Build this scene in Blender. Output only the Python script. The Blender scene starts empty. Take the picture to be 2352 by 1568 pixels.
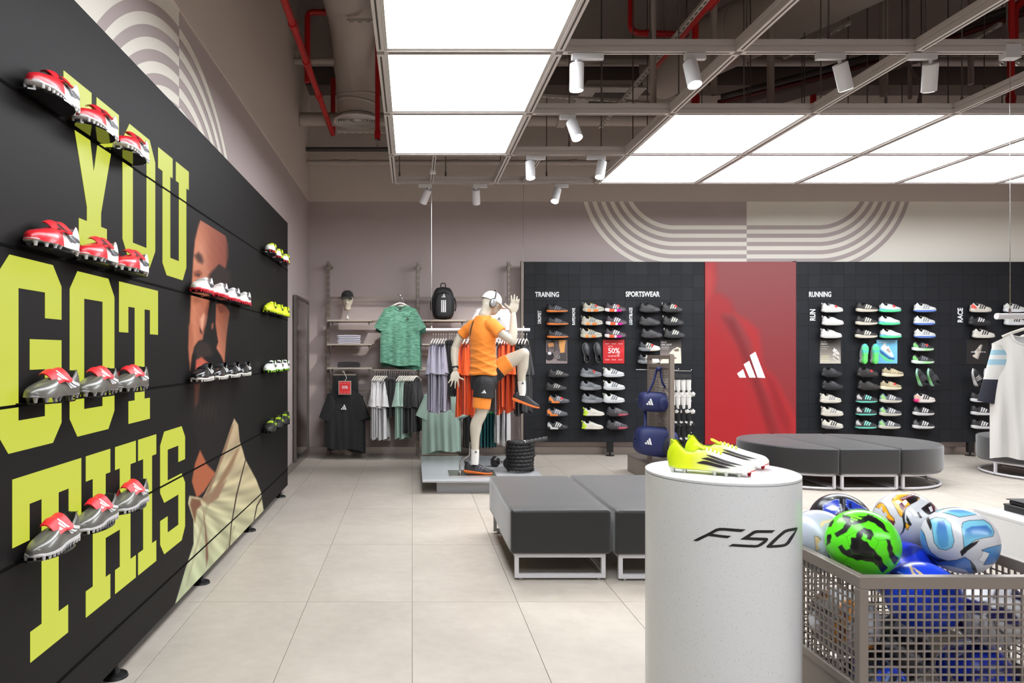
import bpy, bmesh, math, random
import numpy as np
from mathutils import Vector, Matrix

S = bpy.context.scene
COL = S.collection
rnd = random.Random(7)
PI = math.pi

# ------------------------------------------------------------------ camera
FPX, VX, VY, CH = 1620.0, 947.0, 811.0, 1.42      # focal length and vanishing point in 2352x1568 pixels, eye height
cam_d = bpy.data.cameras.new('camera')
cam = bpy.data.objects.new('camera', cam_d)
COL.objects.link(cam)
cam.location = (0, 0, CH)
cam.rotation_euler = (PI / 2, 0, 0)
cam_d.sensor_width = 36.0
cam_d.lens = 36.0 * FPX / 2352.0
cam_d.shift_x = (1176 - VX) / 2352.0
cam_d.shift_y = (VY - 784) / 2352.0
cam_d.clip_start = 0.05
S.camera = cam

# ------------------------------------------------------------------ world, exposure
w = bpy.data.worlds.new('world'); S.world = w
w.use_nodes = True
w.node_tree.nodes['Background'].inputs[0].default_value = (0.9, 0.88, 0.86, 1)
w.node_tree.nodes['Background'].inputs[1].default_value = 0.12
S.view_settings.view_transform = 'Standard'
S.view_settings.look = 'None'
S.view_settings.gamma = 1.0
S.view_settings.use_curve_mapping = False
S.view_settings.exposure = 1.06
S.cycles.max_bounces = 6; S.cycles.diffuse_bounces = 3; S.cycles.glossy_bounces = 3; S.cycles.transmission_bounces = 4
S.cycles.caustics_reflective = False; S.cycles.caustics_refractive = False
PANEL_STRENGTH = 5.4        # the luminous ceiling panels
SPOT_W = 40.0               # each track spot
SCREEN = 0.465               # LED screens shown at their own brightness

# ------------------------------------------------------------------ helpers
def lin(c):
    out = []
    for x in c[:3]:
        x = x / 255.0
        out.append(x / 12.92 if x <= 0.04045 else ((x + 0.055) / 1.055) ** 2.4)
    return tuple(out) + (1.0,)

MATS = {}
def M(name, rgb=(200, 200, 200), rough=0.5, metal=0.0, spec=0.5, emit=0.0, noise=0.0, nscale=8.0, bump=0.0, bscale=60.0, coat=0.0, sheen=0.0, trans=0.0, alpha=1.0):
    if name in MATS:
        return MATS[name]
    m = bpy.data.materials.new(name); m.use_nodes = True
    nt = m.node_tree; b = nt.nodes['Principled BSDF']
    c = lin(rgb)
    b.inputs['Base Color'].default_value = c
    b.inputs['Roughness'].default_value = rough
    b.inputs['Metallic'].default_value = metal
    b.inputs['Specular IOR Level'].default_value = spec
    b.inputs['Coat Weight'].default_value = coat
    b.inputs['Sheen Weight'].default_value = sheen
    b.inputs['Transmission Weight'].default_value = trans
    b.inputs['Alpha'].default_value = alpha
    if emit:
        b.inputs['Emission Color'].default_value = c
        b.inputs['Emission Strength'].default_value = emit
    if noise or bump:
        tc = nt.nodes.new('ShaderNodeTexCoord')
    if noise:
        n = nt.nodes.new('ShaderNodeTexNoise'); n.inputs['Scale'].default_value = nscale; n.inputs['Detail'].default_value = 4
        mx = nt.nodes.new('ShaderNodeMix'); mx.data_type = 'RGBA'
        mx.inputs[6].default_value = tuple(x * (1 - noise) for x in c[:3]) + (1,)
        mx.inputs[7].default_value = tuple(min(1, x * (1 + noise)) for x in c[:3]) + (1,)
        nt.links.new(tc.outputs['Object'], n.inputs['Vector'])
        nt.links.new(n.outputs['Fac'], mx.inputs[0])
        nt.links.new(mx.outputs[2], b.inputs['Base Color'])
    if bump:
        n2 = nt.nodes.new('ShaderNodeTexNoise'); n2.inputs['Scale'].default_value = bscale
        bp = nt.nodes.new('ShaderNodeBump'); bp.inputs['Strength'].default_value = bump; bp.inputs['Distance'].default_value = 0.01
        nt.links.new(tc.outputs['Object'], n2.inputs['Vector'])
        nt.links.new(n2.outputs['Fac'], bp.inputs['Height'])
        nt.links.new(bp.outputs['Normal'], b.inputs['Normal'])
    MATS[name] = m
    return m

def C(rgb, rough=0.55, **k):            # a plain colour
    key = 'colour_%d_%d_%d_%d_%s' % (*rgb, int(rough * 100), '_'.join('%s%s' % x for x in k.items()))
    return M(key, rgb, rough, **k)

def RAMP(name, stops, axis=0, rough=0.5, coat=0.0, coord='Generated', scale=1.0, offset=0.0, sharp=False, noise=0.0):
    """the thing's own colours changing along one axis"""
    if name in MATS:
        return MATS[name]
    m = bpy.data.materials.new(name); m.use_nodes = True
    nt = m.node_tree; b = nt.nodes['Principled BSDF']
    b.inputs['Roughness'].default_value = rough; b.inputs['Coat Weight'].default_value = coat
    tc = nt.nodes.new('ShaderNodeTexCoord'); sx = nt.nodes.new('ShaderNodeSeparateXYZ')
    nt.links.new(tc.outputs[coord], sx.inputs[0])
    ma = nt.nodes.new('ShaderNodeMath'); ma.operation = 'MULTIPLY_ADD'
    ma.inputs[1].default_value = scale; ma.inputs[2].default_value = offset
    nt.links.new(sx.outputs[axis], ma.inputs[0])
    src = ma.outputs[0]
    if noise:
        n = nt.nodes.new('ShaderNodeTexNoise'); n.inputs['Scale'].default_value = 40
        m2 = nt.nodes.new('ShaderNodeMath'); m2.operation = 'MULTIPLY_ADD'; m2.inputs[1].default_value = noise
        nt.links.new(tc.outputs['Object'], n.inputs['Vector']); nt.links.new(n.outputs['Fac'], m2.inputs[0]); nt.links.new(src, m2.inputs[2])
        src = m2.outputs[0]
    r = nt.nodes.new('ShaderNodeValToRGB')
    r.color_ramp.interpolation = 'CONSTANT' if sharp else 'LINEAR'
    el = r.color_ramp.elements
    el[0].position, el[0].color = stops[0][0], lin(stops[0][1])
    el[1].position, el[1].color = stops[-1][0], lin(stops[-1][1])
    for p, c in stops[1:-1]:
        e = el.new(p); e.color = lin(c)
    nt.links.new(src, r.inputs[0]); nt.links.new(r.outputs[0], b.inputs['Base Color'])
    MATS[name] = m
    return m

def VCOL(name, rough=0.5, emit=0.0, coat=0.0, spec=0.5):
    """colours printed or shown on a surface, read from the mesh's colour attribute"""
    if name in MATS:
        return MATS[name]
    m = bpy.data.materials.new(name); m.use_nodes = True
    nt = m.node_tree; b = nt.nodes['Principled BSDF']
    b.inputs['Roughness'].default_value = rough; b.inputs['Coat Weight'].default_value = coat
    b.inputs['Specular IOR Level'].default_value = spec
    a = nt.nodes.new('ShaderNodeAttribute'); a.attribute_name = 'print'
    if emit:
        b.inputs['Base Color'].default_value = lin((18, 16, 16))
        nt.links.new(a.outputs['Color'], b.inputs['Emission Color']); b.inputs['Emission Strength'].default_value = emit
        m.cycles.emission_sampling = 'NONE'
    else:
        nt.links.new(a.outputs['Color'], b.inputs['Base Color'])
    MATS[name] = m
    return m

def P(x, y, Y):                         # photo pixel at a known distance -> point in the shop
    return Vector(((x - VX) * Y / FPX, Y, CH - (y - VY) * Y / FPX))

class MB:
    def __init__(s): s.v = []; s.f = []
    def add(s, v, f):
        o = len(s.v); s.v += [tuple(p) for p in v]; s.f += [tuple(i + o for i in q) for q in f]; return s
    def box(s, x0, x1, y0, y1, z0, z1):
        v = [(x, y, z) for z in (z0, z1) for y in (y0, y1) for x in (x0, x1)]
        return s.add(v, [(0, 2, 3, 1), (4, 5, 7, 6), (0, 1, 5, 4), (2, 6, 7, 3), (0, 4, 6, 2), (1, 3, 7, 5)])
    def cbox(s, c, d, rot=None):
        v = []
        for z in (-.5, .5):
            for y in (-.5, .5):
                for x in (-.5, .5):
                    p = Vector((x * d[0], y * d[1], z * d[2]))
                    if rot is not None: p = rot @ p
                    v.append(p + Vector(c))
        return s.add(v, [(0, 2, 3, 1), (4, 5, 7, 6), (0, 1, 5, 4), (2, 6, 7, 3), (0, 4, 6, 2), (1, 3, 7, 5)])
    def tube(s, pts, r, n=10, caps=True, closed=False, flat=1.0, up=None):
        pts = [Vector(p) for p in pts]; m = len(pts)
        if not hasattr(r, '__len__'): r = [r] * m
        d0 = (pts[1] - pts[0]).normalized()
        a = Vector(up) if up else (Vector((0, 0, 1)) if abs(d0.z) < .9 else Vector((1, 0, 0)))
        u = (a - d0 * a.dot(d0)).normalized()
        v = []
        for i, p in enumerate(pts):
            if closed: d = (pts[(i + 1) % m] - pts[i - 1]).normalized()
            else: d = (pts[min(i + 1, m - 1)] - pts[max(i - 1, 0)]).normalized()
            u = (u - d * u.dot(d)).normalized(); w_ = d.cross(u)
            for k in range(n):
                t = 2 * PI * k / n
                v.append(p + (u * math.cos(t) + w_ * math.sin(t) * flat) * r[i])
        f = []
        for i in range(m if closed else m - 1):
            j = (i + 1) % m
            for k in range(n):
                l = (k + 1) % n
                f.append((i * n + k, i * n + l, j * n + l, j * n + k))
        if caps and not closed:
            f.append(tuple(range(n))[::-1]); f.append(tuple((m - 1) * n + k for k in range(n)))
        return s.add(v, f)
    def lathe(s, prof, n=32, c=(0, 0, 0), caps=True):
        v = []; m = len(prof)
        for r, z in prof:
            for k in range(n):
                t = 2 * PI * k / n; v.append((c[0] + r * math.cos(t), c[1] + r * math.sin(t), c[2] + z))
        f = [(i * n + k, i * n + (k + 1) % n, (i + 1) * n + (k + 1) % n, (i + 1) * n + k) for i in range(m - 1) for k in range(n)]
        if caps: f.append(tuple(range(n))[::-1]); f.append(tuple((m - 1) * n + k for k in range(n)))
        return s.add(v, f)
    def prism(s, poly, fn, d0, d1):
        """poly in 2D, fn(a, b, depth) -> point"""
        n = len(poly)
        ar = sum(poly[i][0] * poly[(i + 1) % n][1] - poly[(i + 1) % n][0] * poly[i][1] for i in range(n))
        if ar < 0: poly = poly[::-1]
        v = [fn(a, b, d0) for a, b in poly] + [fn(a, b, d1) for a, b in poly]
        f = [tuple(range(n))[::-1], tuple(range(n, 2 * n))] + [(i, (i + 1) % n, n + (i + 1) % n, n + i) for i in range(n)]
        return s.add(v, f)
    def grid(s, fn, nu, nv, close_u=False):
        v = [fn(i / (nu if close_u else nu - 1), j / (nv - 1)) for j in range(nv) for i in range(nu)]
        f = []
        for j in range(nv - 1):
            for i in range(nu if close_u else nu - 1):
                k = (i + 1) % nu
                f.append((j * nu + i, j * nu + k, (j + 1) * nu + k, (j + 1) * nu + i))
        return s.add(v, f)
    def ellipsoid(s, c, r, nu=16, nv=10, rot=None):
        def fn(u, v_):
            t, q = 2 * PI * u, PI * v_
            p = Vector((r[0] * math.cos(t) * math.sin(q), r[1] * math.sin(t) * math.sin(q), -r[2] * math.cos(q)))
            if rot is not None: p = rot @ p
            return p + Vector(c)
        return s.grid(fn, nu, nv, True)
    def mesh(s, name, smooth=False, bevel=0.0, seg=2, fix=False):
        me = bpy.data.meshes.new(name)
        me.from_pydata([tuple(p) for p in s.v], [], s.f)
        if bevel or fix:
            bm = bmesh.new(); bm.from_mesh(me)
            if fix:
                bmesh.ops.remove_doubles(bm, verts=bm.verts, dist=1e-5)
                bmesh.ops.recalc_face_normals(bm, faces=bm.faces)
            if bevel:
                ed = [e for e in bm.edges if len(e.link_faces) == 2 and e.calc_face_angle(0) > 0.5]
                bmesh.ops.bevel(bm, geom=ed, offset=bevel, segments=seg, profile=0.5, affect='EDGES', clamp_overlap=True)
            bm.to_mesh(me); bm.free()
        if smooth:
            for p in me.polygons: p.use_smooth = True
            if smooth == 'auto': me.set_sharp_from_angle(angle=0.7)
        return me

def link(name, me, mat=None, parent=None, loc=None, rot=None, scale=None):
    o = bpy.data.objects.new(name, me); COL.objects.link(o)
    if me is not None and mat is not None:
        if not me.materials: me.materials.append(mat)
        if me.materials[0] != mat:
            o.material_slots[0].link = 'OBJECT'; o.material_slots[0].material = mat
    if parent is not None: o.parent = parent
    if loc is not None: o.location = loc
    if rot is not None: o.rotation_euler = rot
    if scale is not None: o.scale = scale
    return o

def tag(o, label=None, cat=None, group=None, kind=None):
    if label: o['label'] = label
    if cat: o['category'] = cat
    if group: o['group'] = group
    if kind: o['kind'] = kind
    return o

def thing(name, label, cat, loc=(0, 0, 0), rot=(0, 0, 0), group=None):
    o = bpy.data.objects.new(name, None); COL.objects.link(o)
    o.empty_display_size = 0.1
    o.location = loc; o.rotation_euler = rot
    return tag(o, label, cat, group)

def wmat(o):
    m = Matrix.LocRotScale(o.location, o.rotation_euler, o.scale)
    return wmat(o.parent) @ m if o.parent else m

def part(name, mb, mat, t, smooth=False, bevel=0.0, world=True, fix=False, label=None, seg=2):
    """a part of thing t; mb is given in shop coordinates unless world is False"""
    if world and t is not None:
        inv = wmat(t).inverted()
        mb.v = [inv @ Vector(q) for q in mb.v]
    o = link(name, mb.mesh(name, smooth, bevel, seg, fix), mat, t)
    if label: o['label'] = label
    return o

def crom(xs, ys, t):                    # smooth curve through points
    t = min(max(t, xs[0]), xs[-1]); n = len(xs)
    i = 0
    while i < n - 2 and t > xs[i + 1]: i += 1
    h = xs[i + 1] - xs[i]; u = (t - xs[i]) / h
    def sl(k):
        if k == 0: return (ys[1] - ys[0]) / (xs[1] - xs[0])
        if k == n - 1: return (ys[-1] - ys[-2]) / (xs[-1] - xs[-2])
        a = (ys[k] - ys[k - 1]) / (xs[k] - xs[k - 1]); b = (ys[k + 1] - ys[k]) / (xs[k + 1] - xs[k])
        if a * b <= 0: return 0.0
        return 2 * a * b / (a + b)
    m0, m1 = sl(i) * h, sl(i + 1) * h
    return (2*u**3-3*u*u+1)*ys[i] + (u**3-2*u*u+u)*m0 + (-2*u**3+3*u*u)*ys[i+1] + (u**3-u*u)*m1

def spline(pts, n):
    pts = [Vector(p) for p in pts]; xs = list(range(len(pts)))
    return [Vector([crom(xs, [p[a] for p in pts], k * (len(pts) - 1) / (n - 1)) for a in range(3)]) for k in range(n)]

TEXT = {}
def text_mesh(body, width, height, depth=0.002, bold=0.012):
    """flat lettering in the XZ plane facing -Y, lower corner at the origin"""
    cu = bpy.data.curves.new('lettering', 'FONT'); cu.body = body; cu.size = 1.0; cu.offset = bold; cu.resolution_u = 3
    ob = bpy.data.objects.new('lettering', cu); COL.objects.link(ob)
    dg = bpy.context.evaluated_depsgraph_get()
    me = bpy.data.meshes.new_from_object(ob.evaluated_get(dg))
    bpy.data.objects.remove(ob); bpy.data.curves.remove(cu)
    co = np.array([v.co[:] for v in me.vertices])
    lo, hi = co.min(0), co.max(0)
    for v in me.vertices:
        a = (v.co.x - lo[0]) / (hi[0] - lo[0]) * width; b = (v.co.y - lo[1]) / (hi[1] - lo[1]) * height
        v.co = (a, 0, b)
    me.materials.clear()
    return me

LOGO = [[(0, 32), (43, 62), (65, 2), (18, 2)], [(48, 99), (88, 124), (135, 2), (90, 2)], [(93, 165), (133, 190), (205, 0), (150, 2)]]
def logo_mb(origin, ax, up, w_, nrm, proud=0.0015):
    """three slanted bars; origin = lower corner, ax/up = unit directions, w_ = width"""
    o, ax, up, nrm = Vector(origin), Vector(ax), Vector(up), Vector(nrm); k = w_ / 205.0
    b = MB()
    for q in LOGO:
        b.prism(q, lambda a, c, d: o + ax * (a * k) + up * (c * k) + nrm * d, 0.0, proud)
    return b

def put_print(me, fn):
    """colour attribute from fn(coords Nx3) -> Nx3 sRGB 0..255"""
    n = len(me.vertices); co = np.empty(n * 3); me.vertices.foreach_get('co', co); co = co.reshape(-1, 3)
    c = np.clip(fn(co) / 255.0, 0, 1)
    c = np.where(c <= 0.04045, c / 12.92, ((c + 0.055) / 1.055) ** 2.4)
    at = me.color_attributes.new('print', 'FLOAT_COLOR', 'POINT')
    at.data.foreach_set('color', np.concatenate([c, np.ones((n, 1))], 1).ravel())

def pmask(px, py, poly, soft, grow=0.0):
    """0..1 mask of a polygon with a soft edge"""
    poly = np.array(poly, float); n = len(poly)
    ins = np.zeros(px.shape, bool); dist = np.full(px.shape, 1e9)
    for i in range(n):
        x0, y0 = poly[i]; x1, y1 = poly[(i + 1) % n]
        if y1 != y0:
            cr = ((y0 > py) != (y1 > py)) & (px < (x1 - x0) * (py - y0) / (y1 - y0) + x0); ins ^= cr
        dx, dy = x1 - x0, y1 - y0; t = np.clip(((px - x0) * dx + (py - y0) * dy) / (dx * dx + dy * dy + 1e-9), 0, 1)
        dist = np.minimum(dist, np.hypot(px - x0 - t * dx, py - y0 - t * dy))
    sd = np.where(ins, dist, -dist) + grow
    return np.clip(sd / (2 * soft) + 0.5, 0, 1)

def over(c, m, rgb):
    return c * (1 - m[:, None]) + np.array(rgb, float) * m[:, None]

ORD = ['first', 'second', 'third', 'fourth', 'fifth', 'sixth', 'seventh', 'eighth', 'ninth', 'tenth', 'eleventh', 'twelfth']

# ------------------------------------------------------------------ materials used in many places
alu = M('aluminium_profile', (214, 206, 203), 0.5, 0.1)
groove = M('dark_groove', (70, 64, 62), 0.6)
white_metal = M('white_powder_coat', (226, 224, 226), 0.4)
steel_brown = M('brown_grey_steel', (138, 126, 116), 0.42, 0.25)
black_metal = M('black_metal', (24, 24, 25), 0.4, 0.2)
chrome = M('chrome', (205, 205, 205), 0.18, 1.0)
hang_white = M('ivory_plastic', (222, 216, 206), 0.45)
red_tag = M('red_tag', (206, 60, 62), 0.5)

# ================================================================== the room
XL, YB = -1.456, 9.95
XR, YF, ZC = 9.4, -5.0, 6.0

def struct(name, mb, mat, parent=None, **k):
    o = part(name, mb, mat, parent, **k)
    if parent is None: o['kind'] = 'structure'
    return o

def floor_mat():
    m = bpy.data.materials.new('beige_porcelain'); m.use_nodes = True
    nt = m.node_tree; b = nt.nodes['Principled BSDF']
    geo = nt.nodes.new('ShaderNodeNewGeometry')
    n1 = nt.nodes.new('ShaderNodeTexNoise'); n1.inputs['Scale'].default_value = 2.2; n1.inputs['Detail'].default_value = 6; n1.inputs['Roughness'].default_value = .62
    n2 = nt.nodes.new('ShaderNodeTexNoise'); n2.inputs['Scale'].default_value = 14; n2.inputs['Detail'].default_value = 5
    oi = nt.nodes.new('ShaderNodeObjectInfo')
    sc = nt.nodes.new('ShaderNodeVectorMath'); sc.operation = 'SCALE'; sc.inputs[3].default_value = 7.0
    cmb = nt.nodes.new('ShaderNodeCombineXYZ'); nt.links.new(oi.outputs['Random'], cmb.inputs[0]); nt.links.new(oi.outputs['Random'], cmb.inputs[2])
    nt.links.new(cmb.outputs[0], sc.inputs[0])
    ad = nt.nodes.new('ShaderNodeVectorMath'); nt.links.new(geo.outputs['Position'], ad.inputs[0]); nt.links.new(sc.outputs[0], ad.inputs[1])
    nt.links.new(ad.outputs[0], n1.inputs['Vector']); nt.links.new(ad.outputs[0], n2.inputs['Vector'])
    r = nt.nodes.new('ShaderNodeValToRGB')
    e = r.color_ramp.elements
    e[0].position, e[0].color = .3, lin((166, 157, 146)); e[1].position, e[1].color = .7, lin((188, 179, 168))
    mx = nt.nodes.new('ShaderNodeMath'); mx.operation = 'MULTIPLY_ADD'; mx.inputs[1].default_value = .35
    nt.links.new(n2.outputs['Fac'], mx.inputs[0])
    m3 = nt.nodes.new('ShaderNodeMath'); m3.operation = 'MULTIPLY'; m3.inputs[1].default_value = .65; nt.links.new(n1.outputs['Fac'], m3.inputs[0])
    nt.links.new(m3.outputs[0], mx.inputs[2]); nt.links.new(mx.outputs[0], r.inputs[0]); nt.links.new(r.outputs[0], b.inputs['Base Color'])
    b.inputs['Roughness'].default_value = .42; b.inputs['Specular IOR Level'].default_value = .42
    return m
tile_m = floor_mat()
grout = M('grout', (120, 110, 100), .9)
floor = struct('floor', MB().box(XL, XR, YF, YB, -.12, -.004), grout)
xs = [k * .6 for k in range(-2, 16)]
ys = [1.63 + 1.2 * k for k in range(-1, 7)]
TM = {}
def floor_tile(x0, x1, y0, y1):
    g = .0015
    key = (round(x1 - x0, 3), round(y1 - y0, 3))
    if key not in TM:
        TM[key] = MB().box(-key[0] / 2 + g, key[0] / 2 - g, -key[1] / 2 + g, key[1] / 2 - g, -.008, 0).mesh('tile')
    link('tile', TM[key], tile_m, floor, ((x0 + x1) / 2, (y0 + y1) / 2, 0))
cx = [XL] + xs
cy = ys + [YB]
for i in range(len(cx) - 1):
    for j in range(len(cy) - 1):
        floor_tile(cx[i], cx[i + 1], cy[j], cy[j + 1])
o = link('floor_beyond', MB().box(XL, XR, YF, ys[0] - .002, -.008, 0).mesh('floor_beyond'), tile_m, floor)
o = link('floor_margin', MB().box(xs[-1] + .002, XR, ys[0], YB, -.008, 0).mesh('floor_margin'), tile_m, floor)

wall_m = M('mauve_grey_paint', (188, 174, 171), .72, noise=.02, nscale=3)
wall_up = M('warm_grey_paint', (216, 203, 193), .75)
wall_cream = M('cream_paint', (246, 240, 228), .72)
conc = M('grey_ceiling_paint', (150, 138, 133), .85, noise=.08, nscale=2)
conc_dark = M('dark_ceiling_paint', (104, 92, 88), .9)
conc_lite = M('beam_paint', (190, 179, 172), .85)
ZB = 3.557
wl = struct('wall_left', MB().box(XL - .15, XL, YF, YB, 0, ZC), wall_m)
wb = struct('wall_back', MB().box(XL - .15, XR, YB, YB + .15, 0, ZC), wall_m)
struct('wall_left_upper', MB().box(XL, XL + .012, YF, YB, ZB, ZC), wall_up)
struct('wall_back_upper', MB().box(XL, XR, YB - .012, YB, ZB, 5.05), wall_up)
struct('wall_right', MB().box(XR, XR + .15, YF, YB, 0, ZC), wall_m)
struct('wall_front', MB().box(XL - .15, XR + .15, YF - .15, YF, 0, ZC), wall_m)
struct('ceiling', MB().box(XL - .15, XR + .15, YF - .15, YB + .15, ZC, ZC + .15), conc_dark)
struct('ceiling_beam_back', MB().box(XL, XR, 9.55, YB - .012, 5.05, ZC), conc_dark)
struct('ceiling_beam_mid', MB().box(XL, XR, 9.04, 9.3, 5.2, ZC), conc_lite)
struct('ceiling_beam_near', MB().box(XL, XR, 5.6, 5.95, 5.66, ZC), conc)
struct('ceiling_beam_front', MB().box(XL, XR, 2.2, 2.55, 5.66, ZC), conc)

# skirting
skirt = M('brushed_skirting', (168, 158, 150), .3, .7)
struct('baseboard_back', MB().box(XL, XR, YB - .012, YB, 0, .1), skirt)
struct('baseboard_left', MB().box(XL, XL + .012, YF, YB - .012, 0, .1), skirt)

# painted arcs: back wall
def arc_band(c, r0, r1, a0, a1, fn, n=40, proud=.002):
    mb = MB()
    def g(u, v):
        a = a0 + (a1 - a0) * u; r = r0 + (r1 - r0) * v
        return fn(c[0] + r * math.cos(a), c[1] + r * math.sin(a), proud)
    return mb.grid(g, n, 2)
fb = lambda a, b, d: (a, YB - d, b)
fl = lambda a, b, d: (XL + d, a, b)
X0, XA, XB_, zc_ = 4.717, 3.703, 5.721, 3.918
part('painted_field', MB().box(X0, XR, YB - .001, YB, 2.3, ZB), wall_cream, wb)
for k in range(6):
    r0 = .695 + .1168 * k; r1 = r0 + .0584
    def band(xc, side):
        mb = MB(); pts = []
        n = 44
        rows = []
        for r in (r0, r1):
            amax = math.acos(max(-1, min(1, (zc_ - ZB) / r)))
            row = [(X0, zc_ - r)] + [(xc + side * r * math.sin(amax * i / n), zc_ - r * math.cos(amax * i / n)) for i in range(n + 1)]
            rows.append(row)
        m_ = len(rows[0])
        v = [(a, YB - .002, b) for row in rows for a, b in row]
        f = [(i, i + 1, m_ + i + 1, m_ + i) for i in range(m_ - 1)]
        return mb.add(v, f)
    part('painted_stripe', band(XA, -1), wall_cream, wb)
    part('painted_stripe', band(XB_, 1), wall_m, wb)
# painted arcs: wall behind the LED screen
YC, ZCc = 4.40, 1.90
def quarter(r0, r1, side, n=48):
    mb = MB(); v = []
    for r in (r0, r1):
        for i in range(n + 1):
            a = PI / 2 * i / n
            v.append((XL + .002, YC + side * r * math.sin(a), ZCc + r * math.cos(a)))
    return mb.add(v, [(i, i + 1, n + 2 + i, n + 1 + i) for i in range(n)])
part('painted_field', MB().box(XL, XL + .001, 1.2, YC, 1.0, ZB), wall_cream, wl)
for k in range(7):
    r1 = 1.55 - .124 * k; r0 = r1 - .062
    part('painted_stripe', quarter(r0, r1, -1), wall_m, wl)
    part('painted_stripe', quarter(r0, r1, 1), wall_cream, wl)

# ================================================================== suspended aluminium grid with luminous panels
GX = [-.21, .97, 2.148, 3.325, 4.495, 5.665, 6.835, 8.005]
GY = [3.455 - 1.2 * k for k in range(5, 0, -1)] + [3.455, 4.655, 5.845, 7.06, 8.246]
ZG = 3.40
def beam_mb(p0, p1, w_=.05, h=.082):
    p0, p1 = Vector(p0), Vector(p1); d = (p1 - p0).normalized(); s_ = Vector((-d.y, d.x, 0))
    mb = MB()
    prof = [(-.5, 0), (.5, 0), (.5, .46), (.38, .48), (.38, .56), (.5, .58), (.5, 1), (-.5, 1), (-.5, .58), (-.38, .56), (-.38, .48), (-.5, .46)]
    v = [p + s_ * (a * w_) + Vector((0, 0, b * h)) for p in (p0, p1) for a, b in prof]
    n = len(prof)
    return mb.add(v, [(i, (i + 1) % n, n + (i + 1) % n, n + i) for i in range(n)] + [tuple(range(n))[::-1], tuple(range(n, 2 * n))])
grid = thing('ceiling_grid', 'suspended aluminium ceiling grid of square bays carrying white light panels and track spots', 'ceiling grid', (GX[0], GY[5], ZG))
def beam(p0, p1, **k):
    d = Vector(p1) - Vector(p0)
    b = part('beam', beam_mb(p0, p1, **k), alu, grid)
    mb = MB()
    if abs(d.x) > abs(d.y): mb.box(min(p0[0], p1[0]) + .03, max(p0[0], p1[0]) - .03, p0[1] - .006, p0[1] + .006, ZG - .001, ZG + .012)
    else: mb.box(p0[0] - .006, p0[0] + .006, min(p0[1], p1[1]) + .03, max(p0[1], p1[1]) - .03, ZG - .001, ZG + .012)
    part('track_slot', mb, groove, b)
YEND = GY[-1]
for i, x in enumerate(GX):
    for j in range(len(GY) - 1):
        beam((x, GY[j] + .025, ZG), (x, GY[j + 1] - .025, ZG))
for j, y in enumerate(GY):
    for i in range(len(GX) - 1):
        beam((GX[i] + .025, y, ZG), (GX[i + 1] - .025, y, ZG))
# two short tracks carrying the hanging rail
RAILX = (.225, 1.30)
for x in RAILX:
    beam((x, 7.085, ZG), (x, 8.221, ZG), w_=.035, h=.05)
frame_in = M('panel_frame', (208, 202, 196), .4, .3)
diffuser = M('luminous_panel', (246, 250, 255), .5, emit=PANEL_STRENGTH)
def panel(i, j):
    x0, x1, y0, y1 = GX[i] + .027, GX[i + 1] - .027, GY[j] + .027, GY[j + 1] - .027
    col = ['in the row over the mannequin', '', 'next to the open bays', 'second from the open bays', 'third from the open bays', 'fourth from the open bays', 'fifth from the open bays'][i]
    if i == 0:
        lab = {7: 'square white light panel nearest the shoe walls in the row of panels over the aisle', 6: 'square white light panel in the middle of the row of panels over the aisle', 5: 'square white light panel at the top of the picture in the row over the aisle'}.get(j, 'square white light panel over the camera, row %s' % ORD[4 - j])
    else:
        lab = 'square white light panel %s, %s row of the big panel field' % (col, {8: 'back', 7: 'front', 1: 'added camera-side'}[j])
    t = thing('light_panel', lab, 'light panel', ((x0 + x1) / 2, (y0 + y1) / 2, ZG + .012), group='luminous ceiling panels')
    key = ('lp', round(x1 - x0, 3), round(y1 - y0, 3))
    if key not in TM:
        hx, hy = key[1] / 2, key[2] / 2; b = .022
        f = MB().box(-hx, hx, -hy, -hy + b, -.004, .03).box(-hx, hx, hy - b, hy, -.004, .03).box(-hx, -hx + b, -hy + b, hy - b, -.004, .03).box(hx - b, hx, -hy + b, hy - b, -.004, .03)
        TM[key] = (f.mesh('frame'), MB().box(-hx + b, hx - b, -hy + b, hy - b, 0, .02).mesh('diffuser'), MB().box(-hx + b, hx - b, -hy + b, hy - b, .021, .05).mesh('back_tray'))
    f, d, bt = TM[key]
    link('frame', f, frame_in, t); link('diffuser', d, diffuser, t); link('back_tray', bt, conc_lite, t)
for j in range(1, 8): panel(0, j)
for i in range(2, 7):
    for j in (1, 7, 8): panel(i, j)  # camera-side row is unseen, added to brighten the near things

# hanger rods up to the slab
rod_m = M('galvanised_rod', (122, 114, 110), .4, .6)
for i, x in enumerate(GX[:7]):
    for j, y in enumerate(GY[5:]):
        for dx, dy in ((.06, 0), (.6, .0)):
            if i == 0 and j < 3 and dx > .1: continue
            t = thing('threaded_rod', 'thin grey hanger rod holding up the aluminium ceiling grid', 'hanger rod', (x + dx, y, ZG + .08), group='ceiling grid hanger rods')
            if 'rod' not in TM:
                TM['rod'] = (MB().tube([(0, 0, 0), (0, 0, ZC - ZG - .08)], .006, 6).mesh('rod'), MB().tube([(0, 0, .0), (0, 0, .06)], .011, 8).mesh('clamp'))
            link('rod', TM['rod'][0], rod_m, t); link('clamp', TM['rod'][1], rod_m, t)

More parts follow.
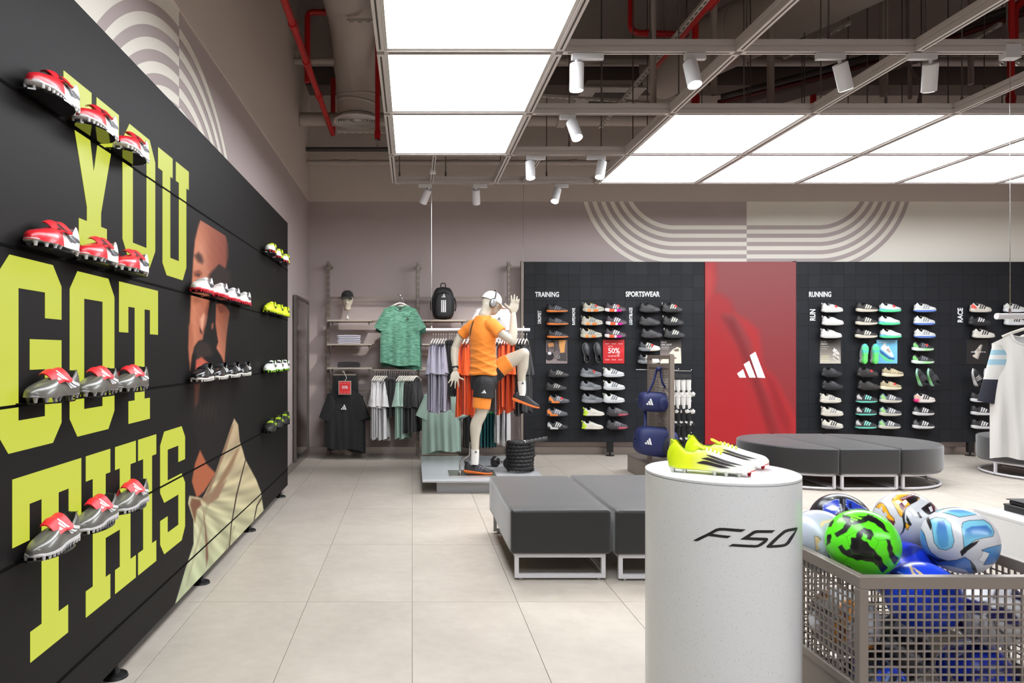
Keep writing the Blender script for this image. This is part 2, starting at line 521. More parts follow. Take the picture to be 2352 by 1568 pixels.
# ------------------------------------------------------------------ track spots
glow = M('lamp_glow', (255, 250, 238), .5, emit=14)
def spot(px, py, Y, box_dx, aim, on, where, energy=1.0):
    """white cylinder spot hung from the beam at distance Y; aim = direction it points"""
    c = P(px, py, Y); k = 1.0
    t = thing('track_spot', 'white cylinder track spot ' + where, 'spotlight', (c.x, Y, ZG), group='track spots')
    top = Vector((c.x, Y, ZG - .055)); d = Vector(aim).normalized()
    part('adaptor', MB().box(c.x - .035 + min(0, box_dx), c.x + .035 + max(0, box_dx), Y - .018, Y + .018, ZG - .045, ZG - .002), white_metal, t, bevel=.004)
    part('neck', MB().tube([top + Vector((0, 0, .015)), top + d * .02], .012, 10), white_metal, t, smooth='auto')
    a, e = top + d * .012, top + d * .19
    part('housing', MB().tube([a, a + d * .004, e], [.040, .046, .046], 28), white_metal, t, smooth='auto')
    fc = part('lens', MB().tube([e + d * .0005, e + d * .0015], .041, 24), glow if on else white_metal, t)
    if on:
        ld = bpy.data.lights.new('lamp', 'SPOT'); ld.energy = SPOT_W * energy; ld.spot_size = 0.95; ld.spot_blend = .7; ld.shadow_soft_size = .045
        ld.color = (1.0, .97, .93)
        lo = bpy.data.objects.new('lamp', ld); COL.objects.link(lo); lo.parent = t
        lo.location = e + d * .012 - t.location
        lo.rotation_euler = d.to_track_quat('-Z', 'Y').to_euler()
spot(1325, 172, 4.655, .14, (0, .05, -1), True, 'next to the lit panels, pointing straight down', .7)
spot(1584, 168, 4.655, .07, (.05, -.35, -1), True, 'over the benches, with its bright lens tipped forward', .8)
spot(1928, 172, 4.655, -.12, (.42, .25, -1), True, 'tilted outward on the beam above the pedestal')
spot(2138, 172, 4.655, -.12, (.25, .45, -1), True, 'beside the cable clip on the beam above the ball crate')
spot(1312, 300, 5.845, -.06, (.18, -.5, -1), True, 'in the open bay, with a glaring lens turned to the camera', .8)
spot(1217, 388, 7.06, .12, (0, -.25, -1), True, 'on the beam above the mannequin, pointing down', .8)
spot(1383, 385, 7.06, -.12, (-.22, -.3, -1), True, 'where the beam meets the big field of lit panels', .8)
spot(985, 447, 8.246, -.09, (-.45, .62, -1), True, 'nearest the corner, under the end beam of the grid', 1.6)
spot(1093, 447, 8.246, .10, (.1, .62, -1), True, 'in the middle of the end beam of the grid', 1.6)
spot(1281, 445, 8.246, .09, (-.3, -.45, -1), True, 'with a flaring lens at the end beam, over the arm', .8)

# ================================================================== services in the ceiling void
red_pipe = M('red_pipe_paint', (190, 22, 26), .4)
duct_m = M('duct_insulation', (196, 184, 176), .7, noise=.05, nscale=5, bump=.25, bscale=14)
pipe_m = M('grey_pipe', (186, 174, 166), .6)
strut_m = M('slotted_channel', (206, 198, 190), .5, .3)
def pipe(name, label, cat, pts, r, mat, n=14, joints=(), extra=None):
    t = thing(name, label, cat, pts[0])
    part('pipe', MB().tube(pts, r, n), mat, t, smooth='auto')
    for p, d in joints:
        p, d = Vector(p), Vector(d).normalized()
        part('coupling', MB().tube([p - d * .05, p + d * .05], r * 1.25, n), mat, t, smooth='auto')
    return t
def elbow(a, b, c, r=.12, n=7):
    a, b, c = Vector(a), Vector(b), Vector(c)
    p, q = b + (a - b).normalized() * r, b + (c - b).normalized() * r
    return [(p * (1 - u) ** 2 + b * 2 * u * (1 - u) + q * u * u) for u in [i / (n - 1) for i in range(n)]]

# insulated duct with round diffuser near the corner
t = thing('round_duct', 'large grey insulated duct dropping to a round ceiling diffuser near the corner', 'duct', (-.69, 8.75, 4.3))
path = [(-.76, -3.0, 5.35), (-.75, 4.0, 5.33)] + elbow((-.74, 5.5, 5.33), (-.70, 8.72, 5.33), (-.69, 8.75, 4.4), .75, 12) + [(-.69, 8.75, 4.36)]
part('duct', MB().tube(path, [.27] * (len(path) - 4) + [.255, .25, .245, .24], 28), duct_m, t, smooth='auto')
for i, z in enumerate((4.5, 4.58, 4.67, 4.77)):
    part('fold', MB().tube([(-.69 + .246 * math.cos(a), 8.75 + .246 * math.sin(a), z + .018 * math.sin(2 * a + i * 2)) for a in [2 * PI * k / 40 for k in range(40)]], .012, 6, closed=True), duct_m, t, smooth=True)
part('diffuser_rim', MB().lathe([(.235, .06), (.285, .02), (.29, .0), (.27, -.012), (.245, .0)], 48, (-.69, 8.75, 4.29), caps=False), frame_in, t, smooth=True)
for i, r in enumerate((.235, .205, .175, .145, .115, .085)):
    part('diffuser_ring', MB().lathe([(r, .03), (r + .012, .0), (r + .006, -.004), (r - .006, .026)], 40, (-.69, 8.75, 4.285 + .004 * i), caps=False), frame_in, t, smooth=True)
part('diffuser_core', MB().lathe([(.004, .02), (.066, .02), (.075, .0), (.004, -.006)], 32, (-.69, 8.75, 4.30)), frame_in, t, smooth=True)
part('duct_mouth', MB().lathe([(.005, 0), (.236, 0)], 32, (-.69, 8.75, 4.335), caps=False), groove, t)

# second duct crossing on the diagonal
t = thing('diagonal_duct', 'wide grey duct running diagonally through the dark ceiling void above the shoe wall', 'duct', (3.15, 8.85, 4.95))
part('duct', MB().tube([(3.12, 8.88, 4.95), (3.35, 8.3, 4.95), (5.6, 3.4, 4.98), (8.0, -1.8, 5.0)], .33, 30), duct_m, t, smooth='auto')
for u in (.12, .3, .5):
    p = Vector((3.35, 8.3, 4.95)).lerp(Vector((5.6, 3.4, 4.98)), u); d = (Vector((5.6, 3.4, 4.98)) - Vector((3.35, 8.3, 4.95))).normalized()
    part('seam_band', MB().tube([p - d * .03, p + d * .03], .336, 30), duct_m, t, smooth='auto')

# sprinkler mains and drops
pipe('sprinkler_pipe', 'long red sprinkler pipe running along the wall above the LED screen', 'pipe', [(-1.046, -3, 4.3), (-1.046, 9.2, 4.3)] + elbow((-1.046, 9.0, 4.3), (-1.046, 9.31, 4.3), (-1.046, 9.31, 5.0), .06) + [(-1.046, 9.31, 5.04)], .032, red_pipe,
     joints=[((-1.046, y, 4.3), (0, 1, 0)) for y in (4.9, 5.6, 6.2, 7.0, 7.9)])
p0 = P(706, 150, 8.3); p1 = P(706, 28, 8.3)
pipe('sprinkler_pipe', 'short red sprinkler riser with an elbow next to the insulated duct', 'pipe', [p0 - Vector((0, 0, .2)), p0] + elbow(p0, p1, p1 + Vector((1, 0, 0)), .07) + [p1 + Vector((.5, 0, 0)), p1 + Vector((.9, 0, 0))], .034, red_pipe, joints=[(p0, (0, 0, 1))])
def sprinkler_drop(p_bottom, ztop, label, bends=None):
    b = Vector(p_bottom)
    t = thing('sprinkler_drop', label, 'sprinkler', b)
    pts = [b + Vector((0, 0, .05)), Vector((b.x, b.y, ztop))]
    if bends: pts = pts[:1] + elbow(pts[0], pts[1], bends[0], .08) + list(bends)
    part('pipe', MB().tube(pts, .028, 12), red_pipe, t, smooth='auto')
    part('reducer', MB().tube([b + Vector((0, 0, .04)), b + Vector((0, 0, .12)), b + Vector((0, 0, .15))], [.032, .04, .03], 12), red_pipe, t, smooth='auto')
    part('escutcheon', MB().tube([b + Vector((0, 0, .015)), b + Vector((0, 0, .03))], .042, 16), chrome, t)
    part('sprinkler_head', MB().tube([b + Vector((0, 0, .02)), b - Vector((0, 0, .03)), b - Vector((0, 0, .034)), b - Vector((0, 0, .038))], [.008, .006, .02, .02], 10), chrome, t)
sprinkler_drop(P(867, 328, 8.35), 5.6, 'red sprinkler drop with a chrome head hanging beside the round diffuser')
sprinkler_drop(P(1597, 255, 6.4), 4.55, 'red sprinkler drop ending between the open bays, under the slotted channel', [Vector((2.7, 6.4, 4.55)), Vector((2.75, 3.0, 4.6))])
sprinkler_drop(P(2322, 255, 6.3), 5.2, 'red sprinkler drop with chrome head behind the thin rail cable')
a = P(1449, -40, 7.2); b_ = P(1449, 75, 7.2); c_ = P(1580, 80, 7.2)
pipe('sprinkler_pipe', 'red sprinkler branch dropping and turning level above the open bay', 'pipe', [a + Vector((0, 0, .4)), a] + elbow(a, b_, c_, .09) + [c_], .03, red_pipe, joints=[(P(1495, 76, 7.2), (1, 0, 0))])
pipe('sprinkler_pipe', 'red sprinkler main following the slotted channel over the open bays', 'pipe', [(2.47, -1.0, 4.33), (2.47, 7.2, 4.33)], .033, red_pipe)
pipe('sprinkler_pipe', 'thin red riser standing behind the tilted track spots', 'pipe', [P(1868, 240, 8.6), P(1868, 187, 8.6)], .035, red_pipe)
a = P(2305, 50, 7.0)
pipe('sprinkler_pipe', 'red sprinkler elbow at the top corner of the picture beside the grid beam', 'pipe', [P(2352, -20, 7.0) + Vector((.4, -.6, .0)), P(2352, 0, 7.0)] + elbow(P(2352, 0, 7.0), P(2328, 20, 7.0), P(2328, 90, 7.0), .06) + [P(2328, 95, 7.0)], .04, red_pipe)
pipe('sprinkler_pipe', 'dull red pipe end sloping past the red sprinkler drop', 'pipe', [P(2300, 85, 7.4), P(2390, 25, 7.2)], .045, M('faded_red', (150, 70, 62), .5))

# slotted steel channels
def channel(label, p0, p1):
    p0, p1 = Vector(p0), Vector(p1); d = (p1 - p0); L = d.length; d.normalize(); s_ = d.cross(Vector((0, 0, 1))).normalized()
    t = thing('slotted_channel', label, 'channel', p0)
    rot = Matrix((d, s_, Vector((0, 0, 1)))).transposed()
    part('channel', MB().cbox((p0 + p1) / 2, (L, .042, .03), rot), strut_m, t)
    mb = MB(); n = int(L / .09)
    for k in range(n):
        mb.cbox(p0 + d * (.05 + k * .09) + Vector((0, 0, -.0152)), (.05, .014, .001), rot)
    o = part('slot_pattern', mb, groove, t); o['kind'] = 'stuff'
channel('long slotted steel channel running beside the red sprinkler main over the open bays', (2.37, -1.0, 4.27), (2.37, 8.9, 4.27))
channel('slotted channel stub reaching over the grid beam next to the insulated duct', P(797, 47, 7.6), P(880, 47, 7.6))
channel('short slotted channel crossing above the tilted track spots', P(1880, 105, 7.4) + Vector((-.2, .3, 0)), P(1952, 52, 7.0))
channel('short slotted channel at the grid beam near the faded red pipe', P(2220, 100, 7.4), P(2297, 55, 6.9))
channel('slotted channel lying level over the open bay near the cassette unit', P(1215, 218, 8.2), P(1500, 236, 8.2))
channel('slotted channel under the round diffuser', P(776, 302, 8.9), P(900, 302, 8.9))

# level pipes near the back wall
for i, (y, z, r, lab) in enumerate([(9.05, 4.42, .085, 'thick grey pipe running level along the back wall above the mural'), (9.55, 4.18, .03, 'dark thin conduit line along the back wall below the thick pipe'),
                                    (9.62, 4.02, .035, 'grey water pipe with couplings along the top of the back wall'), (8.6, 4.98, .04, 'grey conduit along the underside of the ceiling beam')]):
    t = pipe('level_pipe', lab, 'pipe', [(XL + .02, y, z), (XR - .02, y, z)], r, pipe_m if i != 1 else groove, joints=[((x, y, z), (1, 0, 0)) for x in ((-1.05, -.8, .6, 2.2) if i == 2 else (.2, 1.9))])
for k, (x, y, zb, r) in enumerate([(1500, 160, 0, .03), (1640, 100, 0, .03), (1770, 130, 0, .035), (2030, 110, 0, .04), (2090, 120, 0, .02), (2230, 90, 0, .03)]):
    Y = 6.6 + .25 * k; p = P(x, y, Y)
    pipe('vertical_conduit', 'grey vertical conduit dropping through the ceiling void, %s counted from the duct corner' % ORD[k], 'conduit', [Vector((p.x, Y, max(3.7, p.z - .5))), Vector((p.x, Y, ZC - .02))], r, pipe_m)
# cassette unit and cable tray
t = thing('cassette_unit', 'pale shallow air conditioning cassette above the open bay', 'air conditioner', P(1395, 220, 8.6))
c = P(1395, 222, 8.6)
part('housing', MB().box(c.x - .32, c.x + .32, 8.3, 8.9, c.z, c.z + .09), conc_lite, t, bevel=.012)
part('face_panel', MB().box(c.x - .37, c.x + .37, 8.25, 8.95, c.z - .025, c.z), frame_in, t, bevel=.008)
part('grille', MB().box(c.x - .2, c.x + .2, 8.4, 8.8, c.z - .03, c.z - .024), groove, t)
t = thing('cable_tray', 'dark cable tray with cables crossing the ceiling void over the big light field', 'cable tray', (4.4, 8.9, 4.55))
part('tray', MB().tube([(3.9, 9.1, 4.5), (6.9, 6.6, 4.9)], .12, 4, flat=.25), conc, t)
part('cable', MB().tube(spline([(3.9, 9.0, 4.62), (5.2, 8.0, 4.7), (6.9, 6.5, 5.0)], 14), .03, 8), M('dark_red_cable', (92, 22, 24), .5), t, smooth=True)
part('cable', MB().tube(spline([(3.9, 8.9, 4.65), (5.0, 8.1, 4.75), (6.9, 6.4, 5.05)], 14), .04, 8), groove, t, smooth=True)
for k, (x0, y0, x1, y1) in enumerate([(1522, 30, 1500, 140), (1810, 60, 1860, 130), (2085, 130, 2110, 235)]):
    a, b_ = P(x0, y0, 7.6), P(x1, y1, 7.4)
    m_ = (a + b_) / 2 + Vector((.08, 0, -.05))
    tag(part('loose_cable', MB().tube(spline([a + Vector((0, 0, 1.2)), a, m_, b_], 18), .016, 8), conc, None, smooth=True, world=False), 'dark loose cable drooping in the ceiling void, %s from the duct corner' % ORD[k], 'cable')

# ================================================================== LED wall
LX, LZ0, LZ1, LY0, LY1 = -1.27, .075, 2.75, -.6, 7.19
SEAM = [.24, .745, 1.251, 1.757, 2.263]
led_black = M('led_surface', (18, 16, 16), .6, spec=.18)
led = thing('led_video_wall', 'tall black LED video wall showing yellow YOU GOT THIS lettering and a face', 'video wall', (LX, 3.3, 0))
zz = [LZ0] + SEAM + [LZ1]
for a, b_ in zip(zz[:-1], zz[1:]):
    part('screen_panel', MB().box(LX - .1, LX, LY0, LY1, a + .0035, b_ - .0035), led_black, led)
for z in SEAM:
    part('slot_rail', MB().box(LX - .09, LX + .0025, LY0, LY1 - .002, z - .0048, z + .0048), M('slot_black', (4, 4, 4), .9, spec=.1), led)
part('back_frame', MB().box(LX - .13, LX - .102, LY0 + .1, LY1 - .05, .2, LZ1 - .1), black_metal, led)
part('end_glow_trim', MB().box(LX - .1, LX - .012, LY1 + .002, LY1 + .014, LZ0, 2.28), M('glow_blue_trim', (176, 180, 208), .3, .3), led)  # the screen's bluish side glow, put in as a strip's pale colour
for y in (.55, 1.82, 3.10, 4.36, 5.645, 6.97):
    f = part('foot', MB().lathe([(.006, .06), (.02, .02), (.05, .012), (.055, .0)], 20, (-1.305, y, 0)), black_metal, led, smooth='auto')
    part('foot_stem', MB().tube([(-1.305, y, .01), (-1.305, y, .3)], .013, 10), black_metal, f)

lime = (218, 226, 70)
led_lime = M('led_lime', lime, .5, emit=SCREEN * .86)
led_lime.node_tree.nodes['Principled BSDF'].inputs['Base Color'].default_value = lin((12, 11, 11))
fled = lambda a, b, d: (LX + d, a, b)
def glyph(polys, kids=led):
    mb = MB()
    for q in polys: mb.prism(q, fled, -.001, .0015)
    part('screen_letter', mb, led_lime, kids)
def rect(a0, a1, b0, b1): return [(a0, b0), (a1, b0), (a1, b1), (a0, b1)]
def ring_glyph(y0, y1, z0, z1, sw, sh, cut):
    """octagonal O"""
    o_ = [(y0 + cut, z0), (y1 - cut, z0), (y1, z0 + cut * 1.2), (y1, z1 - cut * 1.2), (y1 - cut, z1), (y0 + cut, z1), (y0, z1 - cut * 1.2), (y0, z0 + cut * 1.2)]
    i_ = [(y0 + sw, z0 + sh), (y1 - sw, z0 + sh), (y1 - sw, z0 + sh), (y1 - sw, z1 - sh), (y1 - sw, z1 - sh), (y0 + sw, z1 - sh), (y0 + sw, z1 - sh), (y0 + sw, z0 + sh)]
    return [[o_[k], o_[(k + 1) % 8], i_[(k + 1) % 8], i_[k]] if i_[k] != i_[(k + 1) % 8] else [o_[k], o_[(k + 1) % 8], i_[k]] for k in range(8)]
# YOU
z0, z1 = 1.832, 2.449
glyph([[(2.567, z1), (2.79, z1), (2.79, 2.345), (2.755, 2.345), (2.81, 2.14), (2.868, 2.345), (2.835, 2.345), (2.835, z1), (3.05, z1), (3.05, 2.345), (3.0, 2.345), (2.875, 1.99), (2.875, 1.935), (2.93, 1.935), (2.93, 1.835), (2.685, 1.835), (2.685, 1.935), (2.752, 1.935), (2.752, 1.99), (2.62, 2.345), (2.567, 2.345)]])
glyph(ring_glyph(3.09, 3.481, 1.832, z1, .112, .09, .075))
glyph([rect(3.522, 3.734, 2.346, z1), rect(3.787, 4.004, 2.346, z1), rect(3.585, 3.697, 1.92, 2.346), rect(3.836, 3.96, 1.92, 2.346),
       [(3.646, 1.823), (3.897, 1.823), (3.96, 1.90), (3.96, 1.92), (3.585, 1.92), (3.585, 1.88)]])
# GOT
z0, z1 = 1.104, 1.731
glyph([[(2.222, z1), (2.49, z1), (2.551, 1.66), (2.551, 1.63), (2.159, 1.63), (2.159, 1.665)], rect(2.159, 2.272, 1.203, 1.63), [(2.159, 1.17), (2.217, z0), (2.49, z0), (2.551, 1.17), (2.551, 1.203), (2.159, 1.203)],
       rect(2.438, 2.551, 1.541, 1.63), rect(2.438, 2.551, 1.203, 1.467), rect(2.341, 2.438, 1.365, 1.467)])
glyph(ring_glyph(2.614, 3.004, z0, z1, .113, .10, .06))
glyph([rect(3.054, 3.519, 1.628, z1), rect(3.054, 3.151, 1.512, 1.628), rect(3.414, 3.519, 1.512, 1.628), rect(3.226, 3.342, 1.205, 1.628), rect(3.155, 3.41, z0, 1.205)])
# THIS
z0, z1 = .392, 1.019
glyph([rect(2.239, 2.7035, .921, z1), rect(2.239, 2.338, .801, .921), rect(2.606, 2.7035, .801, .921), rect(2.416, 2.53, .494, .921), rect(2.344, 2.6, z0, .494)])
glyph([rect(2.743, 2.963, .921, z1), rect(3.013, 3.237, .921, z1), rect(2.743, 2.963, z0, .494), rect(3.013, 3.237, z0, .494), rect(2.803, 2.918, .494, .921), rect(3.062, 3.175, .494, .921), rect(2.918, 3.062, .656, .757)])
glyph([rect(3.266, 3.495, .921, z1), rect(3.266, 3.495, z0, .494), rect(3.328, 3.438, .494, .921)])
glyph([[(3.61, z1), (3.88, z1), (3.938, .955), (3.938, .92), (3.552, .92), (3.552, .955)], rect(3.828, 3.938, .83, .92), rect(3.552, 3.658, .76, .92), [(3.552, .76), (3.658, .76), (3.88, .76), (3.938, .70), (3.938, .655), (3.61, .655), (3.552, .715)],
       rect(3.828, 3.938, .49, .655), rect(3.552, 3.658, .49, .575), [(3.552, .455), (3.61, z0), (3.88, z0), (3.938, .455), (3.938, .49), (3.552, .49)]])

# the shown face: flat picture on the screen, traced in photo pixels on the screen's own plane
def face_fn(co):
    Y = co[:, 1]; z = co[:, 2]
    px = VX + LX * FPX / Y; py = VY - (z - CH) * FPX / Y
    A = lambda pts, s_=3.647, ox=400, oy=470: [(ox + x / s_, oy + y / s_) for x, y in pts]
    B2 = lambda pts: A(pts, 2.613, 0, 650)
    B3 = lambda pts: A(pts, 3.027, 0, 1050)
    rng = np.sin(px * .9 + py * .35) * np.cos(py * .22 - px * .3)
    c = np.zeros((len(Y), 3))
    sk = A([(265, 45), (235, 80), (200, 180), (172, 300), (160, 430), (150, 600), (140, 760), (128, 1000), (118, 1200), (133, 1390), (150, 1260), (175, 1180), (205, 1140), (240, 1130), (262, 1000), (290, 850), (300, 760), (325, 640), (345, 560), (375, 500), (430, 545), (462, 430), (455, 330), (430, 250), (400, 190), (330, 100)])
    m = pmask(px, py, sk, 2.2) * np.clip((533 - px) / 16, 0, 1)
    grain = .5 * np.sin(px * 1.7 + py * .9) * np.sin(py * 1.3 - px * .6) + .5 * np.sin(px * .37 - py * .23)
    hue = np.clip((px - 446) / 70, 0, 1)[:, None] ** .8
    skin = np.array((214, 132, 98.)) * (1 - hue) + np.array((142, 74, 58.)) * hue
    lit = np.exp(-((px - 462) / 15) ** 2 - ((py - 585) / 48) ** 2)[:, None] + .6 * np.exp(-((px - 476) / 12) ** 2 - ((py - 640) / 30) ** 2)[:, None]
    skin = skin + lit * np.array((26, 30, 28.)) - np.clip((445 - px) / 14, 0, 1)[:, None] * 26 + grain[:, None] * 4
    skin = skin * (1 - .35 * np.exp(-((py - 490) / 14) ** 2))[:, None]
    c = c * (1 - m[:, None]) + skin * m[:, None]
    m2 = pmask(px, py, A([(350, 830), (345, 1000), (368, 1150), (352, 1200), (395, 1270), (422, 1345), (440, 1100), (466, 900), (440, 860), (400, 830)]), 1.6)
    sh = np.clip((py - 690) / 120, 0, 1)[:, None]; sx_ = np.clip((px - 498) / 30, 0, 1)[:, None]
    c = c * (1 - m2[:, None]) + ((np.array((150, 78, 54.)) * (1 - sh) + np.array((214, 130, 96.)) * sh) * (1 - .3 * sx_) + grain[:, None] * 4) * m2[:, None]
    for pts, s_, col in [
        ([(166, 425), (205, 398), (232, 425), (244, 470), (236, 496), (200, 478)], 4, (84, 52, 43)), ([(290, 590), (330, 545), (375, 505), (470, 560), (480, 660), (400, 690), (300, 650)], 4, (40, 28, 26)),
        ([(160, 560), (215, 545), (240, 580), (205, 610), (165, 600)], 2.5, (150, 82, 58)), ([(175, 590), (205, 575), (215, 600)], 1.5, (60, 34, 28)),
        ([(215, 960), (245, 910), (275, 930), (265, 1000), (228, 1060)], 3, (236, 168, 138)), ([(212, 1020), (232, 1060), (236, 1085), (216, 1070)], 1.2, (70, 36, 32)),
        ([(165, 1200), (230, 1140), (290, 1160), (330, 1260), (190, 1300)], 4, (48, 36, 32)), ([(182, 1300), (230, 1275), (288, 1325), (300, 1395), (176, 1405)], 2.5, (204, 96, 76)),
        ([(310, 1000), (330, 985), (330, 1035), (312, 1045)], 1.5, (150, 82, 62)), ([(352, 830), (430, 850), (440, 900), (380, 905)], 2, (112, 58, 42)), ([(170, 1500), (215, 1500), (205, 1660), (168, 1700)], 3, (150, 72, 44)),
        ([(150, 770), (215, 765), (235, 815), (165, 830)], 5, (170, 98, 70)), ([(268, 860), (296, 800), (300, 760), (262, 1010), (240, 1100)], 3, (140, 74, 54)), ([(122, 1010), (150, 1000), (165, 1160), (128, 1300)], 4, (182, 106, 76))]:
        c = over(c, pmask(px, py, A(pts), s_), col)
    # hair and beard a shade above black, with wisps
    bm = pmask(px, py, B2([(1140, 560), (1350, 560), (1380, 800), (1330, 1000), (1280, 1120), (1215, 1060), (1150, 850)]), 4)
    c = over(c, bm * .6, (26, 20, 19))
    for k in range(9):
        x0 = 1178 + 15 * k; y0 = 690 + (37 * k) % 60; c = over(c, pmask(px, py, B2([(x0, y0), (x0 + 4, y0 - 6), (x0 - 5, y0 + 90 + (29 * k) % 50), (x0 - 8, y0 + 80)]), .8) * .35, (104, 78, 60))
    # neck
    c = over(c, pmask(px, py, B2([(1200, 1000), (1170, 1080), (1150, 1190), (1180, 1290), (1225, 1250), (1295, 1140), (1245, 1090)]), 2), (178, 96, 62))
    # pale hood and robe
    robe = B2([(1405, 810), (1385, 865), (1340, 1000), (1290, 1145), (1215, 1290), (1135, 1275), (1128, 1320), (1160, 1420)]) + B3([(1345, 600), (1290, 770), (1205, 1060), (1840, 400), (1832, 360), (1815, 240), (1780, 150), (1705, 12)]) + B2([(1460, 1010), (1440, 950), (1430, 850)])
    m = pmask(px, py, robe, 1.2)
    t = np.clip((py - 1000) / 330, 0, 1)[:, None]
    col = np.array((196, 172, 136.)) * (1 - t) + np.array((186, 194, 154.)) * t
    an = np.arctan2(py - 1140, px - 430); rr_ = np.hypot(py - 1140, px - 430)
    fo = np.sin(an * 15 + 1.6 * np.sin(rr_ / 34)) * np.clip(rr_ / 60, 0, 1) * np.clip(1.3 - rr_ / 220, .15, 1)
    col = col * (1 + .13 * fo + .05 * np.sin(an * 37 + rr_ / 17))[:, None]
    c = c * (1 - m[:, None]) + col * m[:, None]
    for pts, s_, colr in [
        ([(1330, 1010), (1385, 870), (1400, 850), (1350, 1020), (1260, 1250), (1225, 1290)], 2.5, (142, 110, 84)), ([(1420, 1000), (1440, 980), (1400, 1090), (1290, 1290), (1240, 1310)], 3, (150, 118, 88)),
        ([(1150, 1290), (1200, 1300), (1210, 1330), (1180, 1360), (1170, 1440), (1140, 1330)], 2, (126, 84, 60)), ([(1200, 1290), (1300, 1240), (1360, 1180), (1310, 1290), (1250, 1330)], 2.5, (150, 116, 90)),
        ([(1218, 1350), (1240, 1500), (1250, 1640), (1238, 1700), (1232, 1500)], 1.6, (120, 78, 58)), ([(1170, 1150), (1150, 1250), (1130, 1275), (1160, 1100)], 2, (150, 84, 58))]:
        c = over(c, pmask(px, py, B2(pts), s_) * m, colr)
    for pts in ([(1705, 12), (1712, 14), (1650, 260), (1612, 470), (1598, 630), (1590, 630), (1604, 470), (1640, 260)], [(1820, 270), (1826, 280), (1790, 340), (1768, 445), (1762, 440), (1782, 335)]):
        c = over(c, pmask(px, py, B3(pts), .5) * m, (70, 58, 46))
    for pts in ([(1450, 250), (1470, 260), (1300, 900), (1290, 900)], [(1620, 480), (1640, 470), (1560, 700), (1545, 700)]):
        c = over(c, pmask(px, py, B3(pts), 1.5) * m * .45, (146, 136, 104))
    return c
fm = MB().grid(lambda u, v: (LX + .00015, 3.965 + u * 2.20, .078 + v * 2.14), 330, 330).mesh('screen_portrait')
put_print(fm, face_fn)
o = link('screen_portrait', fm, VCOL('led_picture', .6, emit=SCREEN, spec=.18), led)
fm.transform(Matrix.Translation(-led.location))
fm2 = MB().grid(lambda u, v: (LX + .00015, 3.73 + u * .2349, .078 + v * .30), 50, 60).mesh('screen_portrait')
put_print(fm2, face_fn)
link('screen_portrait', fm2, VCOL('led_picture'), led)
fm2.transform(Matrix.Translation(-led.location))

# ================================================================== shoes
class Last:
    """shape of one kind of shoe: heel at x = 0, toe at x = L, sole on z = 0"""
    def __init__(s, kind):
        s.kind = kind; s.L = .288
        low = kind in ('fg', 'tf', 'f50')
        s.T = [0, .04, .12, .22, .3, .36, .45, .56, .68, .8, .9, .96, 1.0]
        s.W = [.010, .024, .032, .032, .031, .031, .034, .041, .046, .044, .035, .024, .007]
        if kind == 'fg' or kind == 'f50': base = .013; th = .007
        elif kind == 'tf': base = .007; th = .014
        elif kind == 'trainer': base = 0; th = .024
        else: base = 0; th = .036
        s.base, s.th = base, th
        rise = [.016, .010, .002, 0, 0, 0, 0, 0, .001, .003, .008, .014, .020] if kind == 'runner' else [.008, .004, 0, 0, 0, 0, 0, 0, 0, .002, .006, .010, .015]
        if low: rise = [.002, .001, 0, 0, 0, 0, 0, 0, 0, .001, .003, .005, .008]
        s.B = [base + r for r in rise]
        heel = 1.12 if kind == 'runner' else 1.0
        f = [1.25 * heel, 1.22 * heel, 1.18 * heel, 1.12, 1.05, 1.0, .95, .9, .86, .84, .86, .82, .7]
        s.S = [base + th * k + (.004 if i > 10 else 0) for i, k in enumerate(f)]
        z0 = base + th
        if low: h = [.076, .082, .072, .050, .046, .058, .064, .058, .049, .040, .033, .027, .015]
        elif kind == 'trainer': h = [.082, .088, .072, .053, .054, .080, .077, .064, .050, .039, .031, .025, .013]
        else: h = [.086, .094, .078, .055, .052, .078, .078, .066, .051, .040, .032, .026, .013]
        if kind == 'f50': h = [.092, .096, .078, .056, .054, .066, .072, .062, .050, .040, .033, .027, .015]
        s.H = [z0 + k for k in h]
    def g(s, arr, t): return crom(s.T, arr, t)
    def open(s, t): return 0.0 if t > .40 else (1.0 if t < .33 else 1 - (t - .33) / .07)
    def up(s, t, v, side=1, off=0.0):
        w_, zs, H = s.g(s.W, t), s.g(s.S, t), s.g(s.H, t)
        yr = w_ * .66 * s.open(t); th = v * PI / 2
        y = yr + (w_ + off - yr) * max(0, math.cos(th)) ** .62
        z = zs - .004 + (H + off - zs + .004) * math.sin(th) ** .92
        x = t * s.L
        if t < .2:
            q = max(0, min(1, (z - zs) / max(H - zs, .001))); x += (1 - t / .2) * (.018 * q * q - .008 * math.sin(PI * q) + .004 * (1 - q))
        return Vector((x, side * y, z))

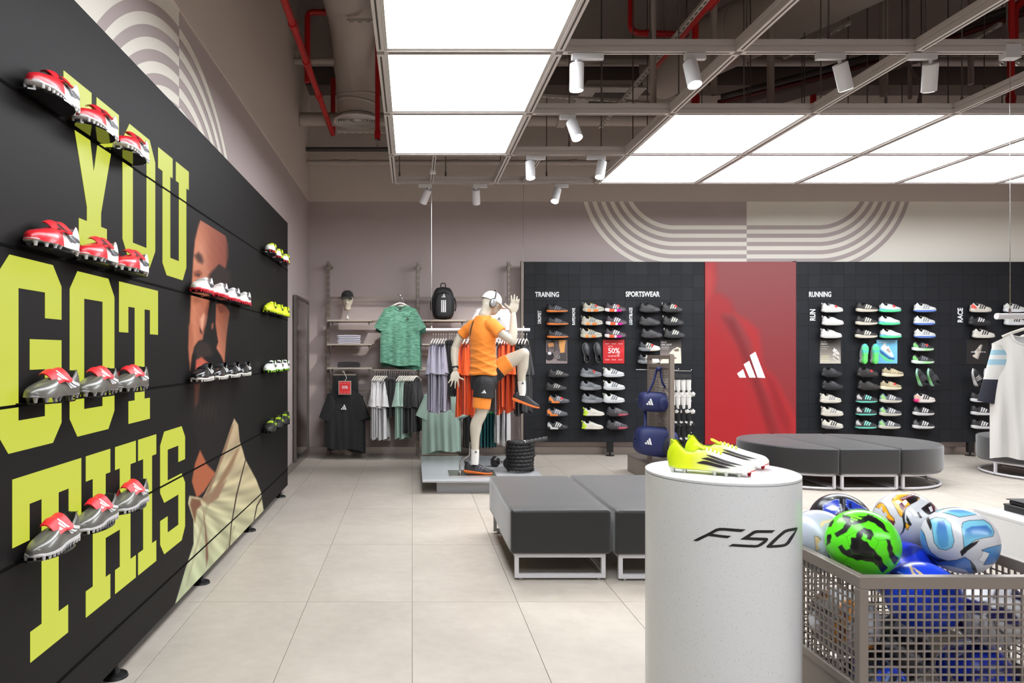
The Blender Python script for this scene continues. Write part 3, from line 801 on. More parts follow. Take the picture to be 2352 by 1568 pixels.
LASTS = {k: Last(k) for k in ('runner', 'trainer', 'fg', 'tf', 'f50')}
SH = {}
def shoe_meshes(kind):
    if kind in SH: return SH[kind]
    s = LASTS[kind]; d = {}
    ts = [0, .015, .04, .08, .12, .17, .22, .27, .31, .34, .37, .40, .44, .5, .56, .62, .68, .74, .8, .85, .9, .94, .97, .99, 1.0]
    nv = 8
    # upper
    rows = []
    for t in ts:
        row = [s.up(t, k / nv, 1) for k in range(nv + 1)]
        rows.append(row + [Vector((p.x, -p.y, p.z)) for p in row[::-1]])
    n = len(rows[0]); mb = MB(); v = [p for r in rows for p in r]; f = []
    for i in range(len(ts) - 1):
        for k in range(n - 1):
            if k == nv and s.open(ts[i]) > .02 and s.open(ts[i + 1]) > -.01 and ts[i + 1] <= .40: continue
            f.append((i * n + k, (i + 1) * n + k, (i + 1) * n + k + 1, i * n + k + 1))
    f.append(tuple(range(n))); f.append(tuple((len(ts) - 1) * n + k for k in range(n))[::-1])
    d['upper'] = mb.add(v, f).mesh('upper', 'auto', fix=True)
    # lining inside the collar
    mb = MB(); v = []; f = []; tl = [t for t in ts if .004 <= t <= .40]
    for t in tl:
        r = s.up(t, 1, 1); zs = s.g(s.S, t); w_ = r.y
        prof = [(w_, r.z), (w_ * .93, r.z - .008), (w_ * .85, zs + .03), (w_ * .6, zs + .014)]
        q = [(y, z) for y, z in prof] + [(-y, z) for y, z in prof[::-1]]
        v += [(t * s.L + (.004 if t < .03 else 0), y, z) for y, z in q]
    n2 = 8
    for i in range(len(tl) - 1):
        for k in range(n2 - 1): f.append((i * n2 + k, i * n2 + k + 1, (i + 1) * n2 + k + 1, (i + 1) * n2 + k))
    f.append(tuple(range(n2))[::-1])
    d['lining'] = mb.add(v, f).mesh('lining', True)
    # sole
    rows = []; k_ = 1.07 if kind in ('runner', 'trainer') else (1.02 if kind == 'tf' else .93)
    for t in ts:
        w_ = s.g(s.W, t) * k_ + .002; zb, zt = s.g(s.B, t), s.g(s.S, t)
        tk = 1.0 if kind != 'runner' else 1.0 + .05 * math.sin(t * 9)
        prof = [(w_ * .82, zb), (w_ * 1.0 * tk, zb + (zt - zb) * .35), (w_ * .985, zt), (w_ * .9, zt + .002)]
        x = t * s.L
        if t < .05: x += (-.006 if kind in ('runner', 'trainer') else .006) * (1 - t / .05)
        if t > .95 and kind in ('runner', 'trainer'): x += .004 * (t - .95) / .05
        rows.append([(x, y, z) for y, z in prof] + [(x, -y, z) for y, z in prof[::-1]])
    n = 8; mb = MB(); v = [p for r in rows for p in r]; f = []
    for i in range(len(ts) - 1):
        for k in range(n):
            l = (k + 1) % n; f.append((i * n + k, i * n + l, (i + 1) * n + l, (i + 1) * n + k))
    f.append(tuple(range(n))[::-1]); f.append(tuple((len(ts) - 1) * n + k for k in range(n)))
    d['sole'] = mb.add(v, f).mesh('sole', 'auto', fix=True)
    # three stripes each side
    mb = MB(); d['stripes'] = []
    for side in (1, -1):
        for q in range(3):
            if kind == 'f50': a0, a1, wd, v0, v1 = .34 + .055 * q, .70 + .07 * q, .075, .22 + .13 * q, .16 + .12 * q
            elif kind in ('fg', 'tf'): a0, a1, wd, v0, v1 = .10 + .085 * q, .25 + .085 * q, .055, .20 + .03 * q, .70
            else: a0, a1, wd, v0, v1 = .36 + .095 * q, .47 + .095 * q, .056, .10, .74
            vv = []; m_ = 9
            for i in range(m_):
                u = i / (m_ - 1); tc = a0 + (a1 - a0) * u; vc = v0 + (v1 - v0) * u
                if kind == 'f50':
                    hh = .05 * min(1, (1 - u) * 4 + .05) * min(1, u * 6 + .1)
                    vv += [s.up(tc, vc - hh, side, .0014), s.up(tc + .03, vc + hh, side, .0014)]
                else:
                    bend = (.03 * math.sin(u * PI) if kind in ('fg', 'tf') else 0)
                    vv += [s.up(tc - wd / 2 + bend, vc, side, .0014), s.up(tc + wd / 2 + bend, vc, side, .0014)]
            fs = [(2 * i, 2 * i + 1, 2 * i + 3, 2 * i + 2) for i in range(m_ - 1)]
            mb.add(vv, fs); d['stripes'].append(MB().add(vv, fs).mesh('stripe', True))
    d['stripe'] = mb.mesh('stripe', True)
    # laces
    mb = MB()
    for t in (.43, .475, .52, .565, .61):
        pts = [s.up(t + (.012 if k % 2 else 0), .74 + .26 * k / 3, 1, .002) for k in range(4)]
        pts = pts + [Vector((p.x, -p.y, p.z)) for p in pts[::-1][1:]]
        mb.tube(pts, .0024, 5)
    d['lace'] = mb.mesh('lace', True)
    # tongue
    mb = MB(); a = s.up(.43, 1); hgt = .016
    def fn(u, v_):
        y = (u - .5) * .042 * (1 - .2 * v_)
        return (a.x - .03 * v_ - .004, y, a.z - .004 + hgt * v_ - .25 * abs(u - .5) ** 2 * .1 + .003)
    mb.grid(fn, 7, 5); mb.grid(lambda u, v_: Vector(fn(u, v_)) + Vector((.006, 0, .0)), 7, 5)
    d['tongue'] = mb.mesh('tongue', True)
    # pull tab
    q = s.up(0.0, 1)
    d['heel_tab'] = MB().tube([(.004, 0, q.z - .02), (-.006, 0, q.z - .002), (-.008, 0, q.z + .010), (.0, 0, q.z + .014), (.006, 0, q.z - .004)], .0042, 6).mesh('heel_tab', True)
    # overlay at the heel counter
    mb = MB()
    for side in (1, -1):
        mb.grid(lambda u, v_: s.up(.004 + .20 * u, .05 + .55 * v_ * (1 - .55 * u), side, .0012), 7, 5)
    d['counter'] = mb.mesh('heel_counter', True)
    # toe guard wrapping the front
    mb = MB(); nt_ = 15
    vs = []
    for i in range(2 * nt_ + 1):
        q = (i - nt_) / nt_; t = .66 + .335 * (1 - abs(q) ** 1.6); sd = 1 if q >= 0 else -1; hv = .10 + .32 * (1 - abs(q)) ** .7
        if abs(q) < .02: sd = 1; vs += [s.up(.996, .02, 1, .0016), s.up(.985, hv, 1, .0016)]
        else: vs += [s.up(t, .02, sd, .0016), s.up(t - .01, hv, sd, .0016)]
    d['toe_guard'] = mb.add(vs, [(2 * i, 2 * i + 1, 2 * i + 3, 2 * i + 2) for i in range(2 * nt_)]).mesh('toe_guard', True)
    # studs
    if kind in ('fg', 'f50'):
        mb = MB()
        for t, y in ((.06, .016), (.06, -.016), (.2, .018), (.2, -.018), (.55, .03), (.55, -.03), (.68, .036), (.68, -.036), (.82, .030), (.82, -.030), (.93, .012)):
            z = s.g(s.B, t); mb.tube([(t * s.L, y, 0.0), (t * s.L, y, z * .6), (t * s.L, y, z + .004)], [.005, .007, .012], 8)
        d['stud'] = mb.mesh('stud', 'auto')
    if kind == 'tf':
        mb = MB()
        for i in range(13):
            t = .02 + .075 * i; w_ = s.g(s.W, t)
            for y in ((w_ * .9, -w_ * .9, 0) if .05 < t < .95 else (0,)):
                z = s.g(s.B, t); mb.tube([(t * s.L, y, 0.0), (t * s.L, y, z + .004)], [.0045, .006], 6)
        d['stud'] = mb.mesh('stud', 'auto')
    # fold-over tongue flap with the three-bar mark
    def flap(u, v_, o=0.0):
        """u from ankle to vamp, v_ from the far edge over the lacing to the near edge"""
        t = .27 + .36 * u + .03 * v_ * (1 - u); y = -.030 + .074 * v_ * (1 - .14 * u)
        z = s.g(s.H, max(.37, t - .04)) + .030 + o + .008 * math.sin(PI * min(1, v_ * 1.2)) - .044 * v_ ** 1.6 - .012 * u * (1 - v_) - .006 * u
        rc = max(0, abs(u - .5) * 2 - .8) * max(0, v_ - .75) * .12
        return Vector((t * s.L, y - rc, z + rc))
    mb = MB(); mb.grid(lambda u, v_: flap(u, v_), 13, 13); mb.grid(lambda u, v_: flap(u, v_, -.0035), 13, 13)
    d['flap'] = mb.mesh('tongue_flap', True)
    mb = MB()
    for q in LOGO:
        pts = [(.80 - a_ / 205 * .56, .93 - b_ / 190 * .46) for a_, b_ in q]
        n_ = 5; e0 = [(pts[0][0] + (pts[1][0] - pts[0][0]) * k / n_, pts[0][1] + (pts[1][1] - pts[0][1]) * k / n_) for k in range(n_ + 1)]; e1 = [(pts[3][0] + (pts[2][0] - pts[3][0]) * k / n_, pts[3][1] + (pts[2][1] - pts[3][1]) * k / n_) for k in range(n_ + 1)]
        vs = [flap(e0[k][0] + (e1[k][0] - e0[k][0]) * j / 4, e0[k][1] + (e1[k][1] - e0[k][1]) * j / 4, .0012) for k in range(n_ + 1) for j in range(5)]
        mb.add(vs, [(k * 5 + j, k * 5 + j + 1, (k + 1) * 5 + j + 1, (k + 1) * 5 + j) for k in range(n_) for j in range(4)])
    d['flap_logo'] = mb.mesh('logo')
    # hanging price tag, on the toe-right side
    c = s.up(.60, .55, -1, .004)
    mb = MB().cbox(c + Vector((0, -.004, -.004)), (.036, .002, .028), Matrix.Rotation(.6, 3, 'Y'))
    d['tag'] = mb.mesh('price_tag')
    SH[kind] = d
    return d

SHOE_COUNT = 0
def shoe(kind, label, loc, rot, up, sole, stripe, lining=(24, 24, 26), lace=None, tongue=None, tab=None, counter=None, flap=None, flap_logo=(236, 236, 232), tag_=False, stud=None, group=None, rough=.55, coat=0.0, scale=1.0, parent=None, cat='shoe', name=None):
    d = shoe_meshes(kind)
    def m(c, r=None, co=None):
        if isinstance(c, tuple) and min(c) > 190: c = tuple(int(q * .91) for q in c)
        return c if not isinstance(c, tuple) else C(c, rough if r is None else r, **({'coat': co} if co else {}))
    nm = name or {'runner': 'running_shoe', 'trainer': 'training_shoe', 'fg': 'football_boot', 'tf': 'turf_boot', 'f50': 'football_boot'}[kind]
    if parent is None:
        t = thing(nm, label, cat, loc, rot, group); t.scale = (scale,) * 3
        link('upper', d['upper'], m(up, None, coat), t)
    else:
        t = link('shoe', d['upper'], m(up, None, coat), parent, loc, rot, (scale,) * 3)
    link('sole', d['sole'], m(sole, .5), t)
    link('lining', d['lining'], m(lining, .9), t)
    if stripe and (flap or kind == 'f50'):
        for q in d['stripes']: link('stripe', q, m(stripe, .5), t)
    elif stripe: link('stripe', d['stripe'], m(stripe, .5), t)['kind'] = 'stuff'
    if flap:
        link('tongue_flap', d['flap'], m(flap, .45), t); link('logo', d['flap_logo'], m(flap_logo, .5), t)
    else:
        if lace is None and isinstance(up, tuple): lace = tuple(min(235, int(q * 1.5 + 20)) if max(up) < 130 else int(q * .8) for q in up)
        link('lace', d['lace'], m(lace or up, .7), t)['kind'] = 'stuff'
        link('tongue', d['tongue'], m(tongue or up, .7), t)
    if 'stud' in d: link('stud', d['stud'], m(stud or sole, .3), t)['kind'] = 'stuff'
    if tab: link('heel_tab', d['heel_tab'], m(tab, .6), t)
    if counter: link('heel_counter', d['counter'], m(counter, .5), t)
    if kind in ('runner', 'trainer') and isinstance(up, tuple): link('toe_guard', d['toe_guard'], m(tuple(min(235, int(q * 1.25 + 8)) if max(up) < 90 else int(q * .86) for q in up), .5), t)
    if tag_: link('price_tag', d['tag'], red_tag, t)
    return t

W_, OW, BK, DK, GY_ = (232, 230, 226), (214, 208, 196), (26, 26, 28), (44, 43, 46), (118, 118, 122)
# ---- boots on the LED wall shelves
shelf_m = M('black_gloss_acrylic', (10, 10, 11), .08, spec=.6)
def led_shelf(y, z, label):
    pts = [(LX + .001, y - .135), (LX + .001, y + .135)] + [(LX + .001 + .105 * math.sin(PI * k / 14) ** .7, y + .135 * math.cos(PI * k / 14)) for k in range(1, 14)]
    mb = MB().prism(pts, lambda a, b, d: (a, b, d), z + .0036, z + .009)
    tag(part('shoe_shelf', mb, shelf_m, None, world=False), label, 'shelf', 'acrylic shelves on the LED wall')
RZ = -PI / 2            # toe towards the camera side
two = RAMP('red_white_boot', [(0, (232, 232, 232)), (.47, (232, 232, 232)), (.5, (214, 30, 44)), (1, (214, 30, 44))], 0, .35, coat=.3)
greyb = M('pewter_synthetic', (104, 102, 96), .32, .25, coat=.4)
def led_group(ys, zi, kind, desc, where, last_tag=True, **kw):
    z = SEAM[zi]
    for k, y in enumerate(ys):
        led_shelf(y, z, 'acrylic shelf under %s %s, %s' % (ORD[k], desc, where))
        jit = rnd.uniform(-.04, .04)
        L = LASTS[kind].L
        shoe(kind, '%s, %s from the camera, %s' % (desc, ORD[k], where), (LX + .057, y + L / 2, z + .0092), (0, 0, RZ + jit), tag_=(k == len(ys) - 1 and last_tag), group='boots on the LED wall', **kw)
near = (2.39, 2.72, 3.05); midg = (4.08, 4.41, 4.735, 5.06); far = (6.03, 6.36, 6.69)
led_group(near, 4, 'tf', 'red and white turf boot', 'crossing the screen word YOU', up=two, sole=(226, 224, 222), stripe=(70, 70, 74), flap=(214, 30, 44), flap_logo=(60, 20, 24), lining=(150, 20, 30))
led_group(near, 3, 'fg', 'red and white studded boot', 'above the screen word GOT', up=two, sole=(224, 222, 222), stripe=(66, 66, 70), flap=(220, 32, 44), flap_logo=(60, 20, 24), lining=(160, 24, 34))
led_group(near, 2, 'fg', 'pewter studded boot', 'crossing the screen word GOT', up=greyb, sole=(158, 154, 158), stripe=(226, 226, 226), flap=(226, 34, 44), lining=(52, 56, 46))
led_group(near, 1, 'tf', 'pewter turf boot', 'crossing the screen word THIS', up=greyb, sole=(206, 204, 204), stripe=(228, 228, 226), flap=(228, 30, 42), lining=(60, 62, 52))
led_group(midg, 3, 'tf', 'white red-soled turf boot', "over the screen face's eyes", up=(232, 228, 226), sole=(206, 36, 54), stripe=(40, 40, 44), lace=(226, 222, 220), lining=(210, 206, 204), rough=.35)
led_group(midg, 2, 'tf', 'black turf boot', "over the screen face's mouth", last_tag=False, up=(24, 24, 26), sole=(226, 222, 214), stripe=(232, 232, 230), lace=(24, 24, 26), lining=(20, 20, 22), rough=.25, coat=.4)
limeup = RAMP('lime_white_boot', [(0, (214, 240, 40)), (.45, (216, 238, 60)), (.75, (232, 236, 214)), (1, (236, 236, 230))], 0, .35)
led_group(far, 4, 'fg', 'lime and white boot', "on the screen's far edge, top row", up=limeup, sole=(226, 228, 222), stripe=(40, 40, 44), lace=(220, 240, 50), lining=(180, 210, 40), stud=(220, 50, 60))
led_group(far, 3, 'tf', 'lime yellow turf boot', "on the screen's far edge, second row", up=(220, 238, 40), sole=(206, 226, 30), stripe=(36, 36, 38), lace=(224, 240, 50), lining=(170, 200, 30))
whl = RAMP('white_lime_boot', [(0, (150, 226, 40)), (.18, (230, 232, 226)), (1, (232, 232, 228))], 0, .35)
led_group(far, 2, 'fg', 'white green-studded boot', "on the screen's far edge, third row", up=whl, sole=(140, 222, 30), stripe=(40, 40, 44), lace=(40, 40, 42), lining=(30, 30, 32), stud=(150, 230, 40))
led_group(far, 1, 'tf', 'black lime-laced boot', "on the screen's far edge, bottom row", up=(30, 32, 28), sole=(28, 29, 28), stripe=(150, 190, 40), lace=(190, 220, 50), lining=(120, 160, 40))

# ================================================================== shoe walls at the back
PYF = 9.75
tile_dark = M('charcoal_wall_tile', (21, 23, 27), .6, spec=.3, noise=.1, nscale=3)
tile_dark2 = M('charcoal_wall_tile_lighter', (24, 26, 31), .56, spec=.3, noise=.1, nscale=3)
PZ0, PZ1 = .192, 2.684
def shoe_wall(x0, x1, cols, label):
    t = thing('shoe_wall_panel', label, 'display wall', ((x0 + x1) / 2, PYF, 0))
    part('backing', MB().box(x0, x1, PYF + .003, PYF + .06, PZ0, PZ1), M('charcoal_backing', (32, 33, 36), .6), t)
    part('edge_trim', MB().box(x0 - .03, x0 - .001, PYF - .012, PYF + .07, PZ0 - .01, PZ1 + .01), steel_brown if x0 < 2 else M('charcoal_backing'), t)
    rows = 14; w_ = (x1 - x0) / cols; h = (PZ1 - PZ0) / rows
    me = MB().box(-w_ / 2 + .0009, w_ / 2 - .0009, -.009, .0, -h / 2 + .0009, h / 2 - .0009).mesh('tile')
    for i in range(cols):
        for j in range(rows):
            link('tile', me, tile_dark if rnd.random() < .6 else tile_dark2, t, (x0 + (i + .5) * w_ - t.location.x, .002 - rnd.random() * .0015, PZ0 + (j + .5) * h))
    return t
sw1 = shoe_wall(1.533, 4.034, 16, 'charcoal tiled shoe wall carrying the TRAINING and SPORTSWEAR shoes')
sw2 = shoe_wall(5.306, 8.75, 21, 'charcoal tiled shoe wall carrying the RUNNING and RACE shoes')
for t, xs_ in ((sw1, (1.65, 2.74, 3.9)), (sw2, (5.45, 6.6, 7.73))):
    for x in xs_:
        lg = part('leg', MB().box(x - .04, x + .04, PYF + .0, PYF + .05, .05, PZ0), black_metal, t)
        part('leg_foot', MB().lathe([(.01, .06), (.014, .015), (.06, .008), (.062, 0)], 16, (x, PYF + .025, 0)), black_metal, lg)
sign_white = M('sign_white', (236, 236, 236), .5)
def sign(t, body, x0, x1, y0, y1, vertical=False, bold=.03, Y=PYF - .009, mat=None):
    a, b = P(x0, y1, Y), P(x1, y0, Y)
    if vertical: me = text_mesh(body, b.z - a.z, b.x - a.x, bold=bold); rot = (0, -PI / 2, 0); loc = Vector((b.x, Y - .002, a.z))
    else: me = text_mesh(body, b.x - a.x, b.z - a.z, bold=bold); rot = (0, 0, 0); loc = Vector((a.x, Y - .002, a.z))
    return link('lettering', me, mat or sign_white, t, loc - wmat(t).translation, rot)
sign(sw1, 'TRAINING', 1229, 1284, 670, 682); sign(sw1, 'SPORTSWEAR', 1437, 1515.5, 669, 681.5); sign(sw2, 'RUNNING', 1858, 1909, 669.5, 682)
sign(sw1, 'DROPSET', 1235, 1243, 713, 743, True); sign(sw1, 'RAPIDMOVE', 1314, 1321, 707, 746, True); sign(sw1, 'LIGHTBLAZE', 1445, 1452.5, 706, 745.5, True)
sign(sw2, 'RUN', 1860, 1873, 710, 736, True); sign(sw2, 'RACE', 2199, 2211.5, 707, 740, True)

# ---- the shoes: (pixel x, pixel y of the sole) at the wall
SY = 9.665
small_shelf = M('smoked_shelf', (30, 31, 34), .2)
def wshoe(kind, px, py, desc, k, where, **kw):
    c = P(px, py, SY); L = LASTS[kind].L * .985
    shoe(kind, '%s, %s from top %s' % (desc, ORD[k], where), (c.x - L / 2, SY, c.z), (0, 0, rnd.uniform(-.05, .05)), scale=.985, group='shoes on the wall', **kw)
    w0 = sw1 if px < 1700 else sw2
    link('shelf_peg', PEG, small_shelf, w0, Vector((c.x, SY, c.z - .001)) - w0.location)
PEG = MB().box(-.10, .10, -.035, PYF - .009 - SY, -.006, 0).mesh('shelf_peg')

ws = 'under the TRAINING sign'
for k, (x, y) in enumerate([(1280, 717), (1281, 746.4), (1281, 776)]):
    wshoe('trainer', x, y, 'black training shoe with orange sole', k, ws, up=(38, 36, 38), sole=(232, 128, 58), stripe=(104, 106, 112), lace=(40, 38, 40), tab=(26, 26, 28))
for k, (x, y) in enumerate([(1283.7, 865.6), (1278, 896)]):
    wshoe('trainer', x, y, 'black training shoe with grey stripes', 3 + k, ws, up=(42, 40, 40), sole=(44, 42, 40), stripe=(150, 148, 144), lace=(36, 34, 34))
for k, (x, y) in enumerate([(1284, 925.3), (1280, 955)]):
    wshoe('trainer', x, y, 'grey training shoe with orange heel arch', 5 + k, ws, up=(86, 86, 90), sole=RAMP('grey_orange_sole', [(0, (60, 60, 64)), (.14, (236, 132, 60)), (.5, (78, 78, 82))], 0, .5, sharp=True), stripe=(168, 168, 172), counter=(232, 130, 60), lace=(70, 70, 74), tag_=(k == 0))
wshoe('trainer', 1281, 985, 'black training shoe with white heel arch', 7, ws, up=(34, 34, 36), sole=RAMP('black_white_sole', [(0, (34, 34, 36)), (.14, (220, 220, 218)), (.5, (34, 34, 36))], 0, .5, sharp=True), stripe=(214, 214, 212), counter=(210, 210, 208), lace=(180, 180, 180))
ws = "in upright grey pair's column"
for k, (x, y) in enumerate([(1363, 716), (1360, 746.7), (1358, 775.4)]):
    wshoe('runner', x, y, 'stone grey training shoe with orange patches', k, ws, up=(176, 172, 156), sole=RAMP('stone_orange_sole', [(0, (196, 190, 172)), (.2, (240, 150, 80)), (.36, (190, 186, 170)), (.48, (238, 140, 70)), (.68, (186, 182, 168))], 0, .5, sharp=True), stripe=(112, 118, 120), tab=(150, 146, 134), lace=(190, 180, 110), tongue=(226, 200, 60), tag_=(k == 0))
for k, (x, y) in enumerate([(1357.8, 865.6), (1357, 895.4), (1361, 924.7)]):
    wshoe('runner', x, y, 'mid grey training shoe', 5 + k, ws, up=(112, 114, 118), sole=RAMP('grey_mix_sole', [(0, (128, 130, 134)), (.5, (150, 152, 156)), (.7, (110, 112, 116))], 0, .5), stripe=(84, 86, 88), lace=(100, 102, 106), tag_=(k == 0))
for k, (x, y) in enumerate([(1364, 954.6), (1361, 985)]):
    wshoe('trainer', x, y, 'cream shoe with lime heel', 8 + k, ws, up=(222, 216, 204), sole=RAMP('cream_lime_sole', [(0, (190, 220, 40)), (.14, (214, 208, 194))], 0, .5, sharp=True), stripe=(204, 198, 186), counter=(190, 220, 50), tab=(190, 222, 40), lining=(190, 196, 206))
ws = "in the red 50% poster's column"
pk = RAMP('orange_pink_sole', [(0, (232, 226, 226)), (.18, (236, 96, 52)), (.42, (228, 222, 224)), (.52, (206, 30, 150)), (.74, (92, 76, 84))], 0, .5, sharp=True)
for k, (x, y) in enumerate([(1413.6, 716), (1416, 746.5), (1413.6, 775.4)]):
    wshoe('runner', x, y, 'plum shoe with pink sole', k, ws, up=(64, 54, 60), sole=pk, stripe=(232, 230, 232), lace=(60, 50, 56), tag_=(k == 0))
for k, (x, y) in enumerate([(1410, 865.6), (1410.6, 895.4), (1409.8, 924.7)]):
    wshoe('runner', x, y, 'white running shoe with grey stripes', 3 + k, ws, up=(226, 226, 226), sole=(216, 216, 218), stripe=(96, 100, 104), tab=(216, 216, 212), lining=(200, 206, 150))
for k, (x, y) in enumerate([(1418, 954.6), (1417.5, 985)]):
    wshoe('runner', x, y, 'charcoal running shoe with pink forefoot sole', 6 + k, ws, up=(58, 56, 58), sole=RAMP('charcoal_pink_sole', [(0, (54, 52, 54)), (.5, (56, 50, 54)), (.56, (184, 80, 100)), (1, (150, 70, 86))], 0, .5), stripe=(112, 110, 112), lace=(70, 68, 70))
ws = 'of the first SPORTSWEAR column'
for k, (x, y) in enumerate([(1493, 716.5), (1493, 746.7), (1497, 775.4)]):
    wshoe('runner', x, y, 'all dark charcoal shoe', k, ws, up=(52, 51, 52), sole=(62, 60, 61), stripe=(66, 65, 66), lace=(44, 43, 44))
for k, (x, y) in enumerate([(1491.5, 806), (1490, 834.7)]):
    wshoe('runner', x, y, 'black and cream retro shoe', 3 + k, ws, up=RAMP('black_cream_upper', [(0, (40, 42, 44)), (.4, (56, 58, 60)), (.5, (214, 208, 194)), (1, (222, 216, 204))], 0, .5, noise=.2), sole=RAMP('grey_cream_sole', [(0, (122, 126, 128)), (.5, (130, 132, 134)), (.52, (214, 208, 196)), (1, (214, 208, 196))], 0, .5), stripe=(70, 70, 70), lace=(220, 214, 196), tag_=(k == 0))
ws = 'of the second SPORTSWEAR column'
for k, (x, y) in enumerate([(1545, 716.5), (1547, 746.5), (1549.6, 775.4)]):
    wshoe('runner', x, y, 'black retro shoe with broad cream stripes', k, ws, up=(36, 36, 38), sole=(52, 51, 52), stripe=(222, 220, 204), lace=(214, 212, 198), tab=(214, 212, 200), counter=(60, 60, 58), tag_=(k == 0))
ws = 'in the column by the RUN sign'
for k, (x, y) in enumerate([(1912, 717.3), (1913, 747), (1910, 776.3)]):
    wshoe('runner', x, y, 'all white running shoe', k, ws, up=(226, 224, 220), sole=(220, 218, 214), stripe=(214, 212, 208), tab=(220, 218, 212), lace=(228, 226, 222), lining=(190, 188, 184), tag_=(k == 0))
for k, (x, y) in enumerate([(1911, 864.7), (1912, 894.3)]):
    wshoe('runner', x, y, 'black running shoe with silver lacing', 3 + k, ws, up=(36, 36, 38), sole=(32, 32, 34), stripe=(50, 50, 52), lace=(150, 150, 152))
for k, (x, y) in enumerate([(1908.6, 925), (1911, 955)]):
    wshoe('runner', x, y, 'off-white silver-striped running shoe', 5 + k, ws, up=(216, 210, 196), sole=(204, 198, 184), stripe=(136, 136, 136), tab=(206, 200, 188), lining=(180, 176, 168))
wshoe('runner', 1912, 984, 'off-white running shoe with grey sole', 7, ws, up=(222, 218, 204), sole=RAMP('grey_white_sole', [(0, (110, 106, 106)), (.45, (130, 126, 124)), (1, (220, 216, 204))], 0, .5), stripe=(62, 60, 62), tab=(214, 210, 198))
ws = "in green-soled pair's column"
for k, (x, y) in enumerate([(1991, 716.3), (1990, 746.3), (1989, 776)]):
    wshoe('runner', x, y, 'black shoe with cream sole and stripes', k, ws, up=(48, 44, 42), sole=(222, 214, 196), stripe=(228, 222, 206), lace=(44, 40, 38))
for k, (x, y) in enumerate([(1993, 864.7), (1994.6, 894.3)]):
    wshoe('runner', x, y, 'dark brown-black running shoe', 5 + k, ws, up=(46, 42, 41), sole=(42, 39, 38), stripe=(56, 52, 50), tag_=(k == 0))
for k, (x, y) in enumerate([(1990.5, 924.3), (1990, 953.5), (1988.5, 983.5)]):
    wshoe('runner', x, y, 'black running shoe with mint stripes', 7 + k, ws, up=(46, 46, 47), sole=RAMP('mint_sole', [(0, (110, 206, 186)), (.42, (110, 206, 186)), (.5, (52, 50, 52)), (1, (52, 50, 52))], 2, .5), stripe=(128, 212, 194), counter=(186, 182, 180), lace=(60, 60, 60))
ws = "in pale blue poster's column"
gb = RAMP('green_blue_sole', [(0, (86, 214, 150)), (.45, (92, 220, 150)), (.8, (86, 170, 208)), (1, (86, 150, 206))], 2, .45)
for k, (x, y) in enumerate([(2044, 716.8), (2043, 746.3), (2046, 776.3)]):
    wshoe('runner', x, y, 'white shoe with green and blue sole', k, ws, up=(226, 228, 226), sole=gb, stripe=(212, 216, 218), lace=(220, 222, 220), tongue=(226, 220, 200), tag_=(k == 0))
for k, (x, y) in enumerate([(2051, 864.7), (2046.6, 894.7)]):
    wshoe('runner', x, y, 'tan running shoe with cream sole', 3 + k, ws, up=(168, 154, 122), sole=(222, 212, 184), stripe=(196, 182, 146), lace=(150, 136, 106), tag_=(k == 1))
for k, (x, y) in enumerate([(2045.6, 924.3), (2045, 954.5), (2043, 984)]):
    wshoe('runner', x, y, 'slate running shoe with cream sole', 5 + k, ws, up=RAMP('slate_upper', [(0, (120, 160, 176)), (.22, (96, 104, 112)), (.4, (88, 88, 94)), (1, (92, 92, 96))], 0, .55), sole=(216, 212, 196), stripe=(224, 222, 216), counter=(150, 196, 120), lace=(120, 130, 136))
ws = "in the tilted pair's column"
bl = RAMP('blue_white_sole', [(0, (96, 124, 190)), (.5, (84, 122, 196)), (.62, (222, 222, 220)), (1, (222, 222, 220))], 2, .5)
for k, (x, y) in enumerate([(2124, 716.8), (2124, 746.3), (2125, 776)]):
    wshoe('runner', x, y, 'white running shoe with blue sole line', k, ws, up=(222, 222, 218), sole=bl, stripe=(132, 136, 140), lace=(226, 220, 200))
for k, (x, y) in enumerate([(2120, 805.5), (2119, 835)]):
    wshoe('runner', x, y, 'black running shoe with pale green sole', 3 + k, ws, up=(40, 42, 44), sole=RAMP('pale_green_sole', [(0, (214, 224, 216)), (.45, (196, 224, 200)), (.55, (150, 222, 140)), (1, (214, 224, 214))], 0, .5), stripe=(112, 112, 120), counter=(120, 190, 110), tag_=(k == 0))
wshoe('runner', 2124, 924, 'white running shoe with peach heel', 7, ws, up=(224, 216, 208), sole=RAMP('white_pink_sole', [(0, (206, 30, 110)), (.1, (206, 40, 110)), (.24, (222, 216, 210)), (1, (222, 216, 210))], 0, .5), stripe=(40, 40, 42), counter=(222, 170, 150))
for k, (x, y) in enumerate([(2121.6, 953.5), (2121, 983.7)]):
    wshoe('runner', x, y, 'black running shoe with white sole', 8 + k, ws, up=(36, 36, 38), sole=(228, 226, 224), stripe=(230, 228, 226), counter=(90, 90, 92))
ws = 'in the column by the RACE sign'
wshoe('runner', 2253, 717, 'cream racing shoe with red heel', 0, ws, up=(222, 214, 202), sole=(216, 208, 196), stripe=(42, 40, 42), counter=(220, 80, 70))
wshoe('runner', 2249.5, 746.5, 'black racing shoe with white stripes', 1, ws, up=(34, 34, 36), sole=(30, 30, 32), stripe=(226, 224, 222))
wshoe('runner', 2258.6, 776, 'off-white racing shoe with black stripes', 2, ws, up=(220, 216, 206), sole=(222, 218, 206), stripe=(38, 36, 38))
for k, (x, y) in enumerate([(2254, 922.7), (2255, 952.7), (2256, 983.9)]):
    wshoe('runner', x, y, 'black racing shoe with white sole', 5 + k, ws, up=(44, 42, 44), sole=(226, 224, 224), stripe=(228, 226, 226), lining=(70, 68, 70))
ws = 'above the white hanging shirt'
for k, (x, y) in enumerate([(2330, 717), (2332, 746.5)]):
    wshoe('runner', x, y, 'white racing shoe with dark stripes', k, ws, up=(216, 216, 212), sole=(222, 224, 226), stripe=(48, 46, 48))

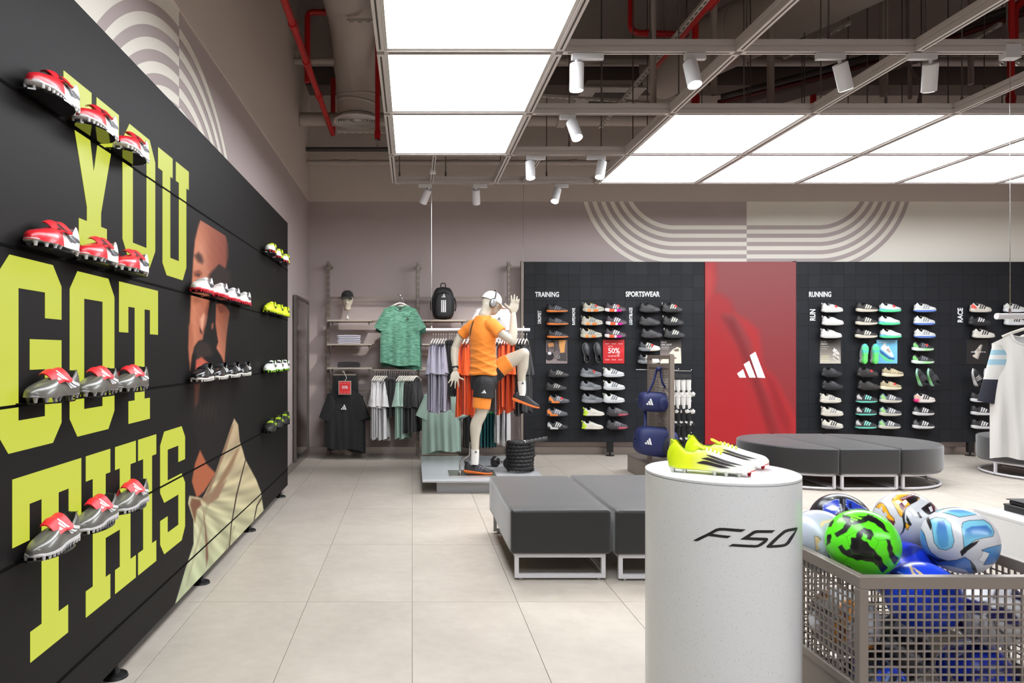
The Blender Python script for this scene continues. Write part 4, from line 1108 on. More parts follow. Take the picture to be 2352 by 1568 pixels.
# pairs shown standing or tilted
def wall_pose(cx, cy, basis, label, kind='runner', **kw):
    """basis columns: directions of the shoe's length, width and height"""
    c = P(cx, cy, SY - .06 if abs(basis[0][0]) > .2 else SY + .02); R = Matrix(basis).transposed()
    L = LASTS[kind].L * .93
    loc = c - R @ Vector((L / 2, 0, .03))
    return shoe(kind, label, loc, R.to_euler(), scale=.93, group='pairs displayed on the shoe walls', **kw)
def nrm(v): return Vector(v).normalized()
for k, x in enumerate((1346.5, 1373)):          # seen from above, toes up
    l = nrm((-.05, .12, 1)); h = nrm((0.0, -1, .12)); wv = h.cross(l)
    wall_pose(x, 809, (l, wv, h), '%s shoe of the dark grey pair standing toe up beside the red poster' % ('first' if k == 0 else 'second'), up=(74, 74, 76), sole=(170, 172, 172), stripe=(90, 90, 92), lace=(30, 30, 30), lining=(16, 16, 18), tongue=(30, 30, 26))
for k, x in enumerate((1985.5, 2010)):          # soles shown
    l = nrm((.0, -.02, 1)); h = nrm((-.12, 1, .02)); wv = h.cross(l)
    wall_pose(x, 812, (l, wv, h), '%s shoe of the pair showing bright green and blue soles' % ('first' if k == 0 else 'second'), up=(214, 216, 214), sole=RAMP('green_blue_tread', [(0, (112, 226, 104)), (.5, (104, 220, 120)), (.62, (84, 190, 190)), (.75, (96, 222, 140)), (1, (90, 190, 200))], 0, .5), stripe=(200, 204, 204))
for k, x in enumerate((2112, 2138)):
    l = nrm((-.42, -.3, .86)); h = nrm((.62, -.72, .1)); wv = h.cross(l).normalized(); h = l.cross(wv)
    wall_pose(x, 866, (l, wv, h), '%s shoe of the tilted dark pair with mint soles' % ('first' if k == 0 else 'second'), up=(44, 46, 48), sole=RAMP('mint_green_side', [(0, (176, 222, 200)), (.5, (134, 214, 120)), (1, (170, 220, 206))], 0, .5), stripe=(90, 90, 98), lining=(20, 22, 22))
for k, x in enumerate((2240, 2268)):
    l = nrm((-.42, -.3, .86)); h = nrm((.62, -.72, .1)); wv = h.cross(l).normalized(); h = l.cross(wv)
    wall_pose(x, 866, (l, wv, h), '%s shoe of the tilted black pair with white soles beside the sleeve' % ('first' if k == 0 else 'second'), up=(36, 36, 38), sole=(226, 224, 222), stripe=(226, 224, 222), lining=(20, 20, 22))

# ---- posters on the shoe walls
def poster(x0, x1, y0, y1, fn, label, panel_t, texts=()):
    Y = PYF - .016
    a, b = P(x0, y1, Y), P(x1, y0, Y); W2, H2 = b.x - a.x, b.z - a.z
    t = thing('wall_poster', label, 'poster', (a.x, Y, a.z), group='square posters on the shoe walls')
    part('board', MB().box(a.x, b.x, Y, Y + .009, a.z, b.z), M('poster_edge', (60, 60, 62), .5), t)
    me = MB().grid(lambda u, v: (u * W2, -.0012, v * H2), 130, 140).mesh('printed_face')
    put_print(me, lambda co: fn(co[:, 0] / W2, 1 - co[:, 2] / H2))
    link('printed_face', me, VCOL('poster_print', .4), t)
    for body, u0, u1, v0, v1, col in texts:
        m_ = text_mesh(body, (u1 - u0) * W2, (v1 - v0) * H2, bold=.01)
        link('lettering', m_, C(col, .5), t, (u0 * W2, -.002, (1 - v1) * H2))
def kettlebell(u, v):
    c = np.zeros((len(u), 3)) + np.array((112, 100, 98.)) + ((v - .5) * 20)[:, None]
    c = over(c, pmask(u, v, [(0, 0), (1, 0), (1, .55), (0, .35)], .0012), (92, 82, 80))
    c = over(c, pmask(u, v, [(0, .85), (1, .78), (1, 1), (0, 1)], .007), (142, 128, 126))
    c = over(c, pmask(u, v, [(.24, 0), (.42, 0), (.38, .14), (.24, .14)], .005), (40, 36, 38))
    c = over(c, pmask(u, v, [(.6, 0), (.93, 0), (.88, .3), (.86, .55), (.68, .54), (.62, .25)], .005), (222, 160, 92))
    c = over(c, pmask(u, v, [(.7, .55), (.95, .52), (.98, .9), (.52, .88), (.5, .7)], .007), (72, 64, 66))
    r = np.hypot((u - .16) / .22, (v - .68) / .2); c = over(c, np.clip((1 - r) * 12, 0, 1), (34, 31, 34))
    r = np.hypot((u - .17) / .095, (v - .56) / .075); c = over(c, np.clip((1 - r) * 8, 0, 1), (216, 212, 212))
    r = np.hypot((u - .26) / .2, (v - .36) / .2); c = over(c, np.clip((.16 - np.abs(r - .9)) * 20, 0, 1) * (v < .5), (60, 55, 56))
    c = over(c, pmask(u, v, [(.1, .14), (.34, .1), (.38, .26), (.12, .3)], .006), (210, 142, 86))
    r = np.hypot((u - .58) / .08, (v - .72) / .07); c = over(c, np.clip((.25 - np.abs(r - .8)) * 8, 0, 1), (170, 164, 164))
    return c
poster(1254, 1303, 780.5, 834.7, kettlebell, 'square poster of a hand lifting a kettlebell beside a shoe', sw1)
redp = lambda u, v: np.zeros((len(u), 3)) + np.array((206, 44, 48.)) - (v * 14)[:, None] + (pmask(u, v, [(.7, .5), (1, .35), (1, .45), (.75, .6)], .06) * 22)[:, None]
sale = (244, 214, 208)
poster(1385, 1434, 780, 834.5, redp, 'red square sale poster reading 50% among the shoes', sw1,
       [('UP TO', .24, .45, .26, .31, sale), ('50%', .24, .78, .35, .57, (250, 246, 244)), ('OFF', .65, .78, .59, .64, sale), ('ON SELECTED ITEMS', .24, .78, .66, .71, sale)] +
       [('SALE', .1 + .31 * k, .29 + .31 * k, y, y + .04, sale) for k in range(3) for y in (.15, .82)])
def shoe_blob(u, v, cx, cy, sc, ang, c, col, sole):
    a, b = (u - cx) / sc, (v - cy) / sc
    x = a * math.cos(ang) + b * math.sin(ang); y = -a * math.sin(ang) + b * math.cos(ang)
    c = over(c, pmask(x, y, [(-1, .35), (-1, .1), (-.95, -.45), (-.75, -.4), (-.5, -.15), (-.25, -.4), (.2, -.15), (.75, .05), (1, .2), (1, .35)], .04), col)
    c = over(c, pmask(x, y, [(-1.05, .3), (1.05, .28), (1.0, .52), (-1, .55)], .04), sole)
    for k in range(3): c = over(c, pmask(x, y, [(-.25 + .2 * k, .25), (-.14 + .2 * k, .25), (0 + .2 * k, -.1 + .06 * k), (-.1 + .2 * k, -.12 + .06 * k)], .02), (96, 84, 76))
    return c
def pe(u, v):
    c = np.zeros((len(u), 3)) + (np.array((44, 40, 40.)) * (1 - v)[:, None] + np.array((176, 160, 152.)) * v[:, None])
    c = over(c, pmask(u, v, [(.02, .9), (.38, .62), (.6, .4), (.82, .3), (.96, .36), (1, .98), (0, .98)], .01), (226, 216, 196))
    for q in ([(.3, .68), (.42, .58), (.66, .62), (.6, .7)], [(.36, .8), (.7, .72), (.8, .78), (.5, .86)], [(.62, .42), (.86, .36), (.9, .48), (.72, .5)]): c = over(c, pmask(u, v, q, .012), (118, 104, 92))
    return c
poster(1516, 1565, 780, 834.7, pe, 'square poster reading MOVE LIKE LIGHT with a cream shoe', sw1, [('MOVE', .06, .3, .07, .14, (240, 238, 236)), ('LIKE LIGHT', .06, .55, .17, .24, (240, 238, 236)), ('LIGHTBLAZE', .06, .42, .29, .33, (230, 228, 226)), ('SPORTSWEAR', .06, .4, .37, .4, (210, 206, 204))])
def pf(u, v):
    c = np.zeros((len(u), 3)) + (np.array((48, 44, 40.)) * (1 - v)[:, None] + np.array((196, 188, 176.)) * v[:, None])
    for k in range(3): c = over(c, pmask(u, v, [(.06, .68 + .09 * k), (.46, .68 + .09 * k), (.46, .70 + .09 * k), (.06, .70 + .09 * k)], .005), (214, 208, 150))
    c = shoe_blob(u, v, .8, .48, .17, .5, c, (226, 222, 216), (206, 202, 196))
    c = shoe_blob(u, v, .8, .64, .16, .5, c, (190, 184, 176), (226, 222, 214)); return shoe_blob(u, v, .8, .78, .16, .5, c, (150, 144, 136), (200, 194, 186))
poster(1883, 1931, 780, 834.5, pf, 'square poster reading ULTRA ENERGY with a floating white shoe', sw2, [('ULTRA', .06, .32, .06, .12, (240, 238, 230)), ('ENERGY', .06, .38, .15, .21, (240, 238, 230)), ('ULTRABOOST', .06, .44, .28, .31, (226, 222, 210)), ('RUNNING', .06, .34, .37, .4, (206, 202, 190))])
def ph(u, v):
    c = np.zeros((len(u), 3)) + np.array((104, 178, 214.)) + (u * 14)[:, None]
    c = over(c, pmask(u, v, [(.15, .42), (.3, .5), (.6, .72), (.88, .78), (.84, .84), (.5, .86), (.2, .62)], .015), (46, 98, 160))
    c = over(c, pmask(u, v, [(.12, .52), (.3, .64), (.6, .82), (.82, .84), (.78, .92), (.45, .9), (.2, .7)], .015), (98, 208, 140))
    return shoe_blob(u, v, .58, .42, .34, .62, c, (232, 228, 220), (206, 220, 226))
poster(2013, 2061, 780, 834.5, ph, 'pale blue square poster of a floating white and green shoe', sw2, [('SUPERNOVA RISE 3', .06, .94, .07, .13, (214, 232, 240))])
pj = lambda u, v: shoe_blob(u, v, .5, .45, .3, -1.2, np.zeros((len(u), 3)) + np.array((26, 25, 26.)), (206, 196, 184), (150, 142, 132))
poster(2220, 2269, 779.6, 837, pj, 'black square poster of a pale shoe standing on its heel', sw2, [('ADIZERO EVO SL', .2, .9, .47, .52, (236, 234, 232))])

# ================================================================== red screen between the shoe walls
rs = thing('red_video_screen', 'tall red video screen with a white three-bar mark between the two shoe walls', 'video screen', (4.67, PYF, 0))
part('cabinet', MB().box(4.040, 5.300, PYF - .012, PYF + .06, .16, PZ1), M('red_screen_case', (120, 26, 30), .5), rs)
def red_fn(co):
    px = VX + co[:, 0] * FPX / PYF; py = VY - (co[:, 2] - CH) * FPX / PYF
    A = lambda pts: [(1180 + x / 3.136, 580 + y / 3.136) for x, y in pts]
    t = np.clip((py - 600) / 420, 0, 1)[:, None]
    c = np.array((168, 84, 86.)) * (1 - t) + np.array((176, 40, 48.)) * t
    for pts, s_, col in [([(1375, 70), (1450, 70), (1460, 180), (1440, 280), (1490, 300), (1560, 350), (1590, 440), (1500, 450), (1560, 560), (1640, 700), (1720, 900), (1800, 1150), (1900, 1390), (1375, 1390)], 9, (206, 40, 46)),
                         ([(1375, 120), (1420, 80), (1440, 200), (1420, 300), (1375, 380)], 8, (226, 72, 72)), ([(1590, 440), (1700, 500), (1760, 560), (1780, 700), (1790, 820), (1880, 900), (1960, 1060), (2030, 1200), (2030, 1390), (1960, 1390), (1860, 1100), (1760, 880), (1700, 640)], 8, (222, 44, 50)),
                         ([(1500, 460), (1580, 480), (1700, 760), (1790, 1000), (1880, 1300), (1860, 1390), (1740, 1000), (1600, 640)], 8, (150, 28, 34)), ([(1800, 860), (1870, 920), (1990, 1200), (2000, 1390), (1900, 1200)], 8, (168, 32, 38)), ([(1380, 500), (1440, 520), (1580, 700), (1640, 900), (1700, 1200), (1600, 1390), (1380, 1390)], 12, (204, 34, 42))]:
        c = over(c, pmask(px, py, A(pts), s_) * .8, col)
    return c
me = MB().grid(lambda u, v: (4.043 + u * 1.254, PYF - .0135, .165 + v * (PZ1 - .168)), 90, 170).mesh('screen_picture')
put_print(me, red_fn); me.transform(Matrix.Translation(-rs.location))
link('screen_picture', me, VCOL('red_picture', .5, emit=SCREEN * .85, spec=.35), rs)
a = P(1693, 867.5, PYF - .014)
part('logo', logo_mb((a.x, PYF - .0138, a.z), (1, 0, 0), (0, 0, 1), 64.5 * PYF / FPX, (0, -1, 0)), M('screen_white', (232, 236, 246), .5, emit=SCREEN * .85), rs)

# ================================================================== benches
leather = M('charcoal_leatherette', (25, 24, 25), .45, spec=.4, sheen=.42, bump=.06, bscale=9)
frame_w = M('white_bench_frame', (206, 204, 208), .4)
nickel = M('nickel', (170, 168, 166), .25, 1.0)
def square_bench(x0, x1, y0, y1, label):
    t = thing('square_bench', label, 'bench', ((x0 + x1) / 2, (y0 + y1) / 2, 0), group='square benches')
    z0, z1 = .168, .447
    b = bmesh.new(); bmesh.ops.create_cube(b, size=1)
    for v in b.verts: v.co = Vector(((v.co.x) * (x1 - x0), v.co.y * (y1 - y0), (z0 + z1) / 2 + v.co.z * (z1 - z0)))
    bmesh.ops.subdivide_edges(b, edges=b.edges, cuts=7, use_grid_fill=True)
    hx, hy = (x1 - x0) / 2, (y1 - y0) / 2
    for v in b.verts:
        if v.co.z > z1 - .001: v.co.z += .010 * (1 - (v.co.x / hx) ** 2) * (1 - (v.co.y / hy) ** 2)
        v.co.x += .004 * math.sin(v.co.y * 5) * (abs(v.co.x) > hx - .01)
    ed = [e for e in b.edges if len(e.link_faces) == 2 and e.calc_face_angle(0) > .6]
    bmesh.ops.bevel(b, geom=ed, offset=.022, segments=4, profile=.5, affect='EDGES')
    me = bpy.data.meshes.new('cushion'); b.to_mesh(me); b.free()
    for p in me.polygons: p.use_smooth = True
    link('cushion', me, leather, t)
    for y in (y0 + .03, y1 - .055):
        s_ = .025; a, c = x0 + .03, x1 - .03
        fr = part('end_frame', MB().box(a, c, y, y + s_, .142, .167).box(a, c, y, y + s_, .014, .039).box(a, a + s_, y, y + s_, .039, .142).box(c - s_, c, y, y + s_, .039, .142), frame_w, t)
        for x in (a + .04, c - .04): part('glide', MB().lathe([(.012, .014), (.014, .006), (.012, 0)], 12, (x, y + .0125, 0)), nickel, fr)
    for x in (x0 + .03, x1 - .055): part('side_rail', MB().box(x, x + .025, y0 + .055, y1 - .055, .142, .167), frame_w, t)
square_bench(.612, 1.240, 4.385, 5.62, 'charcoal padded bench on a white frame in front of the mannequin platform')
square_bench(1.258, 1.886, 4.37, 5.66, 'charcoal padded bench on a white frame, partly behind the speckled pedestal')

def oval_piece(pts, label, front_pts, base, grp):
    t = thing('oval_bench_section', label, 'bench', base, group=grp)
    z0, z1 = .175, .437
    b = bmesh.new()
    lo = [b.verts.new((p[0] - base[0], p[1] - base[1], z0)) for p in pts]; hi = [b.verts.new((p[0] - base[0], p[1] - base[1], z1)) for p in pts]
    n = len(pts); b.faces.new(lo[::-1]); b.faces.new(hi)
    for i in range(n): b.faces.new((lo[i], lo[(i + 1) % n], hi[(i + 1) % n], hi[i]))
    bmesh.ops.recalc_face_normals(b, faces=b.faces)
    ed = [e for e in b.edges if len(e.link_faces) == 2 and e.calc_face_angle(0) > .5]
    bmesh.ops.bevel(b, geom=ed, offset=.02, segments=4, profile=.5, affect='EDGES', clamp_overlap=True)
    me = bpy.data.meshes.new('cushion'); b.to_mesh(me); b.free()
    for p in me.polygons: p.use_smooth = True
    me.set_sharp_from_angle(angle=.9)
    link('cushion', me, leather, t)
    q = [Vector((p[0], p[1], 0)) for p in front_pts]
    fr = part('frame', MB().tube([p + Vector((0, 0, .16)) for p in q], .0135, 4, closed=True).tube([p + Vector((0, 0, .022)) for p in q], .0135, 4, closed=True), frame_w, t)
    return t, fr
def half_ellipse(xc, yc, rx, ry, side, n=22):
    return [(xc + side * rx * math.sin(PI * k / n), yc - ry * math.cos(PI * k / n)) for k in range(n + 1)]
def oval_bench(xa, xb, yc, ry, rxl, rxr, name, right=True):
    g = 'sections of the oval bench ' + name
    def posts(t, fr, pp):
        for p in pp:
            part('post', MB().box(p[0] - .012, p[0] + .012, p[1] - .012, p[1] + .012, .022, .16), frame_w, t)
            part('glide', MB().lathe([(.01, .016), (.012, .0)], 10, (p[0], p[1], 0)), nickel, fr)
    L = half_ellipse(xa - .006, yc, rxl, ry, -1); Lf = half_ellipse(xa - .04, yc, rxl - .07, ry - .04, -1)
    posts(*oval_piece(L, 'rounded end section of the charcoal oval bench %s' % name, Lf, (xa - .3, yc, 0), g), [Lf[0], Lf[-1], Lf[11]])
    if right:
        c = [(xa + .004, yc - ry), (xb - .004, yc - ry), (xb - .004, yc + ry), (xa + .004, yc + ry)]
        cf = [(xa + .035, yc - ry + .03), (xb - .035, yc - ry + .03), (xb - .035, yc + ry - .03), (xa + .035, yc + ry - .03)]
        posts(*oval_piece(c, 'straight middle section of the charcoal oval bench %s' % name, cf, ((xa + xb) / 2, yc, 0), g), cf)
        R = half_ellipse(xb + .006, yc, rxr, ry, 1); Rf = half_ellipse(xb + .04, yc, rxr - .07, ry - .04, 1)
        posts(*oval_piece(R, 'far rounded end of the charcoal oval bench nearest the RACE shoes', Rf, (xb + .3, yc, 0), g), [Rf[0], Rf[-1], Rf[11]])
oval_bench(4.40, 5.03, 7.95, .70, .67, .80, 'in front of the red screen')
oval_bench(7.45, 8.1, 8.2, .70, .70, .7, 'under the hanging white shirt', right=False)

# ================================================================== speckled pedestal
PC, PR, PZT = Vector((1.041, 2.382, 0)), .242, 1.025
def terrazzo():
    m = bpy.data.materials.new('speckled_composite'); m.use_nodes = True
    nt = m.node_tree; b = nt.nodes['Principled BSDF']; tc = nt.nodes.new('ShaderNodeTexCoord')
    def specks(scale, thr, col, prev):
        v = nt.nodes.new('ShaderNodeTexVoronoi'); v.inputs['Scale'].default_value = scale
        nt.links.new(tc.outputs['Object'], v.inputs['Vector'])
        wn = nt.nodes.new('ShaderNodeTexWhiteNoise'); nt.links.new(v.outputs['Color'], wn.inputs['Vector'])
        lt = nt.nodes.new('ShaderNodeMath'); lt.operation = 'LESS_THAN'; lt.inputs[1].default_value = .32; nt.links.new(v.outputs['Distance'], lt.inputs[0])
        l2 = nt.nodes.new('ShaderNodeMath'); l2.operation = 'LESS_THAN'; l2.inputs[1].default_value = thr; nt.links.new(wn.outputs['Value'], l2.inputs[0])
        mu = nt.nodes.new('ShaderNodeMath'); mu.operation = 'MULTIPLY'; nt.links.new(lt.outputs[0], mu.inputs[0]); nt.links.new(l2.outputs[0], mu.inputs[1])
        mx = nt.nodes.new('ShaderNodeMix'); mx.data_type = 'RGBA'; nt.links.new(mu.outputs[0], mx.inputs[0])
        if prev is None: mx.inputs[6].default_value = lin((212, 213, 213))
        else: nt.links.new(prev, mx.inputs[6])
        mx.inputs[7].default_value = lin(col); return mx.outputs[2]
    c = specks(420, .10, (172, 170, 168), None); c = specks(330, .16, (218, 218, 217), c); c = specks(320, .022, (124, 120, 116), c)
    nt.links.new(c, b.inputs['Base Color']); b.inputs['Roughness'].default_value = .28
    return m
tz = terrazzo()
ped = thing('display_pedestal', 'round speckled grey pedestal lettered F50 carrying lime football boots', 'pedestal', PC)
part('drum', MB().lathe([(PR, 0), (PR, PZT - .012)], 96, PC), tz, ped, smooth='auto')
part('top_disc', MB().lathe([(PR - .006, PZT - .014), (PR, PZT - .008), (PR, PZT - .002), (PR - .003, PZT)], 96, PC), tz, ped, smooth='auto')
def on_drum(px, py, off):
    d = Vector(((px - VX) / FPX, 1.0, -(py - VY) / FPX)); o = Vector((0, 0, CH)) - PC; R = PR + off
    a = d.x ** 2 + d.y ** 2; b = 2 * (o.x * d.x + o.y * d.y); c = o.x ** 2 + o.y ** 2 - R * R
    t = (-b - math.sqrt(b * b - 4 * a * c)) / (2 * a)
    return Vector((0, 0, CH)) + d * t
ink = M('black_vinyl', (26, 24, 26), .4)
G5 = lambda x, y: (1570 + x / 8.4, 1190 + y / 8.4)
def strokes(quads):
    mb = MB()
    for q in quads:        # q = two edges (lists of points) joined into a band
        e0, e1 = q
        def lerp(e, u):
            k = u * (len(e) - 1); i = min(int(k), len(e) - 2); f = k - i
            return (e[i][0] * (1 - f) + e[i + 1][0] * f, e[i][1] * (1 - f) + e[i + 1][1] * f)
        n = 40
        vs = []
        for k in range(n + 1):
            for e in (e0, e1):
                vs.append(on_drum(*G5(*lerp(e, k / n)), .0008))
        mb.add(vs, [(2 * i, 2 * i + 1, 2 * i + 3, 2 * i + 2) for i in range(n)])
    return mb
part('lettering', strokes([([(178, 430), (300, 365), (440, 300), (540, 245), (620, 200), (680, 186), (760, 182), (900, 192), (1050, 204), (1205, 214)], [(270, 441), (380, 385), (480, 338), (560, 298), (640, 252), (700, 238), (770, 235), (890, 247), (1020, 257), (1120, 262)]),
                           ([(560, 298), (740, 322), (925, 340)], [(475, 338), (660, 362), (845, 384)])]), ink, ped)
part('lettering', strokes([([(1775, 228), (1580, 228), (1400, 228), (1340, 245), (1290, 280), (1190, 345), (1090, 408)], [(1705, 282), (1560, 282), (1430, 282), (1390, 290), (1350, 312), (1310, 338), (1275, 364)]),
                           ([(1275, 364), (1430, 370), (1590, 374), (1630, 386), (1636, 410), (1600, 460), (1520, 520), (1450, 555), (1380, 566), (1120, 552), (862, 537)], [(1090, 408), (1310, 420), (1535, 428), (1545, 430), (1540, 434), (1520, 452), (1470, 486), (1430, 508), (1385, 515), (1165, 505), (950, 492)])]), ink, ped)
part('lettering', strokes([([(2195, 172), (2130, 182), (2000, 206), (1930, 235), (1850, 300), (1720, 418), (1600, 538), (1598, 560), (1640, 570), (1800, 564), (1930, 550), (1990, 530), (2050, 480), (2130, 350), (2200, 205), (2195, 172)],
                            [(2155, 238), (2100, 245), (2020, 258), (1965, 282), (1900, 335), (1810, 416), (1712, 512), (1712, 514), (1720, 516), (1820, 511), (1920, 500), (1955, 488), (1990, 460), (2060, 352), (2155, 240), (2155, 238)])]), ink, ped)

# ---- lime boots on it
f50up = RAMP('lime_to_white', [(0, (206, 232, 30)), (.3, (226, 232, 20)), (.48, (232, 236, 120)), (.66, (234, 234, 222)), (1, (236, 236, 226))], 0, .4, coat=.2, noise=.06)
clear_sole = RAMP('clear_plate', [(0, (196, 206, 120)), (.5, (190, 204, 110)), (.7, (214, 216, 206)), (.88, (216, 214, 206)), (.9, (220, 40, 54)), (1, (220, 60, 66))], 0, .12)
stud_m = RAMP('clear_studs', [(0, (214, 216, 206)), (.86, (206, 208, 196)), (.88, (226, 40, 60)), (1, (226, 40, 60))], 0, .15)
ang = -.455
for k, (x_h, y_h) in enumerate([(.860, 2.372), (.968, 2.500)]):
    c = Vector((x_h, y_h, PZT + .0005))
    shoe('f50', ['lime to white football boot in front on the pedestal', 'lime to white football boot behind its partner on the pedestal'][k], c, (0, 0, ang + .03 * k), f50up, clear_sole, (44, 34, 38), lining=(196, 220, 60), lace=(218, 238, 40), tongue=(212, 234, 50), stud=stud_m, scale=.92, group='lime boots on the pedestal', rough=.4)

# ================================================================== ball crate
crate_m = M('taupe_steel', (134, 124, 116), .4, .3)
CX0, CX1, CY0, CY1, CZ0, CZ1 = 1.364, 2.02, 2.15, 2.80, .40, .738
cr = thing('ball_crate', 'taupe steel mesh crate filled with footballs', 'crate', ((CX0 + CX1) / 2, (CY0 + CY1) / 2, 0))
e = .028
for n_, b_ in (('rim', (CX0, CX1, CY0, CY0 + e, CZ1 - .038, CZ1)), ('rim', (CX0, CX1, CY1 - e, CY1, CZ1 - .038, CZ1)), ('rim', (CX0, CX0 + e, CY0 + e, CY1 - e, CZ1 - .038, CZ1)), ('rim', (CX1 - e, CX1, CY0 + e, CY1 - e, CZ1 - .038, CZ1)),
               ('post', (CX0, CX0 + e, CY0, CY0 + e, .02, CZ1 - .038)), ('post', (CX1 - e, CX1, CY0, CY0 + e, .02, CZ1 - .038)), ('post', (CX0, CX0 + e, CY1 - e, CY1, .02, CZ1 - .038)), ('post', (CX1 - e, CX1, CY1 - e, CY1, .02, CZ1 - .038)),
               ('sill', (CX0, CX1, CY0, CY0 + e, .19, .22)), ('sill', (CX0, CX1, CY1 - e, CY1, .19, .22)), ('sill', (CX0, CX0 + e, CY0 + e, CY1 - e, .372, CZ0)), ('sill', (CX1 - e, CX1, CY0 + e, CY1 - e, .372, CZ0))):
    part({'rim': 'rim', 'post': 'post', 'sill': 'lower_rail'}[n_], MB().box(*b_), crate_m, cr, bevel=.002, seg=1)
part('bottom_tray', MB().box(CX0 + e, CX1 - e, CY0 + e, CY1 - e, .20, .206), crate_m, cr)
part('side_panel', MB().box(CX0 + .006, CX0 + .016, CY0 + e, CY1 - e, .03, .372), crate_m, cr)
part('side_panel', MB().box(CX1 - .016, CX1 - .006, CY0 + e, CY1 - e, .03, .372), crate_m, cr)
def mesh_face(axis, at, lo, hi, z0, z1, pitch=.0252, r=.0026):
    mb = MB(); n = int((hi - lo) / pitch)
    for k in range(1, n + 1):
        q = lo + (hi - lo) * k / (n + 1)
        mb.box(*((q - r, q + r, at - r, at + r, z0, z1) if axis == 'x' else (at - r, at + r, q - r, q + r, z0, z1)))
    m_ = int((z1 - z0) / pitch)
    for k in range(1, m_ + 1):
        q = z0 + (z1 - z0) * k / (m_ + 1)
        mb.box(*((lo, hi, at - r * .9, at + r * .9, q - r, q + r) if axis == 'x' else (at - r * .9, at + r * .9, lo, hi, q - r, q + r)))
    part('wire_mesh', mb, crate_m, cr)
mesh_face('x', CY0 + .010, CX0 + e, CX1 - e, .22, CZ1 - .038); mesh_face('x', CY1 - .010, CX0 + e, CX1 - e, .22, CZ1 - .038)
mesh_face('y', CX0 + .010, CY0 + e, CY1 - e, CZ0, CZ1 - .038); mesh_face('y', CX1 - .010, CY0 + e, CY1 - e, CZ0, CZ1 - .038)

# ---- footballs
BR = .110
def frame_of(c, roll):
    """unit vectors: toward the camera, to the picture's right, upward, rolled"""
    n = (Vector((0, 0, CH)) - Vector(c)).normalized(); r = n.cross(Vector((0, 0, 1))).normalized() * -1; u = n.cross(r) * -1
    if u.z < 0: u = -u
    ca, sa = math.cos(roll), math.sin(roll)
    return np.array(n), np.array(r * ca + u * sa), np.array(u * ca - r * sa)
def lobe(a, b, cx, cy, rx, ry, rot=0.0, bend=0.0, p=3.0):
    ca, sa = math.cos(rot), math.sin(rot); x = (a - cx) * ca + (b - cy) * sa; y = -(a - cx) * sa + (b - cy) * ca
    y = y + bend * x * x
    return 1 - (np.abs(x / rx) ** p + np.abs(y / ry) ** p) ** (1 / p)
def stepm(d, s_=.03): return np.clip(d / s_ + .5, 0, 1)
def trionda(base, c_in, c_dark, line=(24, 22, 26), check=None):
    def fn(p):
        # six rounded panels around the ball, each with an S-bend, dark core and thin outline
        c = np.zeros((len(p), 3)) + np.array(base, float)
        dirs = [((0, 0, 1), (1, 0, 0)), ((0, 0, -1), (1, 0, 0)), ((1, 0, 0), (0, 1, 0)), ((-1, 0, 0), (0, 1, 0)), ((0, 1, 0), (0, 0, 1)), ((0, -1, 0), (0, 0, 1))]
        for i, (d, t) in enumerate(dirs):
            d = np.array(d, float); t = np.array(t, float); s_ = np.cross(d, t)
            for sg in (1, -1):
                f = p @ d; a = p @ t; b = p @ s_
                m = f > .25
                ld = lobe(a, b, .30 * sg, .16 * sg, .34, .19, .5, .9 * sg, 2.6)
                c = over(c, stepm(ld + .07) * m, line); c = over(c, stepm(ld) * m, c_in)
                core = lobe(a, b, .30 * sg, .19 * sg, .25, .10, .5, .9 * sg, 2.6); c = over(c, stepm(core, .5) * m, c_dark)
                if check is not None:
                    ck = ((np.floor(a * 9) + np.floor(b * 9)) % 2 == 0); c = over(c, stepm(core, .05) * m * ck, check)
            sw = stepm(.035 - np.abs(p @ s_ + .25 * np.sin(3 * (p @ t)))) * stepm(.38 - np.abs((p @ t) - .55)) * ((p @ d) > .2)
            c = over(c, sw, line)
        return c
    return fn
def swirl(base, bands, freq=3.0):
    def fn(p):
        c = np.zeros((len(p), 3)) + np.array(base, float)
        for k, (col, off, wd) in enumerate(bands):
            s_ = np.sin(freq * p[:, 0] + 2.1 * np.sin(2.3 * p[:, 1] + k) + off) + .5 * np.sin(4 * p[:, 2] + k * 1.7)
            c = over(c, stepm(wd - np.abs(s_ - .3 * k), .06), col)
        return c
    return fn
